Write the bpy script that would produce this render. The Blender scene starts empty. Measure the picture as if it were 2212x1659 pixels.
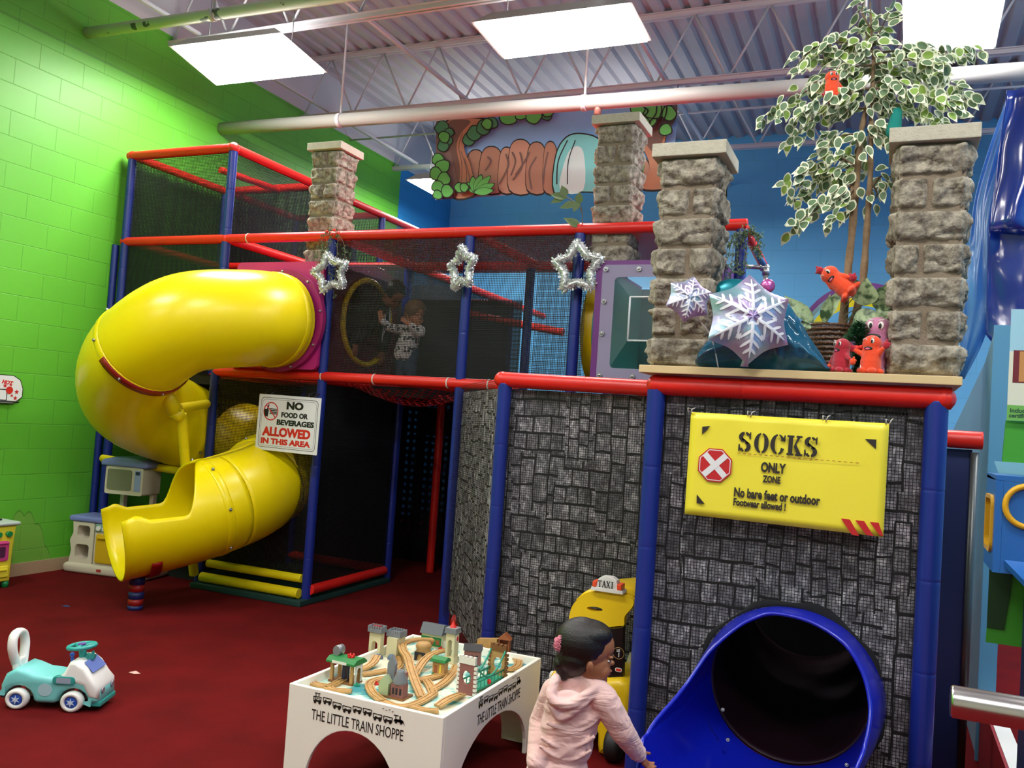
import bpy, bmesh, math, random
from mathutils import Vector, Matrix, noise
C = bpy.context.scene
PI = math.pi
rnd = random.Random(7)
# ------------------------------------------------------------------ camera
FPX = 1870.0; CX, CY = 1106.0, 829.5; CAMZ = 1.5
_r = [(0.91478093, 0.04553061, -0.40137616), (0.39830595, 0.06385618, 0.91502719), (0.0672921, -0.99691993, 0.0402793)]  # world axes in camera axes (right, down, forward)
cam_d = bpy.data.cameras.new('camera'); cam = bpy.data.objects.new('camera', cam_d); C.collection.objects.link(cam)
cam_d.sensor_width = 36.0; cam_d.lens = FPX / 2212 * 36.0; cam_d.clip_start = 0.02; cam_d.clip_end = 100
cam.matrix_world = Matrix(((_r[0][0], -_r[0][1], -_r[0][2], 0), (_r[1][0], -_r[1][1], -_r[1][2], 0), (_r[2][0], -_r[2][1], -_r[2][2], CAMZ), (0, 0, 0, 1)))
C.camera = cam
def P(px, py, X=None, Y=None, Z=None):
    """world point seen at a pixel of the photograph, on a known world plane"""
    v = (px - CX, py - CY, FPX)
    d = [sum(a * b for a, b in zip(row, v)) for row in _r]
    t = Y / d[1] if Y is not None else (X / d[0] if X is not None else (Z - CAMZ) / d[2])
    return Vector((d[0] * t, d[1] * t, CAMZ + d[2] * t))
# ------------------------------------------------------------------ world and exposure
w = bpy.data.worlds.new('world'); C.world = w; w.use_nodes = True
w.node_tree.nodes['Background'].inputs[0].default_value = (0.75, 0.85, 1.0, 1)
w.node_tree.nodes['Background'].inputs[1].default_value = 0.08
C.view_settings.view_transform = 'Standard'; C.view_settings.look = 'None'; C.view_settings.gamma = 1
C.view_settings.use_curve_mapping = False; C.view_settings.exposure = 0.45
C.cycles.max_bounces = 7; C.cycles.transparent_max_bounces = 24; C.cycles.diffuse_bounces = 4; C.cycles.glossy_bounces = 3
C.cycles.transmission_bounces = 4; C.cycles.caustics_reflective = False; C.cycles.caustics_refractive = False
C.cycles.sample_clamp_indirect = 6
LAMP_STRENGTH = 27.0
# ------------------------------------------------------------------ materials
M = {}
def lin(c):
    if isinstance(c, str):
        c = [int(c[i:i + 2], 16) / 255 for i in (0, 2, 4)]
        c = [x / 12.92 if x <= .04045 else ((x + .055) / 1.055) ** 2.4 for x in c]
    return (c[0], c[1], c[2], 1)
def newmat(name):
    m = bpy.data.materials.new(name); m.use_nodes = True
    return m, m.node_tree, m.node_tree.nodes['Principled BSDF']
def mat(name, col, rough=.5, metal=0., bump=0., bscale=60., var=0., vscale=8., spec=.5, coat=0., col2=None, emit=0., sheen=0., trans=0., alpha=1.):
    if name in M: return M[name]
    m, nt, b = newmat(name)
    b.inputs['Base Color'].default_value = lin(col); b.inputs['Roughness'].default_value = rough
    b.inputs['Metallic'].default_value = metal; b.inputs['Specular IOR Level'].default_value = spec
    b.inputs['Coat Weight'].default_value = coat; b.inputs['Coat Roughness'].default_value = .1
    b.inputs['Sheen Weight'].default_value = sheen
    b.inputs['Transmission Weight'].default_value = trans; b.inputs['Alpha'].default_value = alpha
    if emit:
        b.inputs['Emission Color'].default_value = lin(col); b.inputs['Emission Strength'].default_value = emit
    tc = None
    if bump or var or col2:
        tc = nt.nodes.new('ShaderNodeTexCoord')
    if bump:
        n = nt.nodes.new('ShaderNodeTexNoise'); n.inputs['Scale'].default_value = bscale; n.inputs['Detail'].default_value = 4
        bp = nt.nodes.new('ShaderNodeBump'); bp.inputs['Strength'].default_value = bump; bp.inputs['Distance'].default_value = .01
        nt.links.new(tc.outputs['Object'], n.inputs['Vector']); nt.links.new(n.outputs['Fac'], bp.inputs['Height']); nt.links.new(bp.outputs[0], b.inputs['Normal'])
    if var or col2:
        n = nt.nodes.new('ShaderNodeTexNoise'); n.inputs['Scale'].default_value = vscale; n.inputs['Detail'].default_value = 5
        r = nt.nodes.new('ShaderNodeValToRGB'); c = lin(col)
        a = lin(col2) if col2 else tuple(x * (1 - var) for x in c[:3]) + (1,)
        r.color_ramp.elements[0].position = .35; r.color_ramp.elements[0].color = a
        r.color_ramp.elements[1].position = .65; r.color_ramp.elements[1].color = c
        nt.links.new(tc.outputs['Object'], n.inputs['Vector']); nt.links.new(n.outputs['Fac'], r.inputs[0]); nt.links.new(r.outputs[0], b.inputs['Base Color'])
    M[name] = m
    return m
def mathn(nt, op, a, b=None, c=None):
    n = nt.nodes.new('ShaderNodeMath'); n.operation = op
    for i, v in enumerate((a, b, c)):
        if v is None: continue
        if isinstance(v, (int, float)): n.inputs[i].default_value = v
        else: nt.links.new(v, n.inputs[i])
    return n.outputs[0]
def netmat(name, col, cell, width, rough=.6, veil=0., diag=False):
    """woven net: strands on a grid of the UV map (UVs in metres), holes are see-through"""
    if name in M: return M[name]
    m, nt, b = newmat(name)
    b.inputs['Base Color'].default_value = lin(col); b.inputs['Roughness'].default_value = rough
    uv = nt.nodes.new('ShaderNodeUVMap'); s = nt.nodes.new('ShaderNodeSeparateXYZ'); nt.links.new(uv.outputs[0], s.inputs[0])
    u, v = s.outputs[0], s.outputs[1]
    if diag:
        u, v = mathn(nt, 'ADD', u, v), mathn(nt, 'SUBTRACT', u, v)
    k = width / cell
    fu = mathn(nt, 'FRACT', mathn(nt, 'DIVIDE', u, cell)); fv = mathn(nt, 'FRACT', mathn(nt, 'DIVIDE', v, cell))
    g = mathn(nt, 'MAXIMUM', mathn(nt, 'LESS_THAN', fu, k), mathn(nt, 'LESS_THAN', fv, k))
    if veil: g = mathn(nt, 'MAXIMUM', g, veil)
    nt.links.new(g, b.inputs['Alpha'])
    M[name] = m
    return m
# ------------------------------------------------------------------ mesh builder
class MB:
    def __init__(s): s.v = []; s.f = []; s.mi = []; s.sm = []; s.uv = {}; s.mats = []
    def mid(s, m):
        if m not in s.mats: s.mats.append(m)
        return s.mats.index(m)
    def add(s, vs, fs, m=None, smooth=False, uvs=None):
        o = len(s.v); s.v += [Vector(p) for p in vs]; k = s.mid(m) if m is not None else 0
        for i, f in enumerate(fs):
            if uvs: s.uv[len(s.f)] = uvs[i]
            s.f.append([o + q for q in f]); s.mi.append(k); s.sm.append(smooth)
        return s
    def box(s, lo, hi, m=None, mtx=None, bev=0.):
        lo = Vector(lo); hi = Vector(hi)
        if bev:
            bm = bmesh.new(); bmesh.ops.create_cube(bm, size=1)
            for v in bm.verts: v.co = Vector(((lo[i] + hi[i]) / 2 + v.co[i] * (hi[i] - lo[i]) for i in range(3)))
            bmesh.ops.bevel(bm, geom=bm.edges[:], offset=min(bev, .45 * min(abs(hi[i] - lo[i]) for i in range(3))), segments=2, affect='EDGES', profile=.6)
            return s.bm(bm, m, mtx, smooth=False)
        vs = [Vector((x, y, z)) for z in (lo[2], hi[2]) for y in (lo[1], hi[1]) for x in (lo[0], hi[0])]
        if mtx: vs = [mtx @ p for p in vs]
        return s.add(vs, [(0, 2, 3, 1), (4, 5, 7, 6), (0, 1, 5, 4), (2, 6, 7, 3), (0, 4, 6, 2), (1, 3, 7, 5)], m)
    def bm(s, bm, m=None, mtx=None, smooth=True):
        bm.verts.index_update()
        vs = [(mtx @ v.co) if mtx else v.co.copy() for v in bm.verts]
        fs = [[v.index for v in f.verts] for f in bm.faces]; bm.free()
        return s.add(vs, fs, m, smooth)
    def tube(s, pts, r, m=None, n=12, caps=True, closed=False, smooth=True, flat=None, up=None):
        """sweep of a round section; r a number or one per point"""
        pts = [Vector(p) for p in pts]; k = len(pts); rr = r if isinstance(r, (list, tuple)) else [r] * k
        T = []
        for i in range(k):
            a = pts[(i - 1) % k] if (closed or i > 0) else pts[i]; b = pts[(i + 1) % k] if (closed or i < k - 1) else pts[i]
            d = b - a
            T.append(d.normalized() if d.length > 1e-9 else Vector((0, 0, 1)))
        u = up or (Vector((0, 0, 1)) if abs(T[0].z) < .9 else Vector((1, 0, 0)))
        u = Vector(u); vs = []
        for i in range(k):
            u = (u - T[i] * u.dot(T[i])).normalized(); w_ = T[i].cross(u)
            for j in range(n):
                a = 2 * PI * j / n; fu, fw = (1, 1) if not flat else flat
                vs.append(pts[i] + (u * math.cos(a) * fu + w_ * math.sin(a) * fw) * rr[i])
        fs = []
        for i in range(k if closed else k - 1):
            for j in range(n):
                a, b = i * n + j, i * n + (j + 1) % n; c, d = ((i + 1) % k) * n + (j + 1) % n, ((i + 1) % k) * n + j
                fs.append((a, d, c, b))
        s.add(vs, fs, m, smooth)
        if caps and not closed:
            o = len(s.v) - k * n; kk = s.mid(m) if m is not None else 0
            s.f.append([o + j for j in range(n)]); s.mi.append(kk); s.sm.append(False)
            s.f.append([o + (k - 1) * n + j for j in reversed(range(n))]); s.mi.append(kk); s.sm.append(False)
        return s
    def cyl(s, a, b, r, m=None, n=16, r2=None, caps=True): return s.tube([a, b], [r, r if r2 is None else r2], m, n, caps)
    def lathe(s, prof, m=None, n=24, mtx=None, smooth=True):
        """prof: list of (r, z)"""
        vs = []
        for (r, z) in prof:
            for j in range(n):
                a = 2 * PI * j / n; vs.append(Vector((r * math.cos(a), r * math.sin(a), z)))
        if mtx: vs = [mtx @ p for p in vs]
        fs = [(i * n + j, i * n + (j + 1) % n, (i + 1) * n + (j + 1) % n, (i + 1) * n + j) for i in range(len(prof) - 1) for j in range(n)]
        return s.add(vs, fs, m, smooth)
    def sph(s, c, r, m=None, n=16, k=10, mtx=None):
        r = Vector(r) if not isinstance(r, (int, float)) else Vector((r, r, r)); c = Vector(c)
        mt = Matrix.Translation(c) @ (mtx.to_4x4() if mtx else Matrix.Identity(4)) @ Matrix.Diagonal((r.x, r.y, r.z, 1))
        return s.lathe([(max(1e-4, math.sin(PI * i / k)), -math.cos(PI * i / k)) for i in range(k + 1)], m, n, mt)
    def prism(s, poly, d0, d1, m=None, mtx=None, holes=None, smooth=False):
        """polygon in local (x,y), extruded along local z from d0 to d1; holes bridged by triangulation"""
        from mathutils.geometry import tessellate_polygon
        loops = [poly] + (holes or []); flat = [p for l in loops for p in l]
        tri = tessellate_polygon([[Vector((p[0], p[1], 0)) for p in l] for l in loops])
        N = len(flat); vs = [Vector((p[0], p[1], d0)) for p in flat] + [Vector((p[0], p[1], d1)) for p in flat]
        if mtx: vs = [mtx @ p for p in vs]
        fs = []
        for t in tri:
            a, b, c = [Vector((flat[q][0], flat[q][1], 0)) for q in t]
            if (b - a).cross(c - a).z < 0: t = (t[0], t[2], t[1])
            fs.append((t[2], t[1], t[0])); fs.append((t[0] + N, t[1] + N, t[2] + N))
        o = 0
        for l in loops:
            k = len(l)
            for j in range(k):
                fs.append((o + j, o + (j + 1) % k, o + (j + 1) % k + N, o + j + N))
            o += k
        return s.add(vs, fs, m, smooth)
    def quad(s, a, b, c, d, m=None, uv=True):
        a, b, c, d = map(Vector, (a, b, c, d)); U = (b - a).length; V = (d - a).length
        return s.add([a, b, c, d], [(0, 1, 2, 3)], m, uvs=[[(0, 0), (U, 0), (U, V), (0, V)]])
    def build(s, name, m=None, parent=None, solid=0., bevel=0., sub=0):
        me = bpy.data.meshes.new(name)
        me.from_pydata([tuple(p) for p in s.v], [], s.f)
        for mm in ([m] if m is not None else s.mats): me.materials.append(mm)
        if m is None:
            me.polygons.foreach_set('material_index', s.mi)
        me.polygons.foreach_set('use_smooth', s.sm)
        if s.uv:
            l = me.uv_layers.new(name='UVMap')
            for fi, uvs in s.uv.items():
                for li, q in zip(me.polygons[fi].loop_indices, uvs): l.data[li].uv = q
        me.update()
        o = bpy.data.objects.new(name, me); C.collection.objects.link(o)
        if parent: o.parent = parent; o.matrix_parent_inverse = Matrix.Translation(-parent.location) if parent.get('_abs') else Matrix.Identity(4)
        if solid: md = o.modifiers.new('thick', 'SOLIDIFY'); md.thickness = solid; md.offset = 0
        if bevel: md = o.modifiers.new('bevel', 'BEVEL'); md.width = bevel; md.segments = 2; md.limit_method = 'ANGLE'
        if sub: md = o.modifiers.new('sub', 'SUBSURF'); md.levels = sub; md.render_levels = sub
        return o
def tag(o, label=None, cat=None, group=None, kind=None):
    if label: o['label'] = label
    if cat: o['category'] = cat
    if group: o['group'] = group
    if kind: o['kind'] = kind
    return o
def thing(name, label, cat, loc=(0, 0, 0), rz=0., group=None, rot=None):
    """an Empty at the thing's base; with rz/rot its parts are in local coordinates, _abs things take world coordinates"""
    o = bpy.data.objects.new(name, None); C.collection.objects.link(o); o.empty_display_size = .1
    o.location = loc; o.rotation_euler = rot or (0, 0, rz)
    return tag(o, label, cat, group)
def wthing(name, label, cat, loc=(0, 0, 0), group=None):
    o = thing(name, label, cat, loc, 0, group); o['_abs'] = 1
    return o
def struct(name, mb, m=None, **k): return tag(mb.build(name, m, **k), kind='structure')
def copy_tree(o, parent=None):
    c = o.copy(); C.collection.objects.link(c)
    if parent: c.parent = parent
    for ch in list(o.children): copy_tree(ch, c)
    return c
def star_poly(n, r1, r2, a0=PI / 2): return [((r1 if i % 2 == 0 else r2) * math.cos(a0 + PI * i / n), (r1 if i % 2 == 0 else r2) * math.sin(a0 + PI * i / n)) for i in range(2 * n)]
def circ(r, n=24, cx=0, cy=0, a0=0., a1=2 * PI, ry=None): 
    full = abs(a1 - a0 - 2 * PI) < 1e-6
    return [(cx + r * math.cos(a0 + (a1 - a0) * i / (n if full else n - 1)), cy + (ry or r) * math.sin(a0 + (a1 - a0) * i / (n if full else n - 1))) for i in range(n)]
def rrect(x0, y0, x1, y1, r, n=5):
    out = []
    for cx, cy, a in ((x1 - r, y1 - r, 0), (x0 + r, y1 - r, PI / 2), (x0 + r, y0 + r, PI), (x1 - r, y0 + r, 1.5 * PI)):
        out += [(cx + r * math.cos(a + PI / 2 * i / n), cy + r * math.sin(a + PI / 2 * i / n)) for i in range(n + 1)]
    return out
def frame(o, x, y=None, z=None):
    """matrix with local x along x, local z along z (normal), y from them"""
    o = Vector(o); x = Vector(x).normalized()
    if z is not None: z = Vector(z); z = (z - x * z.dot(x)).normalized(); y = z.cross(x)
    else: y = Vector(y); y = (y - x * y.dot(x)).normalized(); z = x.cross(y)
    return Matrix(((x.x, y.x, z.x, o.x), (x.y, y.y, z.y, o.y), (x.z, y.z, z.z, o.z), (0, 0, 0, 1)))
def text(txt, h, mtx, m, mb, bold=0., xs=1., depth=.001, align='LEFT', shear=0.):
    """raised lettering: local x along the line, local y up, local z out of the surface"""
    cu = bpy.data.curves.new('t', 'FONT'); cu.body = txt; cu.size = h / .72; cu.offset = bold; cu.extrude = depth / 2; cu.align_x = align; cu.shear = shear; cu.resolution_u = 3
    ob = bpy.data.objects.new('t', cu); C.collection.objects.link(ob)
    dg = bpy.context.evaluated_depsgraph_get(); me = bpy.data.meshes.new_from_object(ob.evaluated_get(dg))
    T = mtx @ Matrix.Diagonal((xs, 1, 1, 1))
    mb.add([T @ v.co for v in me.vertices], [list(p.vertices) for p in me.polygons], m)
    bpy.data.objects.remove(ob); bpy.data.curves.remove(cu); bpy.data.meshes.remove(me)
def catmull(pts, k=8, closed=False):
    pts = [Vector(p) for p in pts]; n = len(pts); out = []
    for i in range(n if closed else n - 1):
        if closed: a, b, c, d = pts[i - 1], pts[i], pts[(i + 1) % n], pts[(i + 2) % n]
        else: a, b, c, d = pts[max(0, i - 1)], pts[i], pts[i + 1], pts[min(n - 1, i + 2)]
        for j in range(k):
            t = j / k
            out.append(.5 * ((2 * b) + (c - a) * t + (2 * a - 5 * b + 4 * c - d) * t * t + (3 * b - a - 3 * c + d) * t ** 3))
    if not closed: out.append(pts[-1])
    return out
# ------------------------------------------------------------------ the room
XW = -6.26; XR = 3.6; YF = -4.0; YB = 11.5; ZC = 5.42
def block_mat(name, col, bw, bh, depth=.5, zline=None, rough=.45, axis='YZ', mural=False):
    m, nt, b = newmat(name); b.inputs['Roughness'].default_value = rough
    tc = nt.nodes.new('ShaderNodeTexCoord'); s = nt.nodes.new('ShaderNodeSeparateXYZ'); nt.links.new(tc.outputs['Object'], s.inputs[0])
    cb = nt.nodes.new('ShaderNodeCombineXYZ'); nt.links.new(s.outputs[1 if axis == 'YZ' else 0], cb.inputs[0]); nt.links.new(s.outputs[2], cb.inputs[1])
    br = nt.nodes.new('ShaderNodeTexBrick'); nt.links.new(cb.outputs[0], br.inputs['Vector'])
    br.inputs['Scale'].default_value = 1; br.inputs['Brick Width'].default_value = bw; br.inputs['Row Height'].default_value = bh
    br.inputs['Mortar Size'].default_value = .004; br.inputs['Mortar Smooth'].default_value = .6
    c = lin(col)
    br.inputs['Color1'].default_value = c; br.inputs['Color2'].default_value = tuple(x * .97 for x in c[:3]) + (1,); br.inputs['Mortar'].default_value = tuple(x * .82 for x in c[:3]) + (1,)
    out = br.outputs['Color']
    if mural:   # painted bushes, a lighter green with darker outlines, low on the wall
        n = nt.nodes.new('ShaderNodeTexNoise'); n.inputs['Scale'].default_value = 5; nt.links.new(tc.outputs['Object'], n.inputs['Vector'])
        hmask = None
        d1 = mathn(nt, 'ABSOLUTE', mathn(nt, 'SUBTRACT', s.outputs[1], 4.80))
        hh = mathn(nt, 'ADD', mathn(nt, 'SUBTRACT', .47, mathn(nt, 'MULTIPLY', mathn(nt, 'MULTIPLY', d1, d1), 5.0)), mathn(nt, 'MULTIPLY', mathn(nt, 'ABSOLUTE', mathn(nt, 'SINE', mathn(nt, 'MULTIPLY', s.outputs[1], 30))), .05))
        d = mathn(nt, 'SUBTRACT', hh, s.outputs[2])
        inside = mathn(nt, 'GREATER_THAN', d, 0); line = mathn(nt, 'LESS_THAN', mathn(nt, 'ABSOLUTE', d), .008)
        mx = nt.nodes.new('ShaderNodeMix'); mx.data_type = 'RGBA'; nt.links.new(mathn(nt, 'MULTIPLY', inside, .6), mx.inputs[0]); nt.links.new(out, mx.inputs[6]); mx.inputs[7].default_value = lin('7FAE4A')
        mx2 = nt.nodes.new('ShaderNodeMix'); mx2.data_type = 'RGBA'; nt.links.new(mathn(nt, 'MULTIPLY', line, .5), mx2.inputs[0]); nt.links.new(mx.outputs[2], mx2.inputs[6]); mx2.inputs[7].default_value = lin('2F6A1C')
        out = mx2.outputs[2]
    if zline:
        ln = mathn(nt, 'LESS_THAN', mathn(nt, 'ABSOLUTE', mathn(nt, 'SUBTRACT', s.outputs[2], zline)), .012)
        mx = nt.nodes.new('ShaderNodeMix'); mx.data_type = 'RGBA'; nt.links.new(mathn(nt, 'MULTIPLY', ln, .5), mx.inputs[0]); nt.links.new(out, mx.inputs[6]); mx.inputs[7].default_value = tuple(x * .4 for x in c[:3]) + (1,)
        out = mx.outputs[2]
    nt.links.new(out, b.inputs['Base Color'])
    bp = nt.nodes.new('ShaderNodeBump'); bp.inputs['Strength'].default_value = depth; bp.inputs['Distance'].default_value = .006; bp.invert = True
    nt.links.new(br.outputs['Fac'], bp.inputs['Height']); nt.links.new(bp.outputs[0], b.inputs['Normal'])
    M[name] = m
    return m
GREEN = block_mat('green_block_paint', '62B834', .40, .20, zline=4.3, mural=True)
BLUE = block_mat('sky_blue_wall_paint', '66B4E6', .60, .30, depth=.2, axis='XZ', rough=.5)
mat('white_paint', 'C9C6CC', .6); mat('deck_paint', 'B9B4BC', .7, var=.12, vscale=1.5); mat('beige_vinyl', 'B79B7E', .5)
# carpet
m, nt, b = newmat('red_carpet'); b.inputs['Roughness'].default_value = 1; b.inputs['Specular IOR Level'].default_value = .1; 
tc = nt.nodes.new('ShaderNodeTexCoord'); n1 = nt.nodes.new('ShaderNodeTexNoise'); n1.inputs['Scale'].default_value = 3; n1.inputs['Detail'].default_value = 6
n2 = nt.nodes.new('ShaderNodeTexNoise'); n2.inputs['Scale'].default_value = 260; n2.inputs['Detail'].default_value = 2
rp = nt.nodes.new('ShaderNodeValToRGB'); rp.color_ramp.elements[0].position = .3; rp.color_ramp.elements[0].color = lin('560E10'); rp.color_ramp.elements[1].position = .7; rp.color_ramp.elements[1].color = lin('6A1214')
nt.links.new(tc.outputs['Object'], n1.inputs['Vector']); nt.links.new(tc.outputs['Object'], n2.inputs['Vector']); nt.links.new(n1.outputs[0], rp.inputs[0]); nt.links.new(rp.outputs[0], b.inputs['Base Color'])
bp = nt.nodes.new('ShaderNodeBump'); bp.inputs['Strength'].default_value = .6; bp.inputs['Distance'].default_value = .004; nt.links.new(n2.outputs[0], bp.inputs['Height']); nt.links.new(bp.outputs[0], b.inputs['Normal'])
M['red_carpet'] = m
struct('floor', MB().box((XW - .1, YF, -.1), (XR, YB, 0)), M['red_carpet'])
struct('wall_left', MB().box((XW - .15, YF, 0), (XW, 10.02, 4.83)), GREEN)
struct('wall_left', MB().box((XW - .15, 10.02, 0), (XW, YB, 4.83)), block_mat('blue_side_paint', '2F86C6', .4, .2))
struct('wall_left', MB().box((XW - .15, YF, 4.83), (XW, YB, ZC)), M['white_paint'])
struct('wall_back', MB().box((XW - .15, YB, 0), (XR, YB + .15, ZC + .1)), BLUE)
struct('wall_right', MB().box((XR, YF, 0), (XR + .15, YB, ZC)), BLUE)
struct('wall_front', MB().box((XW - .15, YF - .15, 0), (XR, YF, ZC)), block_mat('pale_front_paint', 'B9B7A8', .4, .2, axis='XZ'))
struct('baseboard_left', MB().box((XW, YF, 0), (XW + .012, 10.02, .10)), M['beige_vinyl'])
# corrugated roof deck, ribs along y
mb = MB(); x = XW - .1; prof = []
while x < XR + .1:
    prof += [(x, ZC), (x + .085, ZC), (x + .11, ZC + .038), (x + .155, ZC + .038)]; x += .18
vs = []; fs = []
for (px_, pz_) in prof: vs += [(px_, YF, pz_), (px_, YB + .1, pz_)]
for i in range(len(prof) - 1): fs.append((2 * i, 2 * i + 1, 2 * i + 3, 2 * i + 2))
mb.add(vs, fs); mb.box((XW - .1, YF, ZC + .06), (XR + .1, YB + .1, ZC + .12)); struct('ceiling', mb, M['deck_paint'])
# open web joists, along x
def joist(Y, label):
    t = wthing('steel_joist', label, 'joist', (XW, Y, 4.7), 'white open web joists under the roof deck')
    mb = MB()
    for dy in (-.035, .01):
        mb.box((XW, Y + dy, ZC - .045), (XR, Y + dy + .025, ZC)); mb.box((XW, Y + dy, 4.72), (XR, Y + dy + .025, 4.76))
    mb.box((XW, Y - .06, ZC - .008), (XR, Y + .06, ZC)); mb.box((XW, Y - .05, 4.755), (XR, Y + .05, 4.763)); mb.build('chords', M['white_paint'], t)
    mb = MB(); x = XW; k = 0
    while x < XR - .35:
        a, b_ = (4.74, ZC - .03) if k % 2 == 0 else (ZC - .03, 4.74)
        mb.cyl((x, Y, a), (x + .34, Y, b_), .011, n=6); x += .34; k += 1
    mb.build('web', M['white_paint'], t)
for Y, l in ((1.95, 'white open web roof joist nearest the camera'), (3.92, 'white open web roof joist at the top edge of the photo'), (5.89, 'white open web roof joist above the two left lamps'), (7.86, 'white open web roof joist just above the painted jungle banner'), (9.83, 'farthest white open web roof joist, by the blue back wall')):
    joist(Y, l)
mb = MB(); mb.cyl((XW, 8.8, 4.8), (XR, 8.8, 4.8), .012, n=6); tag(mb.build('ceiling_rod', M['white_paint']), 'thin white rod running under the far ceiling', 'rod')
# bridging angles, along y
for k, (x0, dz) in enumerate(((-5.9, 0), (-4.2, 0), (-2.1, 0), (.2, 0), (1.9, 0))):
    mb = MB(); mb.box((x0, YF, 4.77), (x0 + .03, YB, 4.80)); 
    tag(mb.build('ceiling_brace', M['white_paint']), 'thin white steel angle running across the joists', 'brace', 'white angles running across the joists')
# painted pipes
def peel(name):
    m, nt, b = newmat(name); b.inputs['Roughness'].default_value = .55
    tc = nt.nodes.new('ShaderNodeTexCoord'); n = nt.nodes.new('ShaderNodeTexNoise'); n.inputs['Scale'].default_value = 9; n.inputs['Detail'].default_value = 8
    r = nt.nodes.new('ShaderNodeValToRGB'); r.color_ramp.interpolation = 'CONSTANT'; r.color_ramp.elements[0].position = 0; r.color_ramp.elements[0].color = lin('5F5C5E'); r.color_ramp.elements[1].position = .36; r.color_ramp.elements[1].color = lin('CFCBC8')
    nt.links.new(tc.outputs['Object'], n.inputs['Vector']); nt.links.new(n.outputs[0], r.inputs[0]); nt.links.new(r.outputs[0], b.inputs['Base Color'])
    return m
def pipe(a, b, r, m, label, hang):
    t = wthing('ceiling_pipe', label, 'pipe', a)
    mb = MB(); mb.cyl(a, b, r, n=20); mb.build('pipe', m, t)
    for x in hang:
        f = (x - a[0]) / (b[0] - a[0]); q = Vector(a).lerp(Vector(b), f)
        mb = MB(); mb.cyl(q - Vector((.02, 0, 0)), q + Vector((.02, 0, 0)), r + .006, n=20); mb.cyl(q, (q.x, q.y, ZC), .012, n=6); mb.build('hanger', M['white_paint'], t)
pipe((XW, 5.0, 4.465), (XR, 5.0, 4.33), .045, peel('peeling_white_paint'), 'white painted ceiling pipe with peeling paint, nearest pipe', (-4.9, -2.9, .5))
pipe((XW, 6.61, 4.20), (XR, 6.61, 4.03), .062, mat('pipe_paint', 'ACA8A6', .5), 'thick white ceiling pipe passing in front of the jungle banner', (-4.83, -2.42, -.3, 1.0))
mb = MB(); mb.cyl((-2.3, 6.61, 4.02), (-2.3, 6.61, 4.12), .03); tag(mb.build('sprinkler_outlet', mat('brass_cap', '8E5A50', .4)), 'small capped outlet under the thick white pipe', 'outlet')
# lamps
m, nt, b = newmat('lamp_diffuser'); b.inputs['Base Color'].default_value = (1, 1, 1, 1); b.inputs['Emission Color'].default_value = (1, .98, .93, 1); b.inputs['Emission Strength'].default_value = LAMP_STRENGTH; M['lamp_diffuser'] = m
mat('lamp_housing', 'B4B2AE', .4, .3); mat('chain', '6E6E6E', .4, .8)
def lamp(q, label):
    """q: the four lower corners of the fixture, world"""
    q = [Vector(p) for p in q]; c = sum(q, Vector()) / 4; t = wthing('hanging_lamp', label, 'ceiling lamp', c, 'fluorescent lamps hung under the joists')
    up = Vector((0, 0, .09)); ins = [c + (p - c) * .95 for p in q]; top = [c + (p - c) * .78 + up for p in q]
    mb = MB(); mb.add(q + ins + top, [(0, 1, 5, 4), (1, 2, 6, 5), (2, 3, 7, 6), (3, 0, 4, 7), (0, 8, 9, 1), (1, 9, 10, 2), (2, 10, 11, 3), (3, 11, 8, 0), (8, 11, 10, 9)]); mb.build('housing', M['lamp_housing'], t)
    mb = MB(); i2 = [p - Vector((0, 0, .012)) for p in ins]; mb.add(i2 + ins, [(0, 1, 2, 3), (0, 4, 5, 1), (1, 5, 6, 2), (2, 6, 7, 3), (3, 7, 4, 0)]); o = mb.build('diffuser', M['lamp_diffuser'], t)
    mb = MB()
    for f_ in (-.62, -.2, .2, .62):      # light slots in the top of the housing
        cc = (top[0] + top[3]) / 2 * (.5 - f_ / 2) + (top[1] + top[2]) / 2 * (.5 + f_ / 2); ex = (top[1] - top[0]).normalized() * .028; ey = (top[3] - top[0]) * .40; up2 = Vector((0, 0, .002))
        mb.add([cc - ex - ey + up2, cc + ex - ey + up2, cc + ex + ey + up2, cc - ex + ey + up2], [(0, 1, 2, 3)])
    mb.build('top_slots', M['lamp_diffuser'], t)
    for e in ((0, 3), (1, 2)):
        s_ = (q[e[0]] + q[e[1]]) / 2; s_ = c + (s_ - c) * .75 + up
        mb = MB(); mb.cyl(s_, (s_.x, s_.y, ZC), .004, n=5); mb.build('chain', M['chain'], t)
def quadpix(pts, Z): return [P(x, y, Z=Z) for x, y in pts]
lamp(quadpix(((365, 100), (608, 70), (708, 157), (465, 184)), 4.35), 'bright rectangular hanging lamp, leftmost, over the red tower')
lamp(quadpix(((1017, 48), (1365, 5), (1408, 88), (1085, 127)), 4.38), 'bright rectangular hanging lamp at the top centre of the photo')
a = P(1952, 112, Z=4.35); b2 = P(2150, 105, Z=4.35); dx = Vector((-.03, -1.22, 0)); lamp((a, b2, b2 + dx, a + dx), 'bright square-looking hanging lamp behind the tree top')
a = P(875, 388, Z=4.35); lamp((a, a + Vector((1.2, .02, 0)), a + Vector((1.2, .66, 0)), a + Vector((.0, .68, 0))), 'small far lamp half hidden by the painted banner')
for k, (x, y) in enumerate(((-5.0, 2.2), (-2.3, 2.0), (.6, 1.8), (-4.6, -1.0), (-1.5, -1.2), (1.4, -1.0), (2.2, 4.4), (-3.1, 9.5), (3.0, 8.6), (2.7, 6.5))):
    lamp(((x - .6, y - .3, 4.35), (x + .6, y - .3, 4.35), (x + .6, y + .3, 4.35), (x - .6, y + .3, 4.35)), 'hanging fluorescent lamp outside the photo')
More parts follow.
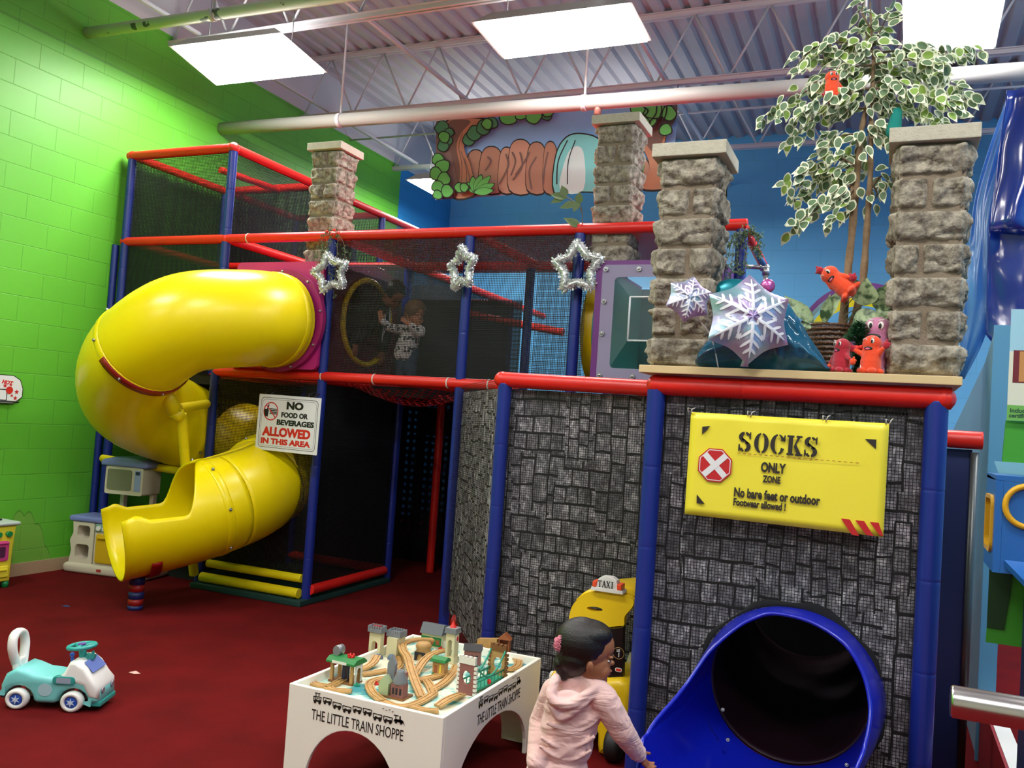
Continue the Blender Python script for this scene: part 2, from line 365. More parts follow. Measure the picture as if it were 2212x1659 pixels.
# ------------------------------------------------------------------ play structure (posts, rails, nets, decks)
mat('red_foam', 'E0241C', .38, bump=.15, bscale=25, spec=.5); mat('blue_foam', '1A2C84', .35, bump=.12, bscale=20); mat('yellow_foam', 'E8D40E', .45, bump=.15, bscale=25)
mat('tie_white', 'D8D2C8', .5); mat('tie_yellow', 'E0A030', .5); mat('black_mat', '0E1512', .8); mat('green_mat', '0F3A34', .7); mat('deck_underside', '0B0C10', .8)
netmat('black_net', '07080A', .0125, .0034); netmat('stone_net', '0A0B0E', .0125, .0024); netmat('black_net_dense', '050607', .012, .0062, veil=0.0); netmat('red_net', 'DC1820', .0125, .0095); netmat('dark_screen', '06080A', .011, .0075)
netmat('red_rope_net', 'B81A1E', .075, .012, diag=True); netmat('yellow_net', '8E7A12', .012, .0065)
PS = wthing('play_structure', 'tall indoor climbing structure of red rails, blue posts and black netting', 'play structure', (-3.9, 5.47, 0))
RP = .037
def seams(a, b, r, step=.33, w=.004):
    """foam sleeve profile: radius pinches at each joint"""
    a = Vector(a); b = Vector(b); L = (b - a).length; n = max(1, round(L / step)); pts = []; rr = []
    for i in range(n):
        t0, t1 = i / n, (i + 1) / n; e = w / L
        for t, q in ((t0 + e * .2, .97), (t0 + e * 1.2, 1), (t0 + e * 3, 1), (t0 + (t1 - t0) * .5, 1.0), (t1 - e * 3, 1), (t1 - e * 1.2, 1), (t1 - e * .2, .97)):
            pts.append(a.lerp(b, t)); rr.append(r * q)
    return pts, rr
def post(x, y, z0, z1, r=RP, name='post', m='blue_foam'):
    p, rr = seams((x, y, z0), (x, y, z1), r); mb = MB(); mb.tube(p, rr, n=14); return mb.build(name, M[m], PS)
def rail(a, b, m='red_foam', r=.038, name='rail', ties=()):
    p, rr = seams(a, b, r, .4); mb = MB(); mb.tube(p, rr, n=14); o = mb.build(name, M[m], PS)
    a = Vector(a); b = Vector(b)
    for t in ties:
        q = a.lerp(b, t); d = (b - a).normalized() * .005
        mb = MB(); mb.cyl(q - d, q + d, r + .003, n=14); mb.build('cable_tie', M['tie_white' if t > 0 else 'tie_yellow'], o)
    return o
def joint(p, r=.044, m='red_foam'):
    mb = MB(); mb.sph(p, r, n=12, k=8); return mb.build('joint_cover', M[m], PS)
def net(a, b, c, d, m='black_net', name='net_panel'):
    mb = MB(); mb.quad(a, b, c, d); return mb.build(name, M[m], PS)
XA, XB, XC, XD, XE, XF = -6.15, -5.03, -3.98, -2.80, -1.97, -.90
Y1, Y2, Y3, Y4 = 5.47, 6.62, 7.75, 8.9
YG, YH = 4.376, 3.6; XI = .157
L1, L2, L3 = 1.725, 2.81, 3.565
# front row and rows behind
for x, z1 in ((XA, L3), (XB, L3), (XC, L2), (XD, L2), (XE, L2), (XF, L2)):
    post(x, Y1, 0, z1 - .03)
for y in (Y2, Y3, Y4):
    for x in (XA, XB, XC): post(x, y, 0, (L3 if x < -4.5 else L2) - .03)
    post(XD, y, 0, L2 - .05); 
for y in (Y2, Y3): post(XE + .05, y, 0, 1.75)
post(-2.0, Y2, 0, L2 - .05)
post(XA - .09, Y1 - .02, 0, 2.78, r=.03)      # extra padded pole beside the wall
post(XW + 1.2, Y2 + 1.9, 0, L2)
# rails: three levels of the front
rail((XA - .04, Y1, L3), (XB + .03, Y1, L3)); joint((XB, Y1, L3), .047); joint((XA, Y1, L3), .044)
rail((XB, Y1, L3), (XB, 8.5, L3)); rail((XA, Y1, L3), (XA, Y3, L3))
rail((XA, Y2, L3), (XB, Y2, L3)); rail((XA, Y3, L3), (XB, Y3, L3)); rail((XB - .55, Y1 + .45, L3 - .02), (XB - .45, Y2, L3 - .02), r=.03)
for y, z1, z2 in ((Y1, L3, L3),):
    pass
rail((XA - .03, Y1, L2), (XF + .03, Y1, L2), ties=(.26,)); joint((XB, Y1, L2), .046); joint((XE, Y1, L2), .044)
rail((XB, Y1, L2), (XB, Y3, L2)); rail((XA, Y1, L2), (XA, Y3, L2)); rail((XA, Y2, L2), (-1.9, Y2 + .16, L2)); rail((XD, Y1, L2), (XD, Y2 + .16, L2)); rail((XC, Y1, L2), (XC, Y2, L2))
rail((XC, Y2 + .16, L2), (XC, 9.9, L2 - .02)); rail((XA, Y4, L2), (XC, Y4, L2), ); rail((-4.6, 8.1, L2 - .3), (-4.0, 8.1, L2 - .3)); rail((XC, Y3, L2 - .28), (XD - .1, Y3, L2 - .45))
rail((XB - .0, Y1, L1), (XD + .35, Y1 - .01, L1), ties=(-.385, -.44, .41, .59, .83, .955)); joint((XD, Y1, L1), .047)
for y in (Y2, Y3, Y4): rail((XA, y, L1), (XD, y, L1))
rail((XB, Y1, L1 - .02), (XB, Y3, L1 - .02)); rail((XC, Y1, L1 - .02), (XC, Y4, L1 - .02)); 
# side rails of the low roof
rail((XF, Y1, L2), (XF + .05, 6.2, L2 - .14), r=.03)
# floor rails
rail((XB + .08, Y1 - .06, .085), (XC - .02, Y1 - .06, .085), 'yellow_foam'); rail((XB + .1, Y1 - .02, .19), (XC - .03, Y1 - .02, .19), 'yellow_foam', r=.032)
rail((XC + .03, Y1, .11), (XC, Y2 - .05, .11)); rail((XB, Y2, .11), (XC, Y2, .11)); rail((-5.4, Y3 + .9, .13), (XD, Y3 + .6, .13)); rail((XD + .2, Y1 - .25, .13), (XD + .62, Y1 - .25, .13), r=.045)
rail((XA - .0, Y1 - .05, .93), (XB, Y1 - .02, .88), 'yellow_foam', r=.032)
rail((XC + .1, 8.6, .55), (XD + .1, 8.6, .55)); rail((XC + .1, 8.6, .93), (XD + .1, 8.6, .93)); rail((XC + .1, 8.6, 1.3), (XD + .1, 8.6, 1.3)); post(XC + .06, 7.3, 0, 1.7, m='red_foam')
# green floor mat of the slide bay
mb = MB(); mb.box((XB + .02, Y1 - .12, 0), (XC + .04, Y2, .045), bev=.01); mb.build('floor_mat', M['green_mat'], PS)
mb = MB(); mb.box((XA, Y1 + .1, 0), (XB, Y2, .03)); mb.build('floor_mat', M['black_mat'], PS)
# decks at level one
for (x0, x1, y0, y1) in ((XA, XB, Y1, Y4), (XB, XC, Y2, Y4), (XC, XD - .05, Y2, Y4), (XC + .02, -3.35, Y1 + .5, Y2)):
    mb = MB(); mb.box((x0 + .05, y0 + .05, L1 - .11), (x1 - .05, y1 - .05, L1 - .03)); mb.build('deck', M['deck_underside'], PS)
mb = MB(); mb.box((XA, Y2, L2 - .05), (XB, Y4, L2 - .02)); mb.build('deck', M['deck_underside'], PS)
# nets of the front plane
yf = Y1 + .0
net((XA, 6.3, .05), (XB, 6.3, .05), (XB, 6.3, L1), (XA, 6.3, L1), 'dark_screen'); net((XB, yf, .15), (XC, yf, .15), (XC, yf, L1), (XB, yf, L1), 'black_net')
net((XA, yf, L1), (XB, yf, L1), (XB, yf, L2), (XA, yf, L2), 'dark_screen'); net((XA, yf, L2), (XB, yf, L2), (XB, yf, L3), (XA, yf, L3), 'black_net')
for (x0, x1) in ((XC, XD), (XD, XE)): net((x0, yf, L1), (x1, yf, L1), (x1, yf, L2), (x0, yf, L2), 'black_net')
net((XE, yf, L1), (-1.9, yf, L1), (-1.9, yf, L2), (XE, yf, L2), 'black_net')
net((XB, Y1, L2), (XB, Y3, L2), (XB, Y3, L3), (XB, Y1, L3), 'black_net'); net((XA, Y1, L1), (XA, Y3, L1), (XA, Y3, L3), (XA, Y1, L3), 'black_net_dense')
net((XA, Y2, L2), (XB, Y2, L2), (XB, Y2, L3), (XA, Y2, L3), 'black_net_dense'); net((XA, Y3, L2), (XB, Y3, L2), (XB, Y3, L3), (XA, Y3, L3), 'black_net_dense'); net((XB, Y3, L2), (XB, 8.5, L2), (XB, 8.5, L3), (XB, Y3, L3), 'black_net_dense')
net((XA, Y1, L3), (XB, Y1, L3), (XB, Y3, L3), (XA, Y3, L3), 'black_net')
for y in (Y2, Y3, Y4):
    net((XA, y, 0), (XC, y, 0), (XC, y, L1), (XA, y, L1), 'dark_screen'); net((XA, y, L1), (XC, y, L1), (XC, y, L2), (XA, y, L2), 'dark_screen')
net((XC, Y1, .1), (XC, Y2, .1), (XC, Y2, L1), (XC, Y1, L1), 'black_net_dense'); net((XB, Y1, .1), (XB, Y2, .1), (XB, Y2, L1), (XB, Y1, L1), 'dark_screen')
for (x0, x1) in ((XC, XD), (XD, -1.6)): net((x0, Y4, 0), (x1, Y4, 0), (x1, Y4, L1), (x0, Y4, L1), 'dark_screen')
net((XD, Y1 + .1, .05), (XD, Y4, .05), (XD, Y4, L1), (XD, Y1 + .1, L1), 'dark_screen'); net((XC, Y2, L1), (XC, Y4, L1), (XC, Y4, L2), (XC, Y2, L2), 'dark_screen')
net((XC, Y2 + .1, L1), (XD - .1, Y2 + .1, L1), (XD - .1, Y2 + .1, L2 - .3), (XC, Y2 + .1, L2 - .3), 'dark_screen')
net((XD, Y2 + .16, L1), (-2.05, Y2 + .16, L1), (-2.05, Y2 + .16, L2), (XD, Y2 + .16, L2), 'black_net')
# red net roof
net((XC, Y1, L2 - .03), (XE + .8, Y1, L2 - .03), (XE + .8, Y2 + .16, L2 - .05), (XC, Y2 + .16, L2 - .05), 'red_net', 'net_roof')
# sagging red rope net between C and D at level one
mb = MB(); n = 12; vs = []; fs = []; uvs = []
for i in range(n + 1):
    for j in range(n + 1):
        x = XC + .05 + (XD - XC - .1) * i / n; y = Y1 + .02 + .75 * j / n; sag = .16 * math.sin(PI * i / n) * math.sin(PI * (j * .8 + .1 * n) / n)
        vs.append((x, y, L1 - .02 - sag))
for i in range(n):
    for j in range(n):
        a = i * (n + 1) + j; q = (a, a + n + 1, a + n + 2, a + 1); fs.append(q); uvs.append([((vs[t][0]), (vs[t][1])) for t in q])
mb.add(vs, fs, None, True, uvs); mb.build('rope_net', M['red_rope_net'], PS)
# front tiers: G-H and H-I
post(XE + .01, YG, 0, L1 - .03, r=.039); post(XF - .01, YH, 0, L1 - .05, r=.039); post(XI, YH, 0, L1 - .05, r=.041)
rail((XE - .02, YG, L1 - .01), (XF - .1, YG, L1 - .02), r=.042); joint((XE - .01, YG, L1 - .01), .045)
rail((XF - .03, YH, L1 - .04), (XI + .05, YH, L1 - .04), r=.042); joint((XF - .01, YH, L1 - .04), .045); joint((XI + .02, YH, L1 - .042), .046)
rail((XF, YH, L1 - .05), (XF, YG, L1 - .05)); rail((XI, YH, .45), (XI, Y1 - .2, .45)); 
net((XE, YG, .05), (XF, YG, .05), (XF, YG, L1 - .04), (XE, YG, L1 - .04), 'stone_net'); 
net((XD + .01, Y1 - .05, .12), (XE - .05, YG + .0, .12), (XE - .05, YG + .0, L1), (XD + .01, Y1 - .05, L1 - .02), 'stone_net')
# low side bay to the right of the slide wall
mb = MB(); mb.tube([(P(2105, 1000, Y=4.4).x, 4.4, 0), (P(2105, 1000, Y=4.4).x, 4.4, 1.49)], .017, n=10); mb.build('steel_pole', mat('pole_steel', '5C6062', .4, .7), PS); mb = MB(); mb.box((XI + .05, 4.42, .02), (P(2100, 1000, Y=4.4).x, 4.425, 1.5)); mb.build('side_sheet', mat('navy_sheet', '16245A', .6), PS); q = P(2118, 952, Y=4.4); rail((XI, 4.4, q.z), (q.x + .01, 4.4, q.z), r=.04)
# ------------------------------------------------------------------ yellow spiral tube slide
mat('yellow_plastic', 'F2DC06', .30, spec=.5, coat=.0, bump=.03, bscale=6); mat('yellow_worn', 'D8B80A', .3); mat('pink_plastic', 'C32C7C', .32, coat=.15); mat('steel', 'B8B8BC', .3, .9); mat('dark_red_paint', '8E1410', .4)
mat('purple_plastic', '6E2C7E', .35, coat=.15); mat('teal_plastic', '0E7A70', .4); mat('blue_plastic', '1220B4', .28, spec=.5, coat=.25, bump=.04, bscale=300); mat('tape_blue', '1E2C6A', .4); mat('tape_red', 'A01A1A', .4)
def shell(mb, path, r, rng, n=40, m=None, up=Vector((0, 0, 1))):
    """open or closed pipe wall: per point radius and half opening angle measured from the bottom"""
    k = len(path); vs = []
    for i in range(k):
        t = (path[min(k - 1, i + 1)] - path[max(0, i - 1)]).normalized(); u = (up - t * up.dot(t)).normalized(); s = t.cross(u)
        h = rng[i]
        for j in range(n + 1):
            a = -h + 2 * h * j / n
            vs.append(path[i] + (-u * math.cos(a) + s * math.sin(a)) * r[i])
    fs = [(i * (n + 1) + j, i * (n + 1) + j + 1, (i + 1) * (n + 1) + j + 1, (i + 1) * (n + 1) + j) for i in range(k - 1) for j in range(n)]
    return mb.add(vs, fs, m, True)
SP = [(-4.33, 5.36, 2.137), (-4.38, 5.05, 2.11), (-4.63, 4.72, 2.03), (-4.91, 4.64, 1.85), (-5.17, 4.74, 1.68), (-5.38, 4.95, 1.50), (-5.45, 5.2, 1.38), (-5.40, 5.56, 1.27), (-5.22, 5.82, 1.17), (-4.93, 5.94, 1.08), (-4.64, 5.82, .99), (-4.49, 5.55, .90), (-4.46, 5.3, .80), (-4.53, 5.0, .71), (-4.67, 4.74, .63), (-4.83, 4.47, .565)]
sp = catmull(SP, 12); RT = .352
YS = wthing('tube_slide', 'big yellow spiral tube slide curling down from the pink box', 'slide', (-4.8, 4.7, 0))
def ring_at(path, i, r0, w=.03, h=.012, m='yellow_plastic', name='collar', parent=None, rng=None):
    t = (path[min(len(path) - 1, i + 1)] - path[i - 1]).normalized(); pp = [path[i] + t * d for d in (-w, -w * .6, w * .6, w)]
    mb = MB(); hh = rng if rng else PI; shell(mb, pp, [r0 + .001, r0 + h, r0 + h, r0 + .001], [hh] * 4); return mb.build(name, M[m], parent or YS, solid=.004)
SEC = [0, 38, 88, 136, 152, len(sp) - 1]
# seams between the moulded sections
for a, b in zip(SEC[:-2], SEC[1:-1]):
    mb = MB(); shell(mb, sp[a:b + 1], [RT] * (b - a + 1), [PI] * (b - a + 1)); mb.build('tube_section', M['yellow_plastic'], YS, solid=.012)
ex = sp[SEC[4]:]; ex += [ex[-1] + (ex[-1] - ex[-3]).normalized() * .06]
K = len(ex); rg = []
for i in range(K):
    t = i / (K - 1)
    e = min(1, max(0, (t - .17) / .34)); e = e * e * (3 - 2 * e)
    h = PI + (1.60 + .26 * t - PI) * e
    if t > .80: h += .09 * math.sin((t - .80) / .20 * PI)
    rg.append(h)
mb = MB(); shell(mb, ex, [RT + .0] * K, rg); mb.build('exit_chute', M['yellow_plastic'], YS, solid=.014)
for i in (4, 38, 88, 134, 157): ring_at(sp, i, RT, w=.035, h=.011)
def bolt(p, d, r=.011, parent=None, m='steel'):
    p = Vector(p); d = Vector(d).normalized(); mb = MB(); mb.cyl(p - d * .004, p + d * .012, r, n=8); mb.sph(p + d * .012, r * .6, n=8, k=5); return mb.build('bolt', M[m], parent)
for i in (38, 88, 134, 157):
    t = (sp[i + 1] - sp[i - 1]).normalized(); u = (Vector((0, 0, 1)) - t * t.z).normalized(); s = t.cross(u)
    for a in (.35, 1.2, 2.1, 3.0, 3.9, 4.8, 5.7):
        d = u * math.cos(a) + s * math.sin(a); bolt(sp[i] + d * (RT + .014), d, parent=YS)
# flange on the pink box
mb = MB(); fp = [Vector((-4.33, y, 2.137)) for y in (5.395, 5.355)]; shell(mb, fp, [RT + .045, RT + .045], [PI, PI]); shell(mb, [fp[1], fp[1] + Vector((0, -.001, 0))], [RT + .045, RT - .03], [PI, PI]); mb.build('flange', mat('pink_dark', 'A02468', .35), YS)
for a in range(9):
    d = Vector((math.cos(a * .698 + .2), 0, math.sin(a * .698 + .2))); bolt(Vector((-4.33, 5.352, 2.137)) + d * (RT + .028), (0, -1, 0), r=.009, parent=YS)
# dark red saddle straps with their props
def strap(i, a0, a1, w):
    t = (sp[i + 1] - sp[i - 1]).normalized(); u = (Vector((0, 0, 1)) - t * t.z).normalized(); s = t.cross(u); vs = []; N = 16
    for j in range(N + 1):
        a = a0 + (a1 - a0) * j / N; d = -u * math.cos(a) + s * math.sin(a)
        vs += [sp[i] + d * (RT + .017) - t * w, sp[i] + d * (RT + .017) + t * w]
    mb = MB(); mb.add(vs, [(2 * j, 2 * j + 1, 2 * j + 3, 2 * j + 2) for j in range(N)], None, True); mb.build('saddle_strap', M['dark_red_paint'], YS, solid=.008)
strap(38, -1.25, 1.0, .028); strap(174, -.9, .6, .035)
bt = sp[38] - Vector((0, 0, RT + .01))
# yellow padded prop under the first collar
q0 = P(403, 835, Y=4.6); q1 = P(372, 880, Y=4.55); q2 = P(395, 893, Y=4.6); q3 = Vector((XB + .03, Y1 - .09, 0))
PR = wthing('slide_prop', 'yellow padded prop with a side arm holding up the spiral slide', 'support post', (q3.x, q3.y, 0))
e1 = P(358, 842, Y=4.8); e2 = P(378, 888, Y=4.9)
mb = MB(); mb.tube([e1, e1.lerp(e2, .45), e2], [.032, .048, .06], n=12); mb.tube([e2, P(392, 905, Y=4.95)], [.06, .04], n=12); mb.build('elbow', M['yellow_foam'], PR)
p, rr = seams(P(392, 893, Y=4.95), Vector((XB + .03, Y1 - .09, .10)), .038, .3); mb = MB(); mb.tube(p, rr, n=12); mb.build('pole', M['yellow_foam'], PR)
p, rr = seams(P(385, 882, Y=4.93), Vector((XB - .01, Y1 - .06, 1.455)), .036, .3); mb = MB(); mb.tube(p, rr, n=12); mb.build('side_arm', M['yellow_foam'], PR)
# striped stub post under the chute
f = P(290, 1300, Z=.0); f = Vector((-4.76, 4.58, 0))
SPT = wthing('stub_post', 'short taped red and blue post under the yellow slide mouth', 'support post', f)
mb = MB(); zc_ = 0
for i, (z0, z1, m_) in enumerate(((0, .03, 'tape_blue'), (.03, .075, 'tape_red'), (.075, .125, 'tape_blue'), (.125, .175, 'tape_red'), (.175, .23, 'tape_blue'))):
    mb.cyl((f.x, f.y, z0), (f.x, f.y, z1), .052 - .001 * (i % 2), M[m_], n=18)
mb.build('post', None, SPT)
# pink box
PB = wthing('pink_box', 'bright pink plastic cube at the top of the yellow slide', 'play module', (-4.4, 5.95, 1.77))
bx0, bx1, by0, by1, bz0, bz1 = -4.83, -3.99, 5.40, 6.5, 1.77, 2.60
mb = MB(); loop = circ(RT - .02, 32, -4.33, 2.137); outer = rrect(bx0, bz0, bx1, bz1, .05)
mb.prism(outer, -by0, -by0 - .03, None, frame((0, 0, 0), (1, 0, 0), z=(0, -1, 0)), holes=[loop])
mb.build('front_panel', M['pink_plastic'], PB)
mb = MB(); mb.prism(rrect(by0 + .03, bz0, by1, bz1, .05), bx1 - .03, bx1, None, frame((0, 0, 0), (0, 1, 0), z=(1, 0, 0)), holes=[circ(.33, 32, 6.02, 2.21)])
mb.build('side_panel', mat('pink_plastic_shaded', '5E1420', .4), PB)  # side of the pink box, its shade painted in as dark red
mb = MB(); mb.box((bx0, by0 + .03, bz1 - .03), (bx1 - .03, by1, bz1)); mb.box((bx0, by0 + .03, bz0), (bx1 - .03, by1, bz0 + .03)); mb.box((bx0, by0 + .03, bz0 + .03), (bx0 + .03, by1, bz1 - .03)); mb.box((bx0 + .03, by1 - .03, bz0 + .03), (bx1 - .03, by1, bz1 - .03)); mb.build('shell', M['pink_plastic'], PB)
mb = MB(); mb.tube([Vector((bx1 + .012, 6.02 + .345 * math.cos(a), 2.21 + .345 * math.sin(a))) for a in [2 * PI * i / 40 for i in range(40)]], .024, n=8, closed=True); mb.build('entry_ring', M['yellow_worn'], PB)
# clear dome on the box roof
DM = mat('clear_acrylic', 'B9C6D0', .08, alpha=.15, spec=.8)
mb = MB(); mb.lathe([(.36 * math.cos(a), .13 * math.sin(a)) for a in [PI / 2 * i / 8 for i in range(8)]] + [(.001, .13)], None, 32, Matrix.Translation((-4.22, 6.1, bz1 + .001))); tag(mb.build('clear_dome', DM), 'low clear plastic dome on top of the pink box', 'dome')
# ------------------------------------------------------------------ purple bubble window box with its ringed tube
PU = wthing('bubble_window', 'purple framed box with a clear bubble window above the stone wall', 'play module', (-1.4, 5.4, 1.76))
x0, x1, z0, z1 = -1.80, -.98, 1.76, 2.57; fy = 5.38
F2 = frame((0, 0, 0), (1, 0, 0), z=(0, -1, 0))
mb = MB(); mb.prism(rrect(x0, z0, x1, z1, .03), -fy, -fy + .03, None, F2, holes=[list(reversed(rrect(x0 + .12, z0 + .10, x1 - .12, z1 - .10, .03)))]); mb.build('window_frame', M['purple_plastic'], PU)
mb = MB(); mb.prism(rrect(x0 + .045, z0 + .03, x1 - .045, z1 - .03, .03), -fy + .032, -fy + .037, None, F2, holes=[list(reversed(rrect(x0 + .13, z0 + .11, x1 - .13, z1 - .11, .03)))]); mb.build('clear_flange', mat('clear_flange', 'BFB8D8', .15, alpha=.45, spec=.7), PU)
o_ = [(x0 + .13, z0 + .11), (x1 - .13, z0 + .11), (x1 - .13, z1 - .11), (x0 + .13, z1 - .11)]; i_ = [(x0 + .30, z0 + .27), (x1 - .26, z0 + .27), (x1 - .26, z1 - .27), (x0 + .30, z1 - .27)]
vs = [Vector((x, fy - .035, z)) for x, z in o_] + [Vector((x, fy + .30, z)) for x, z in i_]
vs = [Vector((x, fy - .035, z)) for x, z in o_] + [Vector((x, fy - .24, z)) for x, z in i_]
mb = MB(); mb.add(vs, [(0, 1, 5, 4), (1, 2, 6, 5), (2, 3, 7, 6), (3, 0, 4, 7), (4, 5, 6, 7)]); mb.build('bubble', DM, PU)
mb = MB()
for a, b in ((4, 5), (5, 6), (6, 7), (7, 4)): mb.cyl(vs[a], vs[b], .006, n=6)
mb.build('bubble_edge', mat('clear_edge', 'E8ECF0', .1, alpha=.7), PU)
mb = MB(); mb.box((x0, fy + .02, z0), (x0 + .02, 6.4, z1)); mb.box((x1 - .02, fy + .02, z0), (x1, 6.4, z1 - .02)); mb.box((x0 + .02, fy + .03, z0), (x1 - .02, 6.4, z0 + .02)); mb.build('box_shell', M['purple_plastic'], PU); mb = MB(); mb.box((x0 + .02, fy + .04, z1 - .01), (x1 - .02, 6.38, z1 - .004)); mb.build('light_inlet_lid', DM, PU); mb = MB(); mb.box((x0 + .021, fy + .06, z0 + .03), (x0 + .03, 6.37, z1 - .03)); mb.build('teal_liner', M['teal_plastic'], PU)  # unseen lid made clear to let light into the box
mb = MB(); mb.box((x0 + .02, 6.38, z0 + .02), (x1 - .02, 6.4, z1 - .02)); mb.build('back_panel', M['teal_plastic'], PU)
for x, z in [(x0 + .07, z1 - .06), ((x0 + x1) / 2 - .12, z1 - .06), (x0 + .07, z1 - .27), (x0 + .07, z1 - .48), (x0 + .07, z0 + .06), ((x0 + x1) / 2 - .12, z0 + .06), (x1 - .15, z1 - .06), (x1 - .15, z0 + .06)]:
    bolt((x, fy - .04, z), (0, -1, 0), r=.016, parent=PU)
cy_ = 5.93; cz_ = 2.15
for (xa, xb, r_, m_) in ((x0 - .05, x0, .395, 'purple_plastic'), (x0 - .07, x0 - .05, .40, 'teal_plastic'), (x0 - .15, x0 - .07, .40, 'yellow_worn')):
    mb = MB(); shell(mb, [Vector((xa, cy_, cz_)), Vector((xb, cy_, cz_))], [r_, r_], [PI, PI], n=48); shell(mb, [Vector((xa, cy_, cz_)), Vector((xa - .0005, cy_, cz_))], [r_, r_ - .05], [PI, PI], n=48); mb.build('tube_ring', M[m_], PU)
mb = MB(); mb.prism([(5.5, z1), (6.35, z1), (5.92, z1 + .3)], -1.15, -1.10, None, frame((0, 0, 0), (0, 1, 0), z=(1, 0, 0)))
mb = MB(); mb.prism([(-1.55, z1), (-1.0, z1), (-1.0, z1 + .24)], -5.8, -5.79, None, F2); mb.build('roof_vane', DM, PU)
# ------------------------------------------------------------------ blue slide mouth
BS = wthing('blue_slide', 'blue flared mouth of a tube slide in the stone wall', 'slide', (-.33, 3.4, 0))
CJ = Vector((-.325, 3.72, .50)); RJ = .31; N = 48
rim_pix = [(1672, 1325, 3.46), (1750, 1343, 3.45), (1823, 1390, 3.42), (1863, 1453, 3.40), (1878, 1511, 3.37), (1879, 1555, 3.34), (1869, 1607, 3.30), (1852, 1656, 3.24)]
rim = [P(x, y, Y=Y) for x, y, Y in rim_pix] + [Vector((-.13, 3.1, .20)), Vector((-.28, 2.93, .11)), Vector((-.5, 2.84, .10)), Vector((-.70, 2.86, .18))] + [P(x, y, Y=Y) for x, y, Y in [(1385, 1618, 2.98), (1398, 1587, 3.06), (1418, 1555, 3.12), (1461, 1506, 3.22), (1490, 1468, 3.29), (1533, 1407, 3.36), (1590, 1357, 3.42), (1630, 1335, 3.45)]]
rim = catmull(rim, 4, closed=True); N = len(rim)
# match joint angles to rim points by their direction about a shared axis
def ang(p, c): return math.atan2(p.x - c.x, p.z - c.z)
cR = Vector((-.33, 0, .50)); jo = []
for q in rim:
    a = math.atan2(q.x - cR.x, q.z - (.50 - .1 * max(0, 3.4 - q.y) / .5)); jo.append(a)
J = [CJ + Vector((math.sin(a) * RJ, -.0, math.cos(a) * RJ)) for a in jo]
O = [Vector((-.325, 3.63, .50)) + Vector((math.sin(a), 0, math.cos(a))) * (.335 + .028 * max(0, math.sin(a))) for a in jo]
mid = []
for j, q, o in zip(J, rim, O):
    mid.append(j.lerp(q, .5) + Vector((0, 0, -.02)))
mb = MB(); vs = J + mid + rim; mb.add(vs, [(r * N + i, r * N + (i + 1) % N, (r + 1) * N + (i + 1) % N, (r + 1) * N + i) for r in range(2) for i in range(N)], None, True); mb.build('chute', M['blue_plastic'], BS)
mo = [o.lerp(q, .55) + (o - Vector((-.325, o.y, .5))).normalized() * .006 for o, q in zip(O, rim)]
mb = MB(); vs = O + mo + rim; mb.add(vs, [(r * N + i, (r + 1) * N + i, (r + 1) * N + (i + 1) % N, r * N + (i + 1) % N) for r in range(2) for i in range(N)], None, True); mb.build('outer_shell', M['blue_plastic'], BS)
mb = MB(); mb.tube(rim, .0075, n=8, closed=True); mb.build('rim', M['blue_plastic'], BS)
tp = catmull([CJ, CJ + Vector((.0, .3, .02)), CJ + Vector((-.01, .6, .05)), CJ + Vector((-.02, .9, .09)), CJ + Vector((-.03, 1.2, .14))], 6)
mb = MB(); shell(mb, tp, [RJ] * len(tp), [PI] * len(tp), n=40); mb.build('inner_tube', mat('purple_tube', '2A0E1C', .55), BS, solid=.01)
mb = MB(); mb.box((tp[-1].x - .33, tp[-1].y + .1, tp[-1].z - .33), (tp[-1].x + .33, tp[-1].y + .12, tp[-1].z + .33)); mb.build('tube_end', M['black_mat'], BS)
for p_ in ((1562, 1533), (1573, 1598), (1829, 1652)):
    q = P(p_[0], p_[1], Y=3.55); bolt(q, (0, -1, .3), r=.007, parent=BS)
# ------------------------------------------------------------------ printed stone banners behind netting
m, nt, b = newmat('printed_stone'); b.inputs['Roughness'].default_value = .65
tc = nt.nodes.new('ShaderNodeTexCoord'); mp = nt.nodes.new('ShaderNodeMapping'); mp.inputs['Scale'].default_value = (1.0, 1.0, .68); nt.links.new(tc.outputs['Object'], mp.inputs[0])
nz = nt.nodes.new('ShaderNodeTexNoise'); nz.inputs['Scale'].default_value = 5; nz.inputs['Detail'].default_value = 3; nt.links.new(mp.outputs[0], nz.inputs['Vector'])
mx = nt.nodes.new('ShaderNodeVectorMath'); mx.operation = 'MULTIPLY_ADD'; mx.inputs[1].default_value = (.035, .035, .035); nt.links.new(nz.outputs['Color'], mx.inputs[0]); nt.links.new(mp.outputs[0], mx.inputs[2])
s = nt.nodes.new('ShaderNodeSeparateXYZ'); nt.links.new(mx.outputs[0], s.inputs[0]); cb = nt.nodes.new('ShaderNodeCombineXYZ'); nt.links.new(mathn(nt, 'SUBTRACT', s.outputs[0], mathn(nt, 'MULTIPLY', s.outputs[1], .6)), cb.inputs[0]); nt.links.new(s.outputs[2], cb.inputs[1])
def brk(vec, bw, rh, mort, off):
    k = nt.nodes.new('ShaderNodeTexBrick'); nt.links.new(vec, k.inputs['Vector']); k.offset = off; k.squash = .7; k.squash_frequency = 3; k.inputs['Scale'].default_value = 1
    k.inputs['Brick Width'].default_value = bw; k.inputs['Row Height'].default_value = rh; k.inputs['Mortar Size'].default_value = mort; k.inputs['Mortar Smooth'].default_value = .35
    k.inputs['Color1'].default_value = (.5, .5, .5, 1); k.inputs['Color2'].default_value = (1.25, 1.25, 1.25, 1); k.inputs['Mortar'].default_value = (0, 0, 0, 1); return k.outputs['Color']
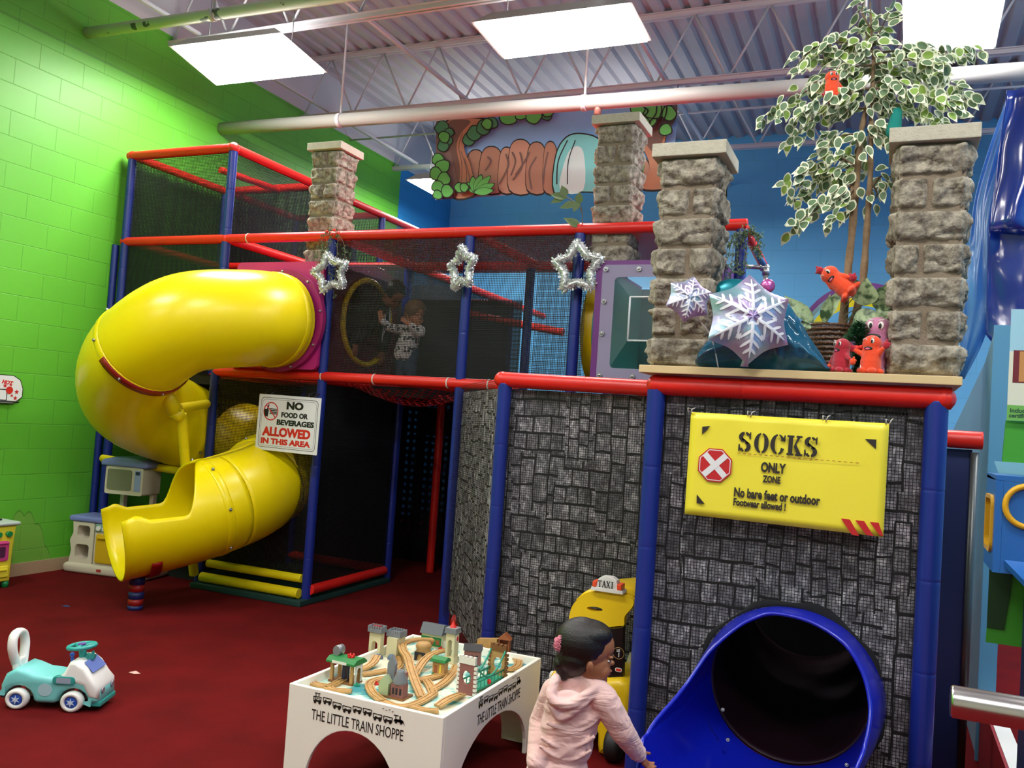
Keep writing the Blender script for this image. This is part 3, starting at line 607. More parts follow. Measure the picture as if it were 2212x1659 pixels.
cb2 = nt.nodes.new('ShaderNodeCombineXYZ'); s2 = nt.nodes.new('ShaderNodeSeparateXYZ'); nt.links.new(cb.outputs[0], s2.inputs[0]); nt.links.new(s2.outputs[1], cb2.inputs[0]); nt.links.new(s2.outputs[0], cb2.inputs[1])
bA = brk(cb2.outputs[0], .070, .058, .0042, .37); bB = brk(cb.outputs[0], .10, .062, .0050, .43); bC = brk(cb2.outputs[0], .10, .085, .0055, .6)
def sel(sc_, thr):
    v = nt.nodes.new('ShaderNodeTexVoronoi'); v.distance = 'CHEBYCHEV'; v.voronoi_dimensions = '2D'; v.inputs['Scale'].default_value = sc_; v.inputs['Randomness'].default_value = .6; nt.links.new(cb.outputs[0], v.inputs['Vector'])
    q = nt.nodes.new('ShaderNodeSeparateColor'); nt.links.new(v.outputs['Color'], q.inputs[0]); return mathn(nt, 'GREATER_THAN', q.outputs[0], thr)
def mixc(f, a, b_):
    k = nt.nodes.new('ShaderNodeMix'); k.data_type = 'RGBA'; nt.links.new(f, k.inputs[0]); nt.links.new(a, k.inputs[6]); nt.links.new(b_, k.inputs[7]); return k.outputs[2]
stones = mixc(sel(4.2, .72), mixc(sel(3.1, .62), bA, bB), bC)
g = nt.nodes.new('ShaderNodeTexNoise'); g.inputs['Scale'].default_value = 34; g.inputs['Detail'].default_value = 8; g.inputs['Roughness'].default_value = .75; g.inputs['Distortion'].default_value = .6; nt.links.new(mp.outputs[0], g.inputs['Vector'])
gr = nt.nodes.new('ShaderNodeValToRGB'); gr.color_ramp.elements[0].position = .36; gr.color_ramp.elements[0].color = lin('34343A'); e = gr.color_ramp.elements.new(.52); e.color = lin('75737A'); gr.color_ramp.elements[-1].position = .68; gr.color_ramp.elements[-1].color = lin('D2D0D6'); nt.links.new(g.outputs[0], gr.inputs[0])
m1 = nt.nodes.new('ShaderNodeMix'); m1.data_type = 'RGBA'; m1.blend_type = 'MULTIPLY'; m1.inputs[0].default_value = 1; nt.links.new(gr.outputs[0], m1.inputs[6]); nt.links.new(stones, m1.inputs[7])
m2 = nt.nodes.new('ShaderNodeVectorMath'); m2.operation = 'SCALE'; nt.links.new(m1.outputs[2], m2.inputs[0]); m2.inputs[3].default_value = 1.45
m3 = nt.nodes.new('ShaderNodeMix'); m3.data_type = 'RGBA'; m3.blend_type = 'ADD'; m3.inputs[0].default_value = 1; nt.links.new(m2.outputs[0], m3.inputs[6]); m3.inputs[7].default_value = (.006, .006, .007, 1); nt.links.new(m3.outputs[2], b.inputs['Base Color'])
M['printed_stone'] = m
FX = frame((0, 0, 0), (1, 0, 0), z=(0, -1, 0))
def stone_banner(poly, y, label, holes=None):
    mb = MB(); mb.prism(poly, -y - .004, -y, None, FX, holes=holes); return tag(mb.build('stone_banner', M['printed_stone']), label, 'wall banner', 'printed stone banners behind black netting')
stone_banner([(XF - .01, .02), (XI, .02), (XI, L1 - .07), (XF - .01, L1 - .07)], YH + .045, 'printed grey stone banner around the blue slide mouth', holes=[circ(.335, 40, -.325, .50)])
stone_banner([(XE, .005), (XF - .05, .005), (XF - .05, L1 - .06), (XE, L1 - .06)], YG + .05, 'printed grey stone banner behind the little taxi car')
mb = MB(); a = Vector((XD + .03, Y1 - .0, 0)); b_ = Vector((XE - .03, YG + .03, 0)); mb.prism([(0, .14), ((b_ - a).length, .14), ((b_ - a).length, L1 - .06), (0, L1 - .06)], -.004, 0, None, frame(a, b_ - a, y=(0, 0, 1))); tag(mb.build('stone_banner', M['printed_stone']), 'narrow printed grey stone banner right of the dark entrance', 'wall banner', 'printed stone banners behind black netting')
mb = MB(); mb.prism([(0, .02), (YG - YH, .02), (YG - YH, L1 - .07), (0, L1 - .07)], -.004, 0, None, frame((XF - .03, YH + .05, 0), (0, 1, 0), y=(0, 0, 1))); tag(mb.build('stone_banner', M['printed_stone']), 'printed stone return panel behind the middle blue post', 'wall banner', 'printed stone banners behind black netting')
# net of the front bay, with the slide's hole
from mathutils.geometry import tessellate_polygon
outer = [(XF, .03), (XI, .03), (XI, L1 - .05), (XF, L1 - .05)]; hole = circ(.335, 40, -.325, .50); tri = tessellate_polygon([[Vector((x, z, 0)) for x, z in outer], [Vector((x, z, 0)) for x, z in hole]]); flat = outer + hole
mb = MB(); mb.add([Vector((x, YH, z)) for x, z in flat], [tuple(t) for t in tri], None, False, [[flat[q] for q in t] for t in tri]); mb.build('net_panel', M['stone_net'], PS)
# bunched black net sleeve round the blue slide mouth
mb = MB(); vs = []
for k_, (r_, y_) in enumerate(((.352, YH - .002), (.346, YH - .006), (.338, YH - .003))):
    for i in range(48):
        a = 2 * PI * i / 48; rr_ = r_ + .01 * math.sin(i * 5.1) * (k_ == 0) + (.02 * max(0, math.sin(a * 1.5)) if k_ == 0 else 0); vs.append(Vector((-.325 + rr_ * math.cos(a), y_, .50 + rr_ * math.sin(a))))
mb.add(vs, [(r * 48 + i, r * 48 + (i + 1) % 48, (r + 1) * 48 + (i + 1) % 48, (r + 1) * 48 + i) for r in range(2) for i in range(48)], None, True); mb.build('net_sleeve', mat('black_fabric', '0C0D10', .8), PS)
# ------------------------------------------------------------------ signs
mat('banner_yellow', 'F5E642', .35, coat=.15); mat('ink', '2A2420', .6); mat('sign_white', 'E6E6EA', .35); mat('sign_red', 'D0241C', .5); mat('sign_black', '161616', .5); mat('banner_red', 'C4262C', .4); mat('clear_plastic', 'D8DCE0', .15, alpha=.5)
def stencil(mb, ch, T, m, h, w):
    """heavy slab-serif letters cut into stencil pieces, in a w x h cell"""
    st = .26 * w; gp = .055 * w; sr = .09 * h; z0, z1 = 0, .0012
    def poly(p): mb.prism([(x * w, y * h) for x, y in p], z0, z1, m, T)
    def arc(cx, cy, rx, ry, t, a0, a1, thin=.45, n=12):
        o = []; i = []
        for k in range(n + 1):
            a = a0 + (a1 - a0) * k / n; wd = t * (thin + (1 - thin) * abs(math.cos(a)))
            o.append((cx + rx * math.cos(a), cy + ry * math.sin(a))); i.append((cx + (rx - wd) * math.cos(a), cy + (ry - wd * .5) * math.sin(a)))
        poly(o + i[::-1])
    if ch == 'O':
        arc(.5, .5, .5, .51, .3, -PI / 2 + .12, PI / 2 - .12); arc(.5, .5, .5, .51, .3, PI / 2 + .12, 1.5 * PI - .12)
    if ch == 'C':
        arc(.52, .5, .52, .51, .3, PI / 2 + .12, 1.5 * PI - .12); arc(.52, .5, .46, .51, .26, .42, PI / 2 - .12); arc(.52, .5, .46, .51, .26, -PI / 2 + .12, -.42)
        poly([(.9, .66), (1.0, .66), (1.0, .98), (.93, .98), (.86, .84)])
    if ch == 'K':
        poly([(0, 0), (.46, 0), (.46, .1), (.38, .1), (.38, .9), (.46, .9), (.46, 1), (0, 1), (0, .9), (.1, .9), (.1, .1), (0, .1)])
        poly([(.46, .46), (.68, .9), (.60, .9), (.60, 1), (1.0, 1), (1.0, .9), (.86, .9), (.62, .56), (.95, .1), (1.05, .1), (1.05, 0), (.58, 0), (.58, .1), (.66, .1), (.46, .42)])
    if ch == 'S':
        arc(.5, .74, .46, .27, .31, PI / 2 + .14, 1.5 * PI - .1, .8); arc(.5, .74, .42, .27, .26, .5, PI / 2 - .14, .6)
        arc(.5, .26, .48, .27, .31, -PI / 2 + .14, PI / 2 - .1, .8); arc(.5, .26, .44, .27, .26, PI + .5, 1.5 * PI - .14, .6)
        poly([(.26, .62), (.5, .52), (.76, .38), (.8, .46), (.5, .62), (.3, .7)])
        poly([(.86, .64), (.95, .64), (.95, 1.0), (.88, 1.0), (.8, .84)]); poly([(.05, .36), (.14, .36), (.2, .16), (.12, 0), (.05, 0)])
# yellow SOCKS banner
A, B_, C_, D_ = [P(x, y, Y=YH - .05) for x, y in ((1493, 890), (1921, 915), (1908, 1160), (1479, 1110))]
T = frame(D_, C_ - D_, y=A - D_); W = (C_ - D_).length; H = (A - D_).length
SB = wthing('socks_banner', 'yellow vinyl banner reading SOCKS ONLY ZONE hung on the stone wall', 'sign', D_)
mb = MB(); nx, ny = 24, 14; vs = []
for i in range(nx + 1):
    for j in range(ny + 1):
        u, v = i / nx, j / ny; p = T @ Vector((W * u, H * v, 0)); top = A.lerp(B_, u); bot = D_.lerp(C_, u); p = bot.lerp(top, v)
        p.y += .004 * math.sin(u * 9 + v * 3) * (1 if v > .6 else .3) * v - .002 + .004 * math.sin(u * 22) * max(0, v - .85) * 5; vs.append(p)
mb.add(vs, [(i * (ny + 1) + j, (i + 1) * (ny + 1) + j, (i + 1) * (ny + 1) + j + 1, i * (ny + 1) + j + 1) for i in range(nx) for j in range(ny)], None, True)
mb.build('sheet', M['banner_yellow'], SB, solid=.0015)
def bpix(x, y): # banner coordinates (0..1) from banner corners in the photo, bilinear
    lx = 1493 + (1479 - 1493) * ((y - 890) / 222); rx = 1921 + (1908 - 1921) * ((y - 915) / 245); u = (x - lx) / (rx - lx)
    ty = 890 + 25 * u; by = 1110 + 50 * u; return u * W, (by - y) / (by - ty) * H
OFF = .0085
def BT(x, y): u, v = bpix(x, y); return T @ Matrix.Translation((u, v, OFF))
sx = W / 428
mb = MB()
u0, v0 = bpix(1600, 975); 
hL = .078; wL = .056
for k, ch in enumerate('SOCKS'):
    stencil(mb, ch, T @ Matrix.Translation((u0 + k * .0625, v0 + .002, OFF)), M['ink'], hL, wL * (.92 if ch == 'S' else 1))
text('ONLY', .037, BT(1652, 1018), M['ink'], mb, bold=.0022, xs=.66); text('ZONE', .026, BT(1657, 1041), M['ink'], mb, bold=.0016, xs=.66)
text('No bare feet or outdoor', .036, BT(1592, 1072), M['ink'], mb, bold=.0018, xs=.64); text('Footwear allowed !', .028, BT(1591, 1091), M['ink'], mb, bold=.0015, xs=.66)
mb.build('lettering', None, SB)
for (a, b2, c2) in (((1519, 922), (1538, 920), (1519, 939)), ((1871, 945), (1894, 946), (1893, 967)), ((1508, 1068), (1508, 1087), (1527, 1089))):
    pts = [bpix(*a), bpix(*b2), bpix(*c2)]
    mb = MB(); mb.prism(pts, 0, .001, M['ink'], T @ Matrix.Translation((0, 0, OFF))); mb.build('corner_mark', None, SB)
mb = MB()
for k in range(22):
    x = 1600 + k * 12; p0 = bpix(x, 979 + (x - 1600) * .077); mb.prism([(p0[0], p0[1]), (p0[0] + .012, p0[1]), (p0[0] + .012, p0[1] + .0022), (p0[0], p0[1] + .0022)], 0, .001, mat('ink_brown', '9A4A20', .5), T @ Matrix.Translation((0, 0, OFF)))
mb.build('dashed_line', None, SB)
mb = MB(); cx, cy = bpix(1549, 1005); R8 = .072; mk = lambda r, a0=PI / 8: [(cx + r * math.cos(a0 + PI / 4 * i), cy + r * math.sin(a0 + PI / 4 * i)) for i in range(8)]
mb.prism(mk(R8), 0, .001, M['banner_red'], T @ Matrix.Translation((0, 0, OFF))); mb.prism(mk(R8 * .93), .001, .0014, M['sign_white'], T @ Matrix.Translation((0, 0, OFF))); mb.prism(mk(R8 * .88), .0014, .0018, M['banner_red'], T @ Matrix.Translation((0, 0, OFF)))
for s_ in (1, -1):
    d = Vector((.7, .7 * s_)); n_ = Vector((-d.y, d.x)); mb.prism([(cx + d.x * e * R8 * .86 + n_.x * f_ * .012, cy + d.y * e * R8 * .86 + n_.y * f_ * .012) for e, f_ in ((-1, -1), (1, -1), (1, 1), (-1, 1))], .0018 + .0004 * (s_ + 1), .0022 + .0004 * (s_ + 1), M['sign_white'], T @ Matrix.Translation((0, 0, OFF)))
mb.build('stop_symbol', None, SB)
mb = MB()
for k in range(3):
    x = 1823 + 29 * k; pts = [bpix(x, 1120 + 3.3 * k), bpix(x + 18, 1122 + 3.3 * k), bpix(min(x + 37, 1908), 1158), bpix(x + 22 if k < 2 else 1900, 1155)]
    mb.prism(pts, 0, .001, M['banner_red'], T @ Matrix.Translation((0, 0, OFF)))
mb.build('red_stripes', None, SB)
for q in (A, A.lerp(B_, .32), A.lerp(B_, .7), B_):
    mb = MB(); mb.tube([q + Vector((0, -.004, -.006)), q + Vector((.006, -.012, .012)), q + Vector((.014, .03, .02))], .0025, n=6); mb.tube([q + Vector((-.01, -.006, -.004)), q + Vector((-.012, -.01, .015)), q + Vector((0, .03, .012))], .002, n=6); mb.build('cable_tie', M['tie_white'], SB)
# NO FOOD sign
A, B_, C_, D_ = [P(x, y, Y=Y1 - .21) for x, y in ((557, 850), (690, 860), (684, 984), (540, 972))]
D_ = A + (C_ - B_); T = frame(D_, C_ - D_, y=A - D_); W = (C_ - D_).length; H = (A - D_).length
NF = wthing('no_food_sign', 'white sign reading NO FOOD OR BEVERAGES ALLOWED IN THIS AREA', 'sign', D_)
mb = MB(); mb.prism(rrect(0, 0, W, H, .006), -.004, 0, M['sign_white'], T); mb.build('board', None, NF)
mb = MB()
for e, t_ in ((.022, .0035), (.036, .0018)):
    mb.prism(rrect(e, e, W - e, H - e, .03), 0, .0006, M['sign_black'], T, holes=[list(reversed(rrect(e + t_, e + t_, W - e - t_, H - e - t_, .028)))])
mb.build('border', None, NF); mb = MB()
def ft(s_, x, y, h, w, col):
    cu_w = None; mbt = MB(); text(s_, h, Matrix.Identity(4), None, mbt, bold=h * .075); xs_ = [v.x for v in mbt.v]; k = w / (max(xs_) - min(xs_)); x_ = x - min(xs_) * k
    text(s_, h, T @ Matrix.Translation((x_, y, .0004)), M[col], mb, bold=h * .075, xs=k)
ft('NO', W * .46, H * .765, H * .125, W * .27, 'sign_black'); ft('FOOD OR', W * .385, H * .615, H * .085, W * .43, 'sign_black'); ft('BEVERAGES', W * .32, H * .475, H * .09, W * .60, 'sign_black')
ft('ALLOWED', W * .095, H * .27, H * .15, W * .78, 'sign_red'); ft('IN THIS AREA', W * .085, H * .125, H * .095, W * .80, 'sign_red')
mb.build('lettering', None, NF); mb = MB(); cx, cy = W * .21, H * .70; r_ = H * .165
mb.prism(circ(r_, 32, cx, cy), 0, .0006, M['sign_red'], T, holes=[list(reversed(circ(r_ * .88, 32, cx, cy)))])
d = Vector((.7, -.7)); n_ = Vector((.7, .7))
mb.prism([(cx - .10 * W, cy - .09 * H), (cx - .045 * W, cy - .1 * H), (cx - .035 * W, cy + .03 * H), (cx - .11 * W, cy + .04 * H)], 0, .0006, M['sign_black'], T); mb.prism([(cx - .07 * W, cy + .03 * H), (cx - .05 * W, cy + .12 * H), (cx - .03 * W, cy + .115 * H), (cx - .05 * W, cy + .03 * H)], 0, .0006, M['sign_black'], T)
for k in range(4): mb.prism(rrect(cx - .02 * W, cy - .05 * H + k * .028 * H, cx + .1 * W, cy - .032 * H + k * .028 * H, .002), 0, .0006, M['sign_black'], T)
mb.prism([(cx + d.x * e * r_ * .95 + n_.x * f_ * .004, cy + d.y * e * r_ * .95 + n_.y * f_ * .004) for e, f_ in ((-1, -1), (1, -1), (1, 1), (-1, 1))], .0006, .0012, M['sign_red'], T)
mb.build('pictogram', None, NF)
for u in (.14, .84):
    q = T @ Vector((W * u, H, 0)); mb = MB(); mb.tube([q, q + Vector((.01, -.01, .03)), q + Vector((0, .05, .035))], .004, n=6); mb.cyl(q + Vector((-.025, 0, -.0)), q + Vector((-.03, .02, .03)), .006, n=6); mb.cyl(q + Vector((.025, 0, 0)), q + Vector((.035, .05, .03)), .006, n=6); mb.build('hook', M['sign_black'], NF)
# ------------------------------------------------------------------ stone pillars
m, nt, b = newmat('split_stone'); b.inputs['Roughness'].default_value = .95; b.inputs['Specular IOR Level'].default_value = .2
tc = nt.nodes.new('ShaderNodeTexCoord'); n1 = nt.nodes.new('ShaderNodeTexNoise'); n1.inputs['Scale'].default_value = 22; n1.inputs['Detail'].default_value = 8; n1.inputs['Roughness'].default_value = .7; nt.links.new(tc.outputs['Object'], n1.inputs['Vector'])
r = nt.nodes.new('ShaderNodeValToRGB'); r.color_ramp.elements[0].position = .36; r.color_ramp.elements[0].color = lin('5E564C'); r.color_ramp.elements[1].position = .62; r.color_ramp.elements[1].color = lin('B0A898'); nt.links.new(n1.outputs[0], r.inputs[0]); nt.links.new(r.outputs[0], b.inputs['Base Color'])
n2 = nt.nodes.new('ShaderNodeTexNoise'); n2.inputs['Scale'].default_value = 90; n2.inputs['Detail'].default_value = 6; nt.links.new(tc.outputs['Object'], n2.inputs['Vector']); bp = nt.nodes.new('ShaderNodeBump'); bp.inputs['Strength'].default_value = .9; bp.inputs['Distance'].default_value = .006; nt.links.new(n2.outputs[0], bp.inputs['Height']); nt.links.new(bp.outputs[0], b.inputs['Normal'])
M['split_stone'] = m; mat('mortar', '857766', .95, bump=.5, bscale=120); mat('cap_stone', 'C2BCAA', .85, bump=.3, bscale=150, var=.12, vscale=60)
def pillar_mesh(seed):
    """seven courses of split-face block, 0.26 m square, origin at the base centre"""
    rs = random.Random(seed); mb = MB(); hw = .118; ch = .128; gap = .009; H = 7 * ch
    mb.box((-hw + .002, -hw + .002, 0), (hw - .002, hw - .002, H), M['mortar'])
    def face(cu, nrm, hu, z0, z1, joints):
        u = Vector((-nrm.y, nrm.x, 0)); segs = [-hu] + joints + [hu]
        for a, b_ in zip(segs[:-1], segs[1:]):
            a += gap / 2 if a > -hu else -.006; b_ -= gap / 2 if b_ < hu else -.006; nx = max(8, int((b_ - a) / .0075)); nz = 15; vs = []; off = Vector((rs.random() * 50, rs.random() * 50, rs.random() * 50)); cut = rs.uniform(-.4, .4); cph = rs.random() * 6
            for i in range(nx + 1):
                for j in range(nz + 1):
                    s_, t_ = i / nx, j / nz; x = a + (b_ - a) * s_; z = z0 + (z1 - z0) * t_; base = nrm * hw + u * x + Vector((0, 0, z))
                    e = min(s_, 1 - s_) * (b_ - a); f_ = min(t_, 1 - t_) * (z1 - z0); ed = min(1, e / .014) * min(1, f_ / .012); ed = ed ** .5
                    nn = noise.fractal(base * 16 + off, .9, 2.1, 5); low = noise.noise(base * 7 + off * .3)
                    ridge = .35 + .2 * math.sin(s_ * 5 + cph) + cut * s_
                    d = .012 + .016 * nn + .010 * low + (.010 if t_ > ridge + .12 * nn else -.004)
                    vs.append(base + nrm * (-.016 + (.016 + max(.0, d)) * ed) + u * (noise.noise(base * 40) * .002))
            mb.add(vs, [(i * (nz + 1) + j, (i + 1) * (nz + 1) + j, (i + 1) * (nz + 1) + j + 1, i * (nz + 1) + j + 1) for i in range(nx) for j in range(nz)], M['split_stone'], True)
    for c in range(7):
        z0 = c * ch + gap / 2; z1 = (c + 1) * ch - gap / 2
        for k, nrm in enumerate((Vector((0, -1, 0)), Vector((1, 0, 0)), Vector((0, 1, 0)), Vector((-1, 0, 0)))):
            face(None, nrm, hw, z0, z1, [] if (c + (k % 2)) % 2 == 0 else [rs.uniform(-.03, .02)])
    return mb, H
pil = []
for sd in (3, 11):
    mb, PH = pillar_mesh(sd); o = mb.build('shaft', None); pil.append(o)
capm = MB(); capm.box((-.158, -.158, PH), (.158, .158, PH + .058), bev=.004); cap = capm.build('cap', M['cap_stone'])
def pillar(loc, k, rz, label, sc=1.0):
    t = thing('stone_pillar', label, 'pillar', loc, rz, 'stone block pillars standing on the play structure'); t.scale = (sc, sc, sc)
    for o in (pil[k], cap):
        if o.parent: 
            n_ = o.copy(); C.collection.objects.link(n_); n_.parent = t
        else: o.parent = t
    return t
pillar((-.83, 3.735, 1.766), 0, 0, 'stone pillar left of the foil snowflake balloons'); pillar((.105, 3.735, 1.766), 1, 0, 'stone pillar at the right end of the beige shelf')
pillar((-1.77, 5.62, 2.572), 0, PI, 'slimmer looking stone pillar on the purple window box', 1.06); pillar((-4.17, 5.68, 2.602), 1, PI / 2, 'stone pillar above the pink box', 1.02)
# beige shelf
mb = MB(); mb.box((-.975, 3.535, 1.732), (.235, 3.98, 1.764), bev=.003); tag(mb.build('shelf_board', mat('beige_board', 'D9BF8E', .5)), 'beige board laid along the top of the stone wall', 'shelf')
# ------------------------------------------------------------------ train table and everything on it
mat('table_paint', 'FBF6EC', .35, bump=.05, bscale=30); mat('table_ink', '1C1612', .6); mat('track_wood', 'C79A5E', .5, var=.2, vscale=30); mat('track_groove', '9A6C38', .6); mat('wood_dark', '8A5A30', .6, var=.25, vscale=30)
m, nt, b = newmat('painted_island'); b.inputs['Roughness'].default_value = .5
tc = nt.nodes.new('ShaderNodeTexCoord'); n1 = nt.nodes.new('ShaderNodeTexNoise'); n1.inputs['Scale'].default_value = 7; n1.inputs['Detail'].default_value = 5; n1.inputs['Distortion'].default_value = 1.2; nt.links.new(tc.outputs['Object'], n1.inputs['Vector'])
r = nt.nodes.new('ShaderNodeValToRGB'); r.color_ramp.elements[0].position = .40; r.color_ramp.elements[0].color = lin('3A8E96'); r.color_ramp.elements[1].position = .52; r.color_ramp.elements[1].color = lin('E6E6CE'); e = r.color_ramp.elements.new(.47); e.color = lin('9FCFC4'); nt.links.new(n1.outputs[0], r.inputs[0]); nt.links.new(r.outputs[0], b.inputs['Base Color']); M['painted_island'] = m
tx0, tx1, ty0, ty1, tz = -2.125, -1.435, 2.857, 3.825, .40
TT = wthing('train_table', 'white play table with arched sides and train artwork, covered in wooden track', 'play table', (-1.78, 3.34, 0))
def arch_poly(L, H, ax0, ax1, atop):
    c = (ax0 + ax1) / 2; rx = (ax1 - ax0) / 2; pts = [(0, 0), (ax0, 0)]; base = .03
    pts += [(c - rx * math.cos(PI * k / 20), base + (atop - base) * math.sin(PI * k / 20)) for k in range(21)]
    return pts + [(ax1, 0), (L, 0), (L, H), (0, H)]
LX = tx1 - tx0; LY = ty1 - ty0
for nm, T, L, a0, a1, _h in (('side_panel', frame((tx0, ty0 + .018, 0), (1, 0, 0), y=(0, 0, 1)), LX, .10, .52, .272), ('side_panel', frame((tx0, ty1, 0), (1, 0, 0), y=(0, 0, 1)), LX, .10, .52, .272)):
    mb = MB(); mb.prism(arch_poly(L, tz, a0, a1, .272), 0, .018, None, T); mb.build(nm, M['table_paint'], TT, bevel=.003)
for x in (tx0, tx1 - .018):
    mb = MB(); mb.prism(arch_poly(LY - .036, tz, .11, LY - .036 - .11, .272), 0, .018, None, frame((x, ty0 + .018, 0), (0, 1, 0), y=(0, 0, 1))); mb.build('side_panel', M['table_paint'], TT, bevel=.003)
mb = MB(); mb.box((tx0 + .018, ty0 + .018, tz - .048), (tx1 - .018, ty1 - .018, tz - .036)); mb.build('play_board', M['painted_island'], TT)
TZ = tz - .036
def train_art(T, W, mb, ink):
    """loco, seven trucks and the words, in a strip W wide; local origin left baseline of the words"""
    tmp = MB(); text('THE LITTLE TRAIN SHOPPE', W * .10, Matrix.Identity(4), ink, tmp, bold=.0); xw = max(v.x for v in tmp.v)
    text('THE LITTLE TRAIN SHOPPE', W * .10, T, ink, mb, bold=.0, xs=W / xw)
    def pr_(p, q=0): mb.prism(p, q, q + .0006, ink, T)
    def line(a, b_, w=.0016): 
        d = (Vector(b_) - Vector(a)).normalized(); n_ = Vector((-d.y, d.x)) * w; pr_([(a[0] - n_.x, a[1] - n_.y), (b_[0] - n_.x, b_[1] - n_.y), (b_[0] + n_.x, b_[1] + n_.y), (a[0] + n_.x, a[1] + n_.y)])
    u = W / 9; base = W * .155
    for k in range(9):
        x = k * u; yb = base + .006 * math.sin(k * 1.7) - k * .0012; h = u * .52
        for wx in (.25, .72): pr_(circ(u * .12, 10, x + u * wx, yb + u * .08))
        pr_([(x + u * .08, yb + u * .14), (x + u * .88, yb + u * .12), (x + u * .8, yb + u * .34), (x + u * .5, yb + u * .27), (x + u * .3, yb + u * .36)])
        if k == 0:
            line((x + u * .05, yb + h), (x + u * .9, yb + h * 1.1)); line((x + u * .1, yb + u * .15), (x + u * .1, yb + h)); line((x + u * .85, yb + u * .15), (x + u * .85, yb + h)); line((x + u * .3, yb + h), (x + u * .32, yb + h * 1.6)); line((x + u * .6, yb + h), (x + u * .62, yb + h * 1.6)); line((x + u * .2, yb + h * 1.6), (x + u * .75, yb + h * 1.65))
            for q in range(3): pr_([(x + u * (.2 + .2 * q), yb + u * .36), (x + u * (.3 + .2 * q), yb + u * .36), (x + u * (.3 + .2 * q), yb + u * .46), (x + u * (.2 + .2 * q), yb + u * .46)])
        elif k == 8:
            pr_([(x, yb + u * .12), (x + u * .95, yb + u * .1), (x + u * 1.1, yb - u * .05), (x + u * .9, yb + u * .3), (x + u * .7, yb + u * .36), (x + u * .1, yb + u * .3)]); line((x + u * .62, yb + u * .3), (x + u * .6, yb + u * .62), .003); line((x + u * .2, yb + u * .3), (x + u * .2, yb + u * .6)); line((x, yb + u * .6), (x + u * .45, yb + u * .62))
            for q in range(4): line((x - u * (.2 + .3 * q), yb + u * .82 + .004 * (q % 2)), (x - u * (.05 + .3 * q), yb + u * .86 + .004 * (q % 2)), .001)
        else:
            line((x + u * .06, yb + h), (x + u * .9, yb + h * .96)); line((x + u * .1, yb + u * .14), (x + u * .06, yb + h)); line((x + u * .86, yb + u * .12), (x + u * .9, yb + h * .96))
mb = MB(); a = P(673, 1546, Y=ty0); train_art(frame((a.x, ty0 - .0006, a.z - .012), (1, 0, 0), y=(0, 0, 1)), P(871, 1590, Y=ty0).x - a.x, mb, M['table_ink']); mb.build('front_artwork', None, TT)
a = P(1030, 1566, X=tx1); b_ = P(1122, 1513, X=tx1); mb = MB(); train_art(frame((tx1 + .0006, a.y, a.z - .005), (0, 1, 0), y=(0, 0, 1)), b_.y - a.y, mb, M['table_ink']); mb.build('side_artwork', None, TT)
def tp(x, y, z=0.): return P(580 + x / 3.568, 1300 + y / 3.568, Z=TZ + z)
TRN = [0.]
def track(pts, label, w=.019, lift=None):
    """grooved wooden track; pts are (x, y, height)"""
    TRN[0] += .00045; c = catmull([tp(x, y, z + TRN[0]) for x, y, z in pts], 6); mb = MB(); th = .009
    prof = [(-w, 0), (-w, th), (-w * .62, th), (-w * .62, th * .55), (-w * .42, th * .55), (-w * .42, th), (w * .42, th), (w * .42, th * .55), (w * .62, th * .55), (w * .62, th), (w, th), (w, 0)]; n = len(prof); vs = []
    for i, p in enumerate(c):
        t = (c[min(i + 1, len(c) - 1)] - c[max(0, i - 1)]); s_ = Vector((t.y, -t.x, 0)).normalized()
        for a, h in prof: vs.append(p + s_ * a + Vector((0, 0, h + .0005)))
    mb.add(vs, [(i * n + j, i * n + (j + 1) % n, (i + 1) * n + (j + 1) % n, (i + 1) * n + j) for i in range(len(c) - 1) for j in range(n)], M['track_wood'])
    k = len(c) - 1; mb.f.append(list(range(n))); mb.mi.append(0); mb.sm.append(False); mb.f.append([k * n + j for j in reversed(range(n))]); mb.mi.append(0); mb.sm.append(False)
    return tag(mb.build('toy_track', None), label, 'toy track', 'wooden train track pieces on the play table')
L0 = .0
track([(560, 545, 0), (430, 560, 0), (345, 600, 0), (350, 640, 0), (450, 660, 0)], 'wooden track curling round the left end of the play table')
track([(450, 665, 0), (520, 640, 0), (600, 600, 0), (700, 590, 0)], 'wooden track running under the green roofed station'); track([(460, 672, 0), (500, 690, 0), (640, 700, 0)], 'short wooden track in front of the green roofed station')
track([(835, 425, .03), (810, 470, .02), (760, 510, .005), (690, 530, 0)], 'sloping wooden track leaving the castle gate'); track([(720, 570, 0), (820, 555, 0), (920, 535, 0)], 'wooden track between the green station and the red barn')
track([(1270, 300, .045), (1150, 300, .05), (1040, 330, .055), (1040, 385, .055), (1075, 440, .05), (1100, 540, .035), (1140, 650, .015), (1180, 745, 0)], 'long raised wooden track descending across the middle of the table')
track([(1385, 380, .03), (1290, 400, .04), (1210, 450, .03), (1150, 530, .01), (1130, 570, 0)], 'raised wooden track leading to the clock tower')
track([(960, 595, 0), (850, 605, 0), (780, 640, 0), (800, 710, 0), (880, 775, 0)], 'curved wooden track left of the grey silo'); track([(890, 780, 0), (980, 815, 0), (1090, 810, 0), (1190, 770, 0), (1270, 720, 0)], 'curved wooden track along the near edge of the table')
track([(1270, 720, 0), (1240, 650, 0), (1200, 610, 0), (1100, 600, 0)], 'wooden track bending right of the long slope'); track([(1250, 690, 0), (1340, 640, 0), (1410, 570, 0), (1450, 500, 0)], 'wooden track climbing beside the brick bridge tower')
track([(1150, 610, 0), (1260, 590, 0), (1360, 560, 0), (1460, 540, 0)], 'straight wooden track in front of the small green hut'); track([(1110, 820, 0), (1200, 845, 0), (1310, 850, 0)], 'wooden track at the near corner of the table')
track([(1300, 815, .0), (1360, 775, .012), (1420, 745, .014), (1490, 720, .0)], 'loose rippled wooden ramp track lying at the near corner')
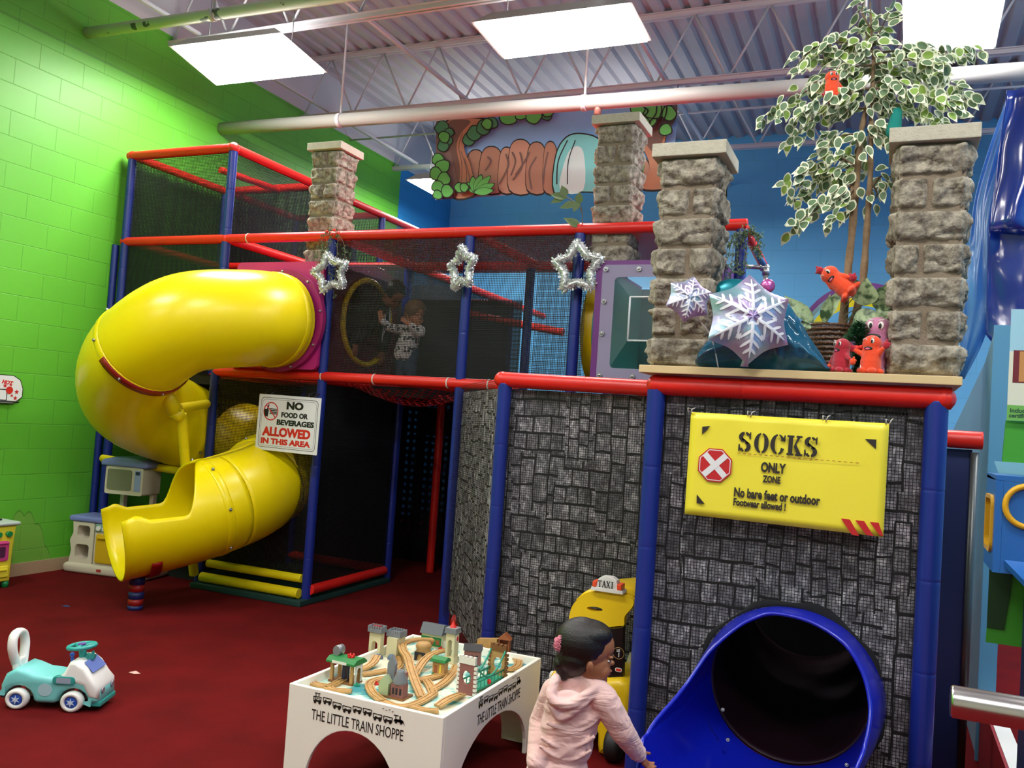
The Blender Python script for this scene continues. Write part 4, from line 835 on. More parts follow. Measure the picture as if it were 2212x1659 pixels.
track([(1840, 430, 0), (1915, 450, 0), (1925, 495, 0), (1880, 525, 0), (1800, 520, 0)], 'wooden track curling round the right end of the table'); track([(1480, 360, .0), (1580, 345, 0), (1700, 350, 0)], 'wooden track behind the suspension bridge'); track([(1000, 430, .0), (1010, 500, .0), (930, 560, .0)], 'wooden track beside the red barn')
# --- toy buildings; each built in local coordinates on the table, rotated with the table edge
def toy(name, label, cat, x, y, rz=0., group='toy buildings on the play table', z=0.): 
    p = tp(x, y, z); t = thing(name, label, cat, p + Vector((0, 0, .0005)), rz, group); t.scale = (1.08, 1.08, 1.32); return t
def walls_with_arch(mb, w, d, h, m, aw, ah, axis='x', z0=0.):
    T = frame((-w / 2, -d / 2, z0), (1, 0, 0), y=(0, 0, 1))
    poly = [(0, 0), (w / 2 - aw / 2, 0)] + [(w / 2 - aw / 2 * math.cos(PI * k / 10), ah - aw / 2 + aw / 2 * math.sin(PI * k / 10)) for k in range(11)] + [(w / 2 + aw / 2, 0), (w, 0), (w, h), (0, h)]
    mb.prism(poly, -d, 0, m, T)
for nm, c_ in (('toy_green', '1E7A3A'), ('toy_grey', '7D8288'), ('toy_cream', 'D8CFA6'), ('toy_red', 'D22A20'), ('toy_brick', '8E5A56'), ('toy_black', '26262A'), ('toy_white', 'E4E2D8'), ('toy_teal', '2E9A7C'), ('toy_rust', 'A05A34'), ('toy_navy', '232A46'), ('toy_sage', 'A9B98E')): mat(nm, c_, .5)
# station
t = toy('toy_station', 'toy station with a green roof and a grey tank on top', 'toy building', 590, 615)
mb = MB(); mb.box((-.055, -.035, 0), (.055, .035, .006)); mb.build('base', M['wood_dark'], t)
for x in (-.045, .045):
    for y in (-.026, .026): mb = MB(); mb.box((x - .006, y - .005, .006), (x + .006, y + .005, .062)); mb.build('post', M['track_wood'], t)
mb = MB(); T = frame((-.064, 0, .062), (0, 1, 0), y=(0, 0, 1)); mb.prism([(-.045, 0), (.045, 0), (.045, .006), (.025, .016), (-.025, .016), (-.045, .006)], 0, .128, None, T); mb.build('roof', M['toy_green'], t)
mb = MB(); mb.box((-.035, -.0465, .0625), (.03, -.0455, .0705)); mb.build('name_board', M['toy_white'], t)
mb = MB(); mb.cyl((-.042, -.012, .092), (-.042, .026, .092), .016, n=14); mb.box((-.050, -.005, .076), (-.034, .02, .082)); mb.build('tank', mat('toy_silver', '9A9CA0', .35, .4), t)
mb = MB(); mb.cyl((.02, 0, .076), (.02, 0, .083), .014, n=12); [mb.sph((.02 + .011 * math.cos(a), .011 * math.sin(a), .085), .005, n=6, k=4) for a in (0, 1.26, 2.5, 3.8, 5)]; mb.build('red_button', M['toy_red'], t)
mb = MB(); mb.box((-.012, -.008, .008), (.002, .008, .062)); mb.box((.02, -.02, .008), (.024, -.01, .055)); mb.build('pump', M['toy_navy'], t)
mb = MB(); walls_with_arch(mb, .046, .004, .056, M['toy_white'], .03, .045); o = mb.build('side_arch', None, t); o.location = (.058, 0, .006); o.rotation_euler = (0, 0, PI / 2)
# castle
t = toy('toy_castle', 'toy castle gate with grey battlements and a red roof strip', 'toy building', 880, 425)
mb = MB(); walls_with_arch(mb, .056, .03, .085, M['toy_cream'], .03, .055); o = mb.build('gate_tower', None, t); o.location = (-.03, -.01, 0)
mb = MB(); walls_with_arch(mb, .07, .05, .07, M['toy_cream'], .034, .044); o = mb.build('side_wing', None, t); o.rotation_euler = (0, 0, PI / 2); o.location = (.04, .035, 0)
for (cx, cy, hw, hd, z) in ((-.03, -.01, .034, .022, .085), (.035, .045, .034, .03, .07)):
    mb = MB(); mb.box((cx - hw, cy - hd, z), (cx + hw, cy + hd, z + .012))
    for k in range(6):
        x = cx - hw + (2 * hw - .008) * k / 5
        for y in (cy - hd, cy + hd - .005): mb.box((x, y, z + .012), (x + .008, y + .005, z + .022))
    for k in range(1, 4):
        y = cy - hd + (2 * hd - .008) * k / 4
        for x in (cx - hw, cx + hw - .005): mb.box((x, y, z + .012), (x + .005, y + .008, z + .022))
    mb.build('battlement', M['toy_grey'], t)
mb = MB(); mb.box((-.05, -.018, .097), (-.01, -.002, .107), bev=.002); mb.build('roof_strip', mat('toy_maroon', '8E1E1C', .5), t)
mb = MB(); mb.sph((-.055, .0, .004), (.02, .012, .014), n=10, k=6); mb.sph((-.0, -.03, .004), (.02, .012, .012), n=10, k=6); mb.sph((.05, -.01, .004), (.02, .016, .014), n=10, k=6); mb.build('moat_rocks', mat('toy_slate', '5A6E86', .6), t)
# engine shed and clock tower
t = toy('toy_shed', 'toy engine shed with a dark sloping roof and green walls', 'toy building', 1270, 345)
mb = MB(); mb.box((-.05, -.025, 0), (.05, .025, .05)); mb.build('walls', M['toy_cream'], t); mb = MB(); mb.box((-.051, -.0265, .008), (.051, -.025, .04)); mb.build('green_front', M['toy_green'], t)
for x in (-.032, .005, .034): mb = MB(); mb.box((x - .009, -.0275, .014), (x + .009, -.0265, .032)); mb.build('window', M['toy_rust'], t)
mb = MB(); mb.prism([(-.034, 0), (.034, 0), (.02, .032), (-.01, .036)], 0, .112, None, frame((-.056, 0, .05), (0, 1, 0), y=(0, 0, 1))); mb.build('roof', mat('toy_smoke', '5E646A', .4), t)
t = toy('toy_clock_tower', 'cream toy clock tower with a pointed red top', 'toy building', 1405, 470)
mb = MB(); walls_with_arch(mb, .042, .04, .082, M['toy_cream'], .022, .06, z0=.022); mb.box((-.024, -.023, 0), (.024, .023, .022), M['toy_cream']); mb.build('tower', None, t)
mb = MB(); mb.box((-.027, -.026, .104), (.027, .026, .109)); mb.prism([(-.026, -.025), (.026, -.025), (.026, .025), (-.026, .025)], .109, .122, None); mb.build('roof', M['toy_grey'], t)
mb = MB(); mb.lathe([(.018, .122), (.012, .128), (.001, .146)], None, 4); mb.build('spire', M['toy_red'], t)
mb = MB(); mb.cyl((.021, 0, .086), (.024, 0, .086), .012, M['toy_white'], n=16); mb.cyl((.024, 0, .086), (.0246, 0, .086), .009, M['toy_red'], n=16); mb.build('clock', None, t)
t = toy('toy_stump', 'round wooden toy mountain shaped like a tree stump', 'toy scenery', 1190, 440)
mb = MB(); mb.lathe([(.036, 0), (.034, .025), (.03, .035), (.036, .045), (.028, .056), (.014, .06), (.001, .058)], None, 18); mb.build('stump', M['track_wood'], t); mb = MB(); walls_with_arch(mb, .05, .004, .03, M['toy_black'], .03, .024); o = mb.build('tunnel', None, t); o.location = (.004, -.038, 0)
t = toy('toy_hut', 'small wooden toy hut with a bright green roof', 'toy building', 1320, 565)
mb = MB(); mb.box((-.026, -.018, 0), (.026, .018, .046)); mb.build('walls', M['track_wood'], t); mb = MB(); mb.prism([(-.026, 0), (.026, 0), (.022, .008), (0, .016), (-.022, .008)], 0, .066, None, frame((-.033, 0, .046), (0, 1, 0), y=(0, 0, 1))); mb.build('roof', M['toy_green'], t)
mb = MB(); mb.box((-.02, -.019, .006), (-.004, -.018, .034), M['toy_rust']); mb.box((.006, -.019, .004), (.012, -.018, .038), M['banner_yellow']); mb.build('door', None, t); mb = MB(); [mb.sph((x, -.02, .004), .006, n=6, k=4) for x in (-.022, -.01, .002, .018)]; mb.build('bushes', M['toy_green'], t)
# suspension bridge with two towers
t = toy('toy_suspension_bridge', 'toy suspension bridge with a brick tower and green cables', 'toy bridge', 1520, 715)
p0 = tp(1520, 715); p1 = tp(1760, 600); d = p1 - p0; t.rotation_euler = (0, 0, math.atan2(d.y, d.x)); t.scale = (1, 1.45, 1.65); L = d.length
def btower(x, m1, m2, nm):
    mb = MB(); w = .054; T = frame((x, w / 2, 0), (0, -1, 0), y=(0, 0, 1))
    poly = [(-.004, 0), (w + .004, 0), (w, .055), (w - .002, .075), (.002, .075), (0, .055)]; hole = [(w / 2 + .015 * math.cos(a), .042 + .017 * math.sin(a)) for a in [2 * PI * k / 14 for k in range(14)]]
    mb.prism(poly, -.005, .005, m1, T, holes=[hole]); mb.box((x - .007, -w / 2, .075), (x + .007, w / 2, .088), m2)
    for k in range(4): mb.box((x - .007, -w / 2 + k * .0147, .088), (x + .007, -w / 2 + .009 + k * .0147, .094), m2)
    for z in range(7):
        for s_ in (-1, 1): mb.box((x - .0065, s_ * (w / 2 + .001) - .005, z * .0105 + .001), (x + .0065, s_ * (w / 2 + .001) + .004, z * .0105 + .008), m2)
    mb.build(nm, None, t)
btower(0, M['toy_brick'], M['toy_white'], 'tower'); btower(L, M['track_wood'], M['wood_dark'], 'tower')
for s_ in (-1, 1):
    mb = MB(); pts = [Vector((L * u, s_ * .024, .082 - .05 * (1 - (2 * u - 1) ** 2))) for u in [k / 14 for k in range(15)]]; mb.tube(pts, .0028, n=6); mb.build('cable', M['toy_teal'], t)
    mb = MB(); mb.tube([(.0, s_ * .024, .03), (L, s_ * .024, .03)], .0025, n=5); mb.tube([(.0, s_ * .024, .012), (L, s_ * .024, .012)], .0025, n=5); [mb.tube([(L * u, s_ * .024, .012), (L * u, s_ * .024, .03)], .0018, n=5) for u in [k / 9 for k in range(10)]]; mb.build('railing', M['toy_teal'], t)
mb = MB(); mb.box((.006, -.022, .006), (L - .006, .022, .012)); mb.build('deck', M['toy_teal'], t); mb = MB(); mb.sph((L * .45, -.028, .02), .007, n=8, k=5); mb.build('red_knob', M['toy_red'], t)
# long brick building with black roof, rust house, plank
t = toy('toy_brick_house', 'brick toy building with a black roof behind the bridge tower', 'toy building', 1570, 480, .35)
mb = MB(); mb.box((-.035, -.02, 0), (.035, .02, .05)); mb.build('walls', M['toy_brick'], t); mb = MB(); mb.prism([(-.026, 0), (.026, 0), (0, .02)], 0, .08, None, frame((-.04, 0, .05), (0, 1, 0), y=(0, 0, 1))); mb.build('roof', M['toy_black'], t); mb = MB(); [mb.box((x, -.021, .02), (x + .01, -.02, .034)) for x in (-.026, -.006, .014)]; mb.build('windows', M['toy_black'], t)
t = toy('toy_house', 'rust brown toy house open on one side, at the far right corner', 'toy building', 1815, 415, .2)
mb = MB(); mb.box((-.024, -.02, 0), (-.02, .02, .06)); mb.box((.02, -.02, 0), (.024, .02, .06)); mb.box((-.02, .016, 0), (.02, .02, .06)); mb.box((-.02, -.016, .028), (.02, .016, .032)); mb.build('walls', M['toy_rust'], t); mb = MB(); mb.prism([(-.03, 0), (.03, 0), (0, .022)], 0, .046, None, frame((-.0, .023, .06), (1, 0, 0), y=(0, 0, 1))); mb.build('roof', M['toy_rust'], t)
t = toy('toy_bridge_ramp', 'long wooden toy ramp resting behind the suspension bridge', 'toy bridge', 1690, 395, -.1)
mb = MB(); mb.prism([(-.05, 0), (.05, 0), (.05, .06), (-.05, .046)], 0, .03, None, frame((0, .015, 0), (1, 0, 0), y=(0, 0, 1))); mb.build('ramp', M['track_wood'], t)
# mill with barn and silo
t = toy('toy_mill', 'toy mill with a red barn, tall grey gable, silo and pale green hut', 'toy building', 960, 735)
mb = MB(); mb.box((-.062, -.024, 0), (.055, .05, .006)); mb.build('base', M['wood_dark'], t)
mb = MB(); mb.box((-.01, .02, .006), (.03, .048, .07)); mb.build('barn', M['toy_brick'], t); mb = MB(); mb.prism([(-.016, 0), (.016, 0), (.016, .05), (0, .075), (-.016, .05)], 0, .018, None, frame((-.03, .04, .04), (1, 0, 0), y=(0, 0, 1))); mb.build('gable', M['toy_grey'], t)
mb = MB(); mb.box((-.0, -.02, .006), (.05, .018, .045)); mb.build('red_block', M['toy_brick'], t); mb = MB(); mb.lathe([(.026, .045), (.028, .055), (.015, .078), (.015, .084), (.010, .084), (.010, .076)], None, 8, Matrix.Translation((.025, 0, 0))); mb.build('silo_top', M['toy_grey'], t)
mb = MB(); mb.prism([(-.02, 0), (.02, 0), (.02, .034), (0, .056), (-.02, .034)], 0, .034, None, frame((-.034, .016, .006), (1, 0, 0), y=(0, 0, 1))); mb.build('hut', M['toy_sage'], t)
mb = MB(); [mb.box((x, -.0212, .015), (x + .008, -.02, .034)) for x in (.006, .02, .036)]; mb.build('windows', M['toy_black'], t)
for (x, y, c_, l) in ((1280, 385, 'toy_white', 'white toy crossing sign lying beside the stump'), (680, 650, 'toy_teal', 'small teal toy block on the painted board'), (830, 640, 'toy_red', 'tiny red toy buffer on the track left of the mill'), (1330, 370, 'toy_red', 'tiny red toy signal beside the clock tower')):
    t = thing('toy_piece', l, 'toy', tp(x, y), .5, 'small loose toys on the play table'); mb = MB(); mb.box((-.014, -.007, .0005), (.014, .007, .008), bev=.002); mb.box((-.004, -.003, .008), (.004, .003, .016), bev=.001); mb.build('body', M[c_], t)
# ------------------------------------------------------------------ toys on the floor
for nm, c_, rg in (('toy_aqua', '7AD0D0', .3), ('toy_aqua_dark', '2E9C96', .35), ('plastic_white', 'E9E7E4', .3), ('plastic_cream', 'D6CDB8', .4), ('plastic_lilac', '7C86C4', .35), ('plastic_yellow', 'F0C81A', .3), ('plastic_orange', 'F2542A', .35), ('rubber_black', '141416', .55), ('plastic_pink', 'DC4C96', .35), ('plastic_green', '168A4A', .35), ('plastic_blue', '2450B4', .35), ('plastic_purple', '6E3E9A', .35)): mat(nm, c_, rg)
def smooth_extrude(mb, poly, d0, d1, m, T, r=.02, n=3):
    """rounded slab: outline shrinks near both faces"""
    from mathutils.geometry import tessellate_polygon
    c = Vector((sum(p[0] for p in poly) / len(poly), sum(p[1] for p in poly) / len(poly)))
    N = len(poly)
    def inset(k):
        out = []
        for i in range(N):
            a = Vector(poly[i - 1]); b_ = Vector(poly[i]); c_ = Vector(poly[(i + 1) % N]); e1 = (b_ - a).normalized(); e2 = (c_ - b_).normalized(); nn = Vector((-(e1.y + e2.y), e1.x + e2.x))
            out.append(b_ + (nn.normalized() * k if nn.length > 1e-6 else Vector((0, 0))))
        return out
    area = sum(poly[i][0] * poly[(i + 1) % N][1] - poly[(i + 1) % N][0] * poly[i][1] for i in range(N)); sg = 1 if area > 0 else -1
    lv = []
    for k in range(n + 1): a = PI / 2 * k / n; lv.append((d0 + r * (1 - math.sin(a)), sg * r * (1 - math.cos(a))))
    lv = [(d0 + r * (1 - math.sin(PI / 2 * k / n)), sg * r * (1 - math.cos(PI / 2 * k / n))) for k in range(n, -1, -1)]
    lv = [(d0 + r - r * math.cos(PI / 2 * k / n), sg * (r - r * math.sin(PI / 2 * k / n))) for k in range(n + 1)] 
    lv += [(d1 - (z - d0), i_) for z, i_ in reversed(lv)]
    vs = []
    for z, i_ in lv: vs += [T @ Vector((p.x, p.y, z)) for p in inset(i_)]
    fs = [(k * N + i, k * N + (i + 1) % N, (k + 1) * N + (i + 1) % N, (k + 1) * N + i) for k in range(len(lv) - 1) for i in range(N)]
    tri = tessellate_polygon([[Vector((p.x, p.y, 0)) for p in inset(lv[0][1])]]); o = (len(lv) - 1) * N
    fs += [tuple(t) for t in tri] + [tuple(q + o for q in t) for t in tri]
    mb.add(vs, fs, m, True)
def wheel(mb, c, ax, r, w, mt, mh):
    c = Vector(c); ax = Vector(ax).normalized(); T = frame(c - ax * w / 2, ax.orthogonal(), z=ax)
    mb.lathe([(r * .55, 0), (r * .8, -.004), (r * .94, .002), (r, w * .25), (r, w * .75), (r * .94, w - .002), (r * .8, w + .004), (r * .62, w + .002), (r * .58, w - .004)], mt, 24, T); mb.lathe([(r * .58, w - .006), (r * .3, w - .002), (.001, w)], mh, 20, T); mb.lathe([(r * .55, 0), (.001, .001)], mh, 20, T)
# ride-on: local x forward, y left
pa = P(47, 1532, Z=0); pb = P(163, 1540, Z=0)
fw = Vector((.9, .43, 0)).normalized()
RC = thing('ride_on_car', 'aqua and white ride-on toy truck with a loop handle, on the red carpet', 'ride-on toy', (-3.57, 3.01, 0), math.atan2(fw.y, fw.x)); RC.scale = (.95, .95, .86)
SD = frame((0, 0, 0), (1, 0, 0), y=(0, 0, 1))   # side plane: local z = -y
prof = [(-.235, .07), (-.24, .12), (-.22, .18), (-.17, .215), (-.13, .205), (-.08, .185), (.0, .178), (.05, .185), (.075, .20), (.11, .19), (.17, .17), (.235, .13), (.245, .06), (.22, .045), (.17, .05)] + [(.115 + .072 * math.cos(a), .048 + .072 * math.sin(a)) for a in [PI * k / 8 for k in range(9)]] + [(.02, .035), (-.06, .035)] + [(-.15 + .072 * math.cos(a), .048 + .072 * math.sin(a)) for a in [PI * k / 8 for k in range(9)]] + [(-.232, .05)]
mb = MB(); smooth_extrude(mb, prof, -.10, .10, None, SD, r=.025); mb.build('body', M['toy_aqua'], RC)
mb = MB(); smooth_extrude(mb, [(.02, .175), (.06, .20), (.085, .262), (.12, .268), (.165, .235), (.205, .175), (.235, .14), (.24, .075), (.19, .08), (.16, .14), (.06, .165)], -.106, .106, None, SD, r=.02); mb.build('cab', M['plastic_white'], RC)
mb = MB(); smooth_extrude(mb, rrect(.015, .145, .125, .19, .018), .085, .109, None, SD, r=.004); mb.build('side_window', M['toy_aqua_dark'], RC)
mb = MB(); mb.prism(rrect(.035, .153, .105, .182, .006), .109, .1105, None, SD); mb.build('window_print', mat('print_grey', '98A4B8', .4), RC)
mb = MB(); ws = [(.135, -.07, .252), (.135, .07, .252), (.183, .075, .20), (.183, -.075, .20)]; mb.add([Vector(p) + Vector((.012, 0, .008)) for p in ws], [(0, 1, 2, 3)]); mb.build('windshield_sticker', mat('print_blue', '6A7EC4', .3), RC, solid=.002)
mb = MB(); [mb.cyl((.238, s_ * .055, .11), (.246, s_ * .055, .11), .016, n=12) for s_ in (-1, 1)]; mb.build('headlights', mat('print_silver', '9C98A4', .3, .3), RC)
mb = MB(); mb.box((.20, -.09, .03), (.25, .09, .06), bev=.008); mb.build('bumper', M['toy_aqua_dark'], RC)
hp = [(-.17, .20)] + [(-.205 + .035 * math.cos(a) - .006, .345 + .05 * math.sin(a)) for a in [-.6 + (2 * PI - 1.9) * k / 14 for k in range(15)]]
mb = MB(); hl = [(-.155, .19), (-.152, .27), (-.158, .34), (-.175, .385), (-.205, .40), (-.235, .385), (-.25, .345), (-.245, .29), (-.225, .23), (-.225, .19)]; hh = [(-.185, .30), (-.178, .335), (-.188, .362), (-.207, .372), (-.223, .36), (-.228, .335), (-.22, .30), (-.205, .285)]
mb.prism([(p.x, p.y) for p in [Vector(q) for q in catmull([(x, y, 0) for x, y in hl], 3)]], -.03, .03, None, frame((-.0, 0, 0), (1, 0, 0), y=(0, 0, 1))); 
mb = MB(); c1 = catmull([(x, y, 0) for x, y in [(-.19, .19), (-.175, .25), (-.165, .31), (-.175, .365), (-.205, .385), (-.235, .365), (-.245, .31), (-.235, .25), (-.215, .19)]], 5); 
TH = Matrix.Rotation(0, 4, 'Z'); pts = []
for p in c1: pts.append(Vector((-.20 + (p.y - .19) * -.12, (p.x + .205) * 1.5, p.y)))
mb.tube(pts, [.024] * len(pts), n=10, flat=(1.0, .75)); mb.box((-.215, -.05, .185), (-.185, .05, .245), bev=.012); mb.build('handle', M['plastic_white'], RC)
mb = MB(); mb.cyl((.11, 0, .25), (.10, 0, .315), .018, n=14); mb.lathe([(.02, 0), (.0, .002)], None, 12, Matrix.Translation((.1, 0, .33))); T = frame((.098, 0, .325), (1, 0, .12), z=(-.12, 0, 1)); mb.tube([T @ Vector((.062 * math.cos(a), .062 * math.sin(a), 0)) for a in [2 * PI * k / 28 for k in range(28)]], .011, n=10, closed=True); [mb.tube([T @ Vector((0, 0, 0)), T @ Vector((.058 * math.cos(a), .058 * math.sin(a), 0))], .011, n=8) for a in (.5, 2.6, 4.7)]; mb.sph((.098, 0, .322), (.028, .028, .012), n=14, k=6); mb.build('steering_wheel', M['toy_aqua_dark'], RC)
mb = MB(); mb.cyl(T @ Vector((0, 0, .008)), T @ Vector((0, 0, .014)), .018, n=14); mb.build('wheel_badge', M['plastic_purple'], RC)
mb = MB(); mb.cyl((.045, .03, .22), (.04, .03, .26), .008, n=8); mb.sph((.04, .03, .265), .013, n=10, k=6); mb.build('gear_knob', M['plastic_blue'], RC)
mb = MB(); mb.prism([(0, 0), (.05, 0), (.055, .03), (.045, .018), (.04, .045), (.03, .02), (.015, .03)], -.012, .012, None, frame((.115, 0, .258), (1, 0, 0), y=(0, 0, 1))); mb.build('crest', M['toy_aqua_dark'], RC)
mb = MB(); mb.prism(circ(.034, 20, -.02, .11), .1005, .102, None, SD); mb.build('side_sticker', mat('print_pale', 'A8C8D2', .4), RC)
for x in (-.15, .115):
    for s_ in (-1, 1):
        mb = MB(); wheel(mb, (x, s_ * .095, .055), (0, s_, 0), .055, .04, M['plastic_white'], M['plastic_blue'])
        c = Vector((x, s_ * .118, .055))
        o = mb.build('wheel', None, RC)
        mb = MB(); mb.prism(star_poly(6, .024, .009), 0, .0015, None, frame(c, (1, 0, 0), z=(0, s_, 0))); mb.build('hub_star', mat('print_ice', 'C4D4E8', .4), o)
# grey play kitchen against the green wall: local x right, y back
KL = P(135, 1232, Z=0)
KT = thing('play_kitchen', 'cream and lilac toddler play kitchen with a microwave, behind the slide mouth', 'toy kitchen', (-5.99, 5.33, 0), math.radians(10)); KT.scale = (.93, .93, .905)
KF = frame((0, 0, 0), (1, 0, 0), y=(0, 0, 1))
mb = MB(); smooth_extrude(mb, rrect(-.24, 0, .62, .09, .04), -.17, .17, None, KF, r=.03); mb.build('base', M['plastic_cream'], KT)
mb = MB(); prof = [(-.20, .08), (-.18, .2), (-.2, .29), (-.17, .36), (-.18, .46), (.04, .46), (.04, .08)]
h1 = [list(rrect(-.13, .32, .0, .43, .03)), list(rrect(-.14, .13, .0, .26, .03))]
mb.prism(prof, -.14, .14, None, KF, holes=[list(reversed(h)) for h in h1]); mb.build('shelf_tower', M['plastic_cream'], KT)
mb = MB(); mb.box((-.15, .12, .12), (0, .135, .44)); mb.build('shelf_back', M['plastic_cream'], KT)
mb = MB(); smooth_extrude(mb, rrect(-.22, .46, .34, .515, .02), -.155, .155, None, KF, r=.02); mb.build('counter', M['plastic_lilac'], KT)
mb = MB(); mb.box((.05, -.14, .09), (.33, .13, .46), bev=.01); mb.build('oven', M['plastic_cream'], KT)
mb = MB(); smooth_extrude(mb, rrect(.075, .11, .31, .37, .02), .14, .155, None, KF, r=.006); mb.box((.1, -.175, .33), (.29, -.155, .35), bev=.005); mb.build('oven_door', mat('kitchen_yellow', 'D8B020', .4), KT)
mb = MB(); mb.box((.06, -.15, .39), (.32, -.138, .455)); mb.build('control_panel', mat('kitchen_teal', '7FA89C', .4), KT); 
for x in (.1, .16, .24): mb = MB(); mb.cyl((x, -.15, .422), (x, -.168, .422), .022, n=14); mb.build('knob', M['plastic_white'], KT)
mb = MB(); mb.tube([(0.02, .02, .51), (.02, .02, .56), (.04, -.02, .575), (.06, -.06, .56)], .016, n=8); mb.box((-.02, -.0, .515), (.06, .04, .535), bev=.008); mb.build('tap', M['plastic_white'], KT)
mb = MB(); [mb.box((x, .06, .5), (x + .04, .12, .76), bev=.01) for x in (.12, .42)]; mb.box((.12, -.0, .50), (.46, .12, .53)); mb.build('uprights', M['plastic_cream'], KT)
mb = MB(); mb.prism(rrect(.10, .74, .48, .99, .02), -.12, .13, None, KF); mb.build('microwave', M['plastic_cream'], KT, bevel=.01)
mb = MB(); mb.prism(rrect(.125, .78, .37, .965, .02), .131, .137, None, KF); mb.build('microwave_door', mat('smoked_window', '7E7C68', .25), KT)
mb = MB(); mb.prism(rrect(.40, .78, .46, .965, .006), .131, .136, None, KF); mb.build('keypad', mat('keypad_print', '9AA8D8', .4), KT)
mb = MB(); mb.prism([(.41, .925), (.45, .925), (.45, .955), (.41, .955)], .136, .138, None, KF); mb.build('display', M['toy_navy'], KT)
mb = MB(); smooth_extrude(mb, [(.06, .99), (.52, .99), (.53, 1.02), (.50, 1.05), (.40, 1.075), (.18, 1.075), (.08, 1.05), (.05, 1.02)], -.16, .15, None, KF, r=.02); mb.build('lilac_top', M['plastic_lilac'], KT)
mb = MB(); mb.prism(rrect(.12, .035, .17, .06, .01), .171, .173, None, KF); mb.build('oval_badge', mat('badge_red', 'B4423A', .4), KT)
# yellow and pink toy stove at the left edge
SV = thing('toy_stove', 'small yellow toy stove with a pink oven door at the left edge of the photo', 'toy kitchen', (-6.085, 4.36, 0), math.radians(88)); SV.scale = (1, 1, .92)
S2 = frame((0, 0, 0), (1, 0, 0), y=(0, 0, 1))
mb = MB(); smooth_extrude(mb, [(-.15, .05), (.15, .05), (.155, .30), (.165, .50), (-.165, .50), (-.155, .3)], -.14, .14, None, S2, r=.02); mb.build('body', M['banner_yellow'], SV)
mb = MB(); smooth_extrude(mb, rrect(-.185, .50, .185, .53, .012), -.16, .16, None, S2, r=.012); mb.build('hob', mat('hob_grey', 'C4D0CC', .35), SV)
mb = MB(); [mb.tube([(x + .05 * math.cos(a), .01 + .05 * math.sin(a), .533) for a in [2 * PI * k / 16 for k in range(16)]], .007, n=6, closed=True) for x in (-.08, .08)]; mb.build('burners', M['rubber_black'], SV)
mb = MB(); smooth_extrude(mb, rrect(-.11, .22, .11, .38, .02), .13, .155, None, S2, r=.006); mb.box((-.1, -.17, .36), (.1, -.155, .372), bev=.004); mb.build('oven_door', M['plastic_pink'], SV); mb = MB(); mb.prism(rrect(-.08, .25, .08, .335, .012), .155, .158, None, S2); mb.build('oven_window', mat('plum_print', '5A2E50', .3), SV)
for x in (-.11, -.05, .02, .1): mb = MB(); mb.cyl((x, -.14, .435), (x, -.165, .435), .022, n=12); mb.build('knob', M['plastic_green'], SV)
mb = MB(); mb.box((-.12, -.155, .09), (.12, -.14, .18), bev=.006); mb.box((-.1, -.165, .145), (.1, -.155, .155)); mb.build('drawer', M['banner_yellow'], SV)
for x in (-.13, .13):
    for y in (-.11, .11): mb = MB(); mb.cyl((x, y, 0), (x, y, .055), .026, n=12); mb.build('foot', M['plastic_green'], SV)
# wall basketball board
q = P(-5, 840, X=XW); BBH = wthing('basketball_board', 'white toy basketball backboard with red stars on the green wall', 'toy hoop', q)
TB = frame((XW + .004, P(-60, 868, X=XW).y, P(-60, 868, X=XW).z), (0, 1, 0), y=(0, 0, 1)); 
y1 = P(46, 845, X=XW).y - TB.translation.y; zt = P(20, 810, X=XW).z - TB.translation.z; Wb = y1
pl = [(0, 0), (Wb * .82, 0), (Wb, zt * .25), (Wb, zt * .55), (Wb * .93, zt * .85), (Wb * .78, zt), (0, zt)]
mb = MB(); mb.prism(pl, 0, .015, M['sign_black'], TB); c_ = (Wb * .4, zt * .5); mb.prism([(c_[0] + (x - c_[0]) * .97, c_[1] + (y - c_[1]) * .95) for x, y in pl], .015, .017, M['sign_white'], TB); mb.build('board', None, BBH)
mb = MB(); text('HOT', zt * .13, TB @ Matrix.Translation((Wb * .52, zt * .70, .0175)) @ Matrix.Rotation(-.12, 4, 'Z'), M['sign_red'], mb, bold=.002, xs=1.0, shear=.3)
for x, y, s_ in ((.6, .62, .02), (.72, .66, .016), (.86, .42, .02), (.76, .28, .014), (.84, .2, .02)): mb.prism([(Wb * x + a, zt * y + b_) for a, b_ in star_poly(5, s_, s_ * .42)], .017, .0185, M['banner_red'], TB)
mb.prism(circ(zt * .13, 20, Wb * .70, zt * .47), .017, .020, M['sign_red'], TB); mb.prism([(Wb * .3, zt * .1), (Wb * .66, zt * .1), (Wb * .66, zt * .5), (Wb * .3, zt * .5)], .017, .018, M['sign_black'], TB, holes=[[(Wb * .3, zt * .13), (Wb * .3, zt * .47), (Wb * .645, zt * .47), (Wb * .645, zt * .13)]]); mb.build('print', None, BBH)
mb = MB(); mb.tube([TB @ Vector((Wb * .38 + .10 * math.cos(a), zt * .08, .13 + .10 * math.sin(a))) for a in [2 * PI * k / 20 for k in range(20)]], .006, n=6, closed=True); mb.box((XW + .02, TB.translation.y + Wb * .3, TB.translation.z + zt * .03), (XW + .05, TB.translation.y + Wb * .46, TB.translation.z + zt * .1)); mb.build('hoop', M['sign_black'], BBH)
for x, y, c_, l in ((142, 1310, '2E3A6A', 'tiny blue scrap lying on the carpet left of the stub post'), (290, 1454, 'E0B0A8', 'tiny pale pink scrap lying in the middle of the carpet')):
    p = P(x, y, Z=.0); mb = MB(); mb.add([p + Vector((a, b_, c)) for a, b_, c in ((-.03, -.01, .001), (.02, -.02, .004), (.035, .01, .001), (-.01, .02, .006), (0, 0, .008))], [(0, 1, 4), (1, 2, 4), (2, 3, 4), (3, 0, 4)]); tag(mb.build('paper_scrap', mat('scrap' + c_, c_, .7), solid=.001), l, 'scrap')
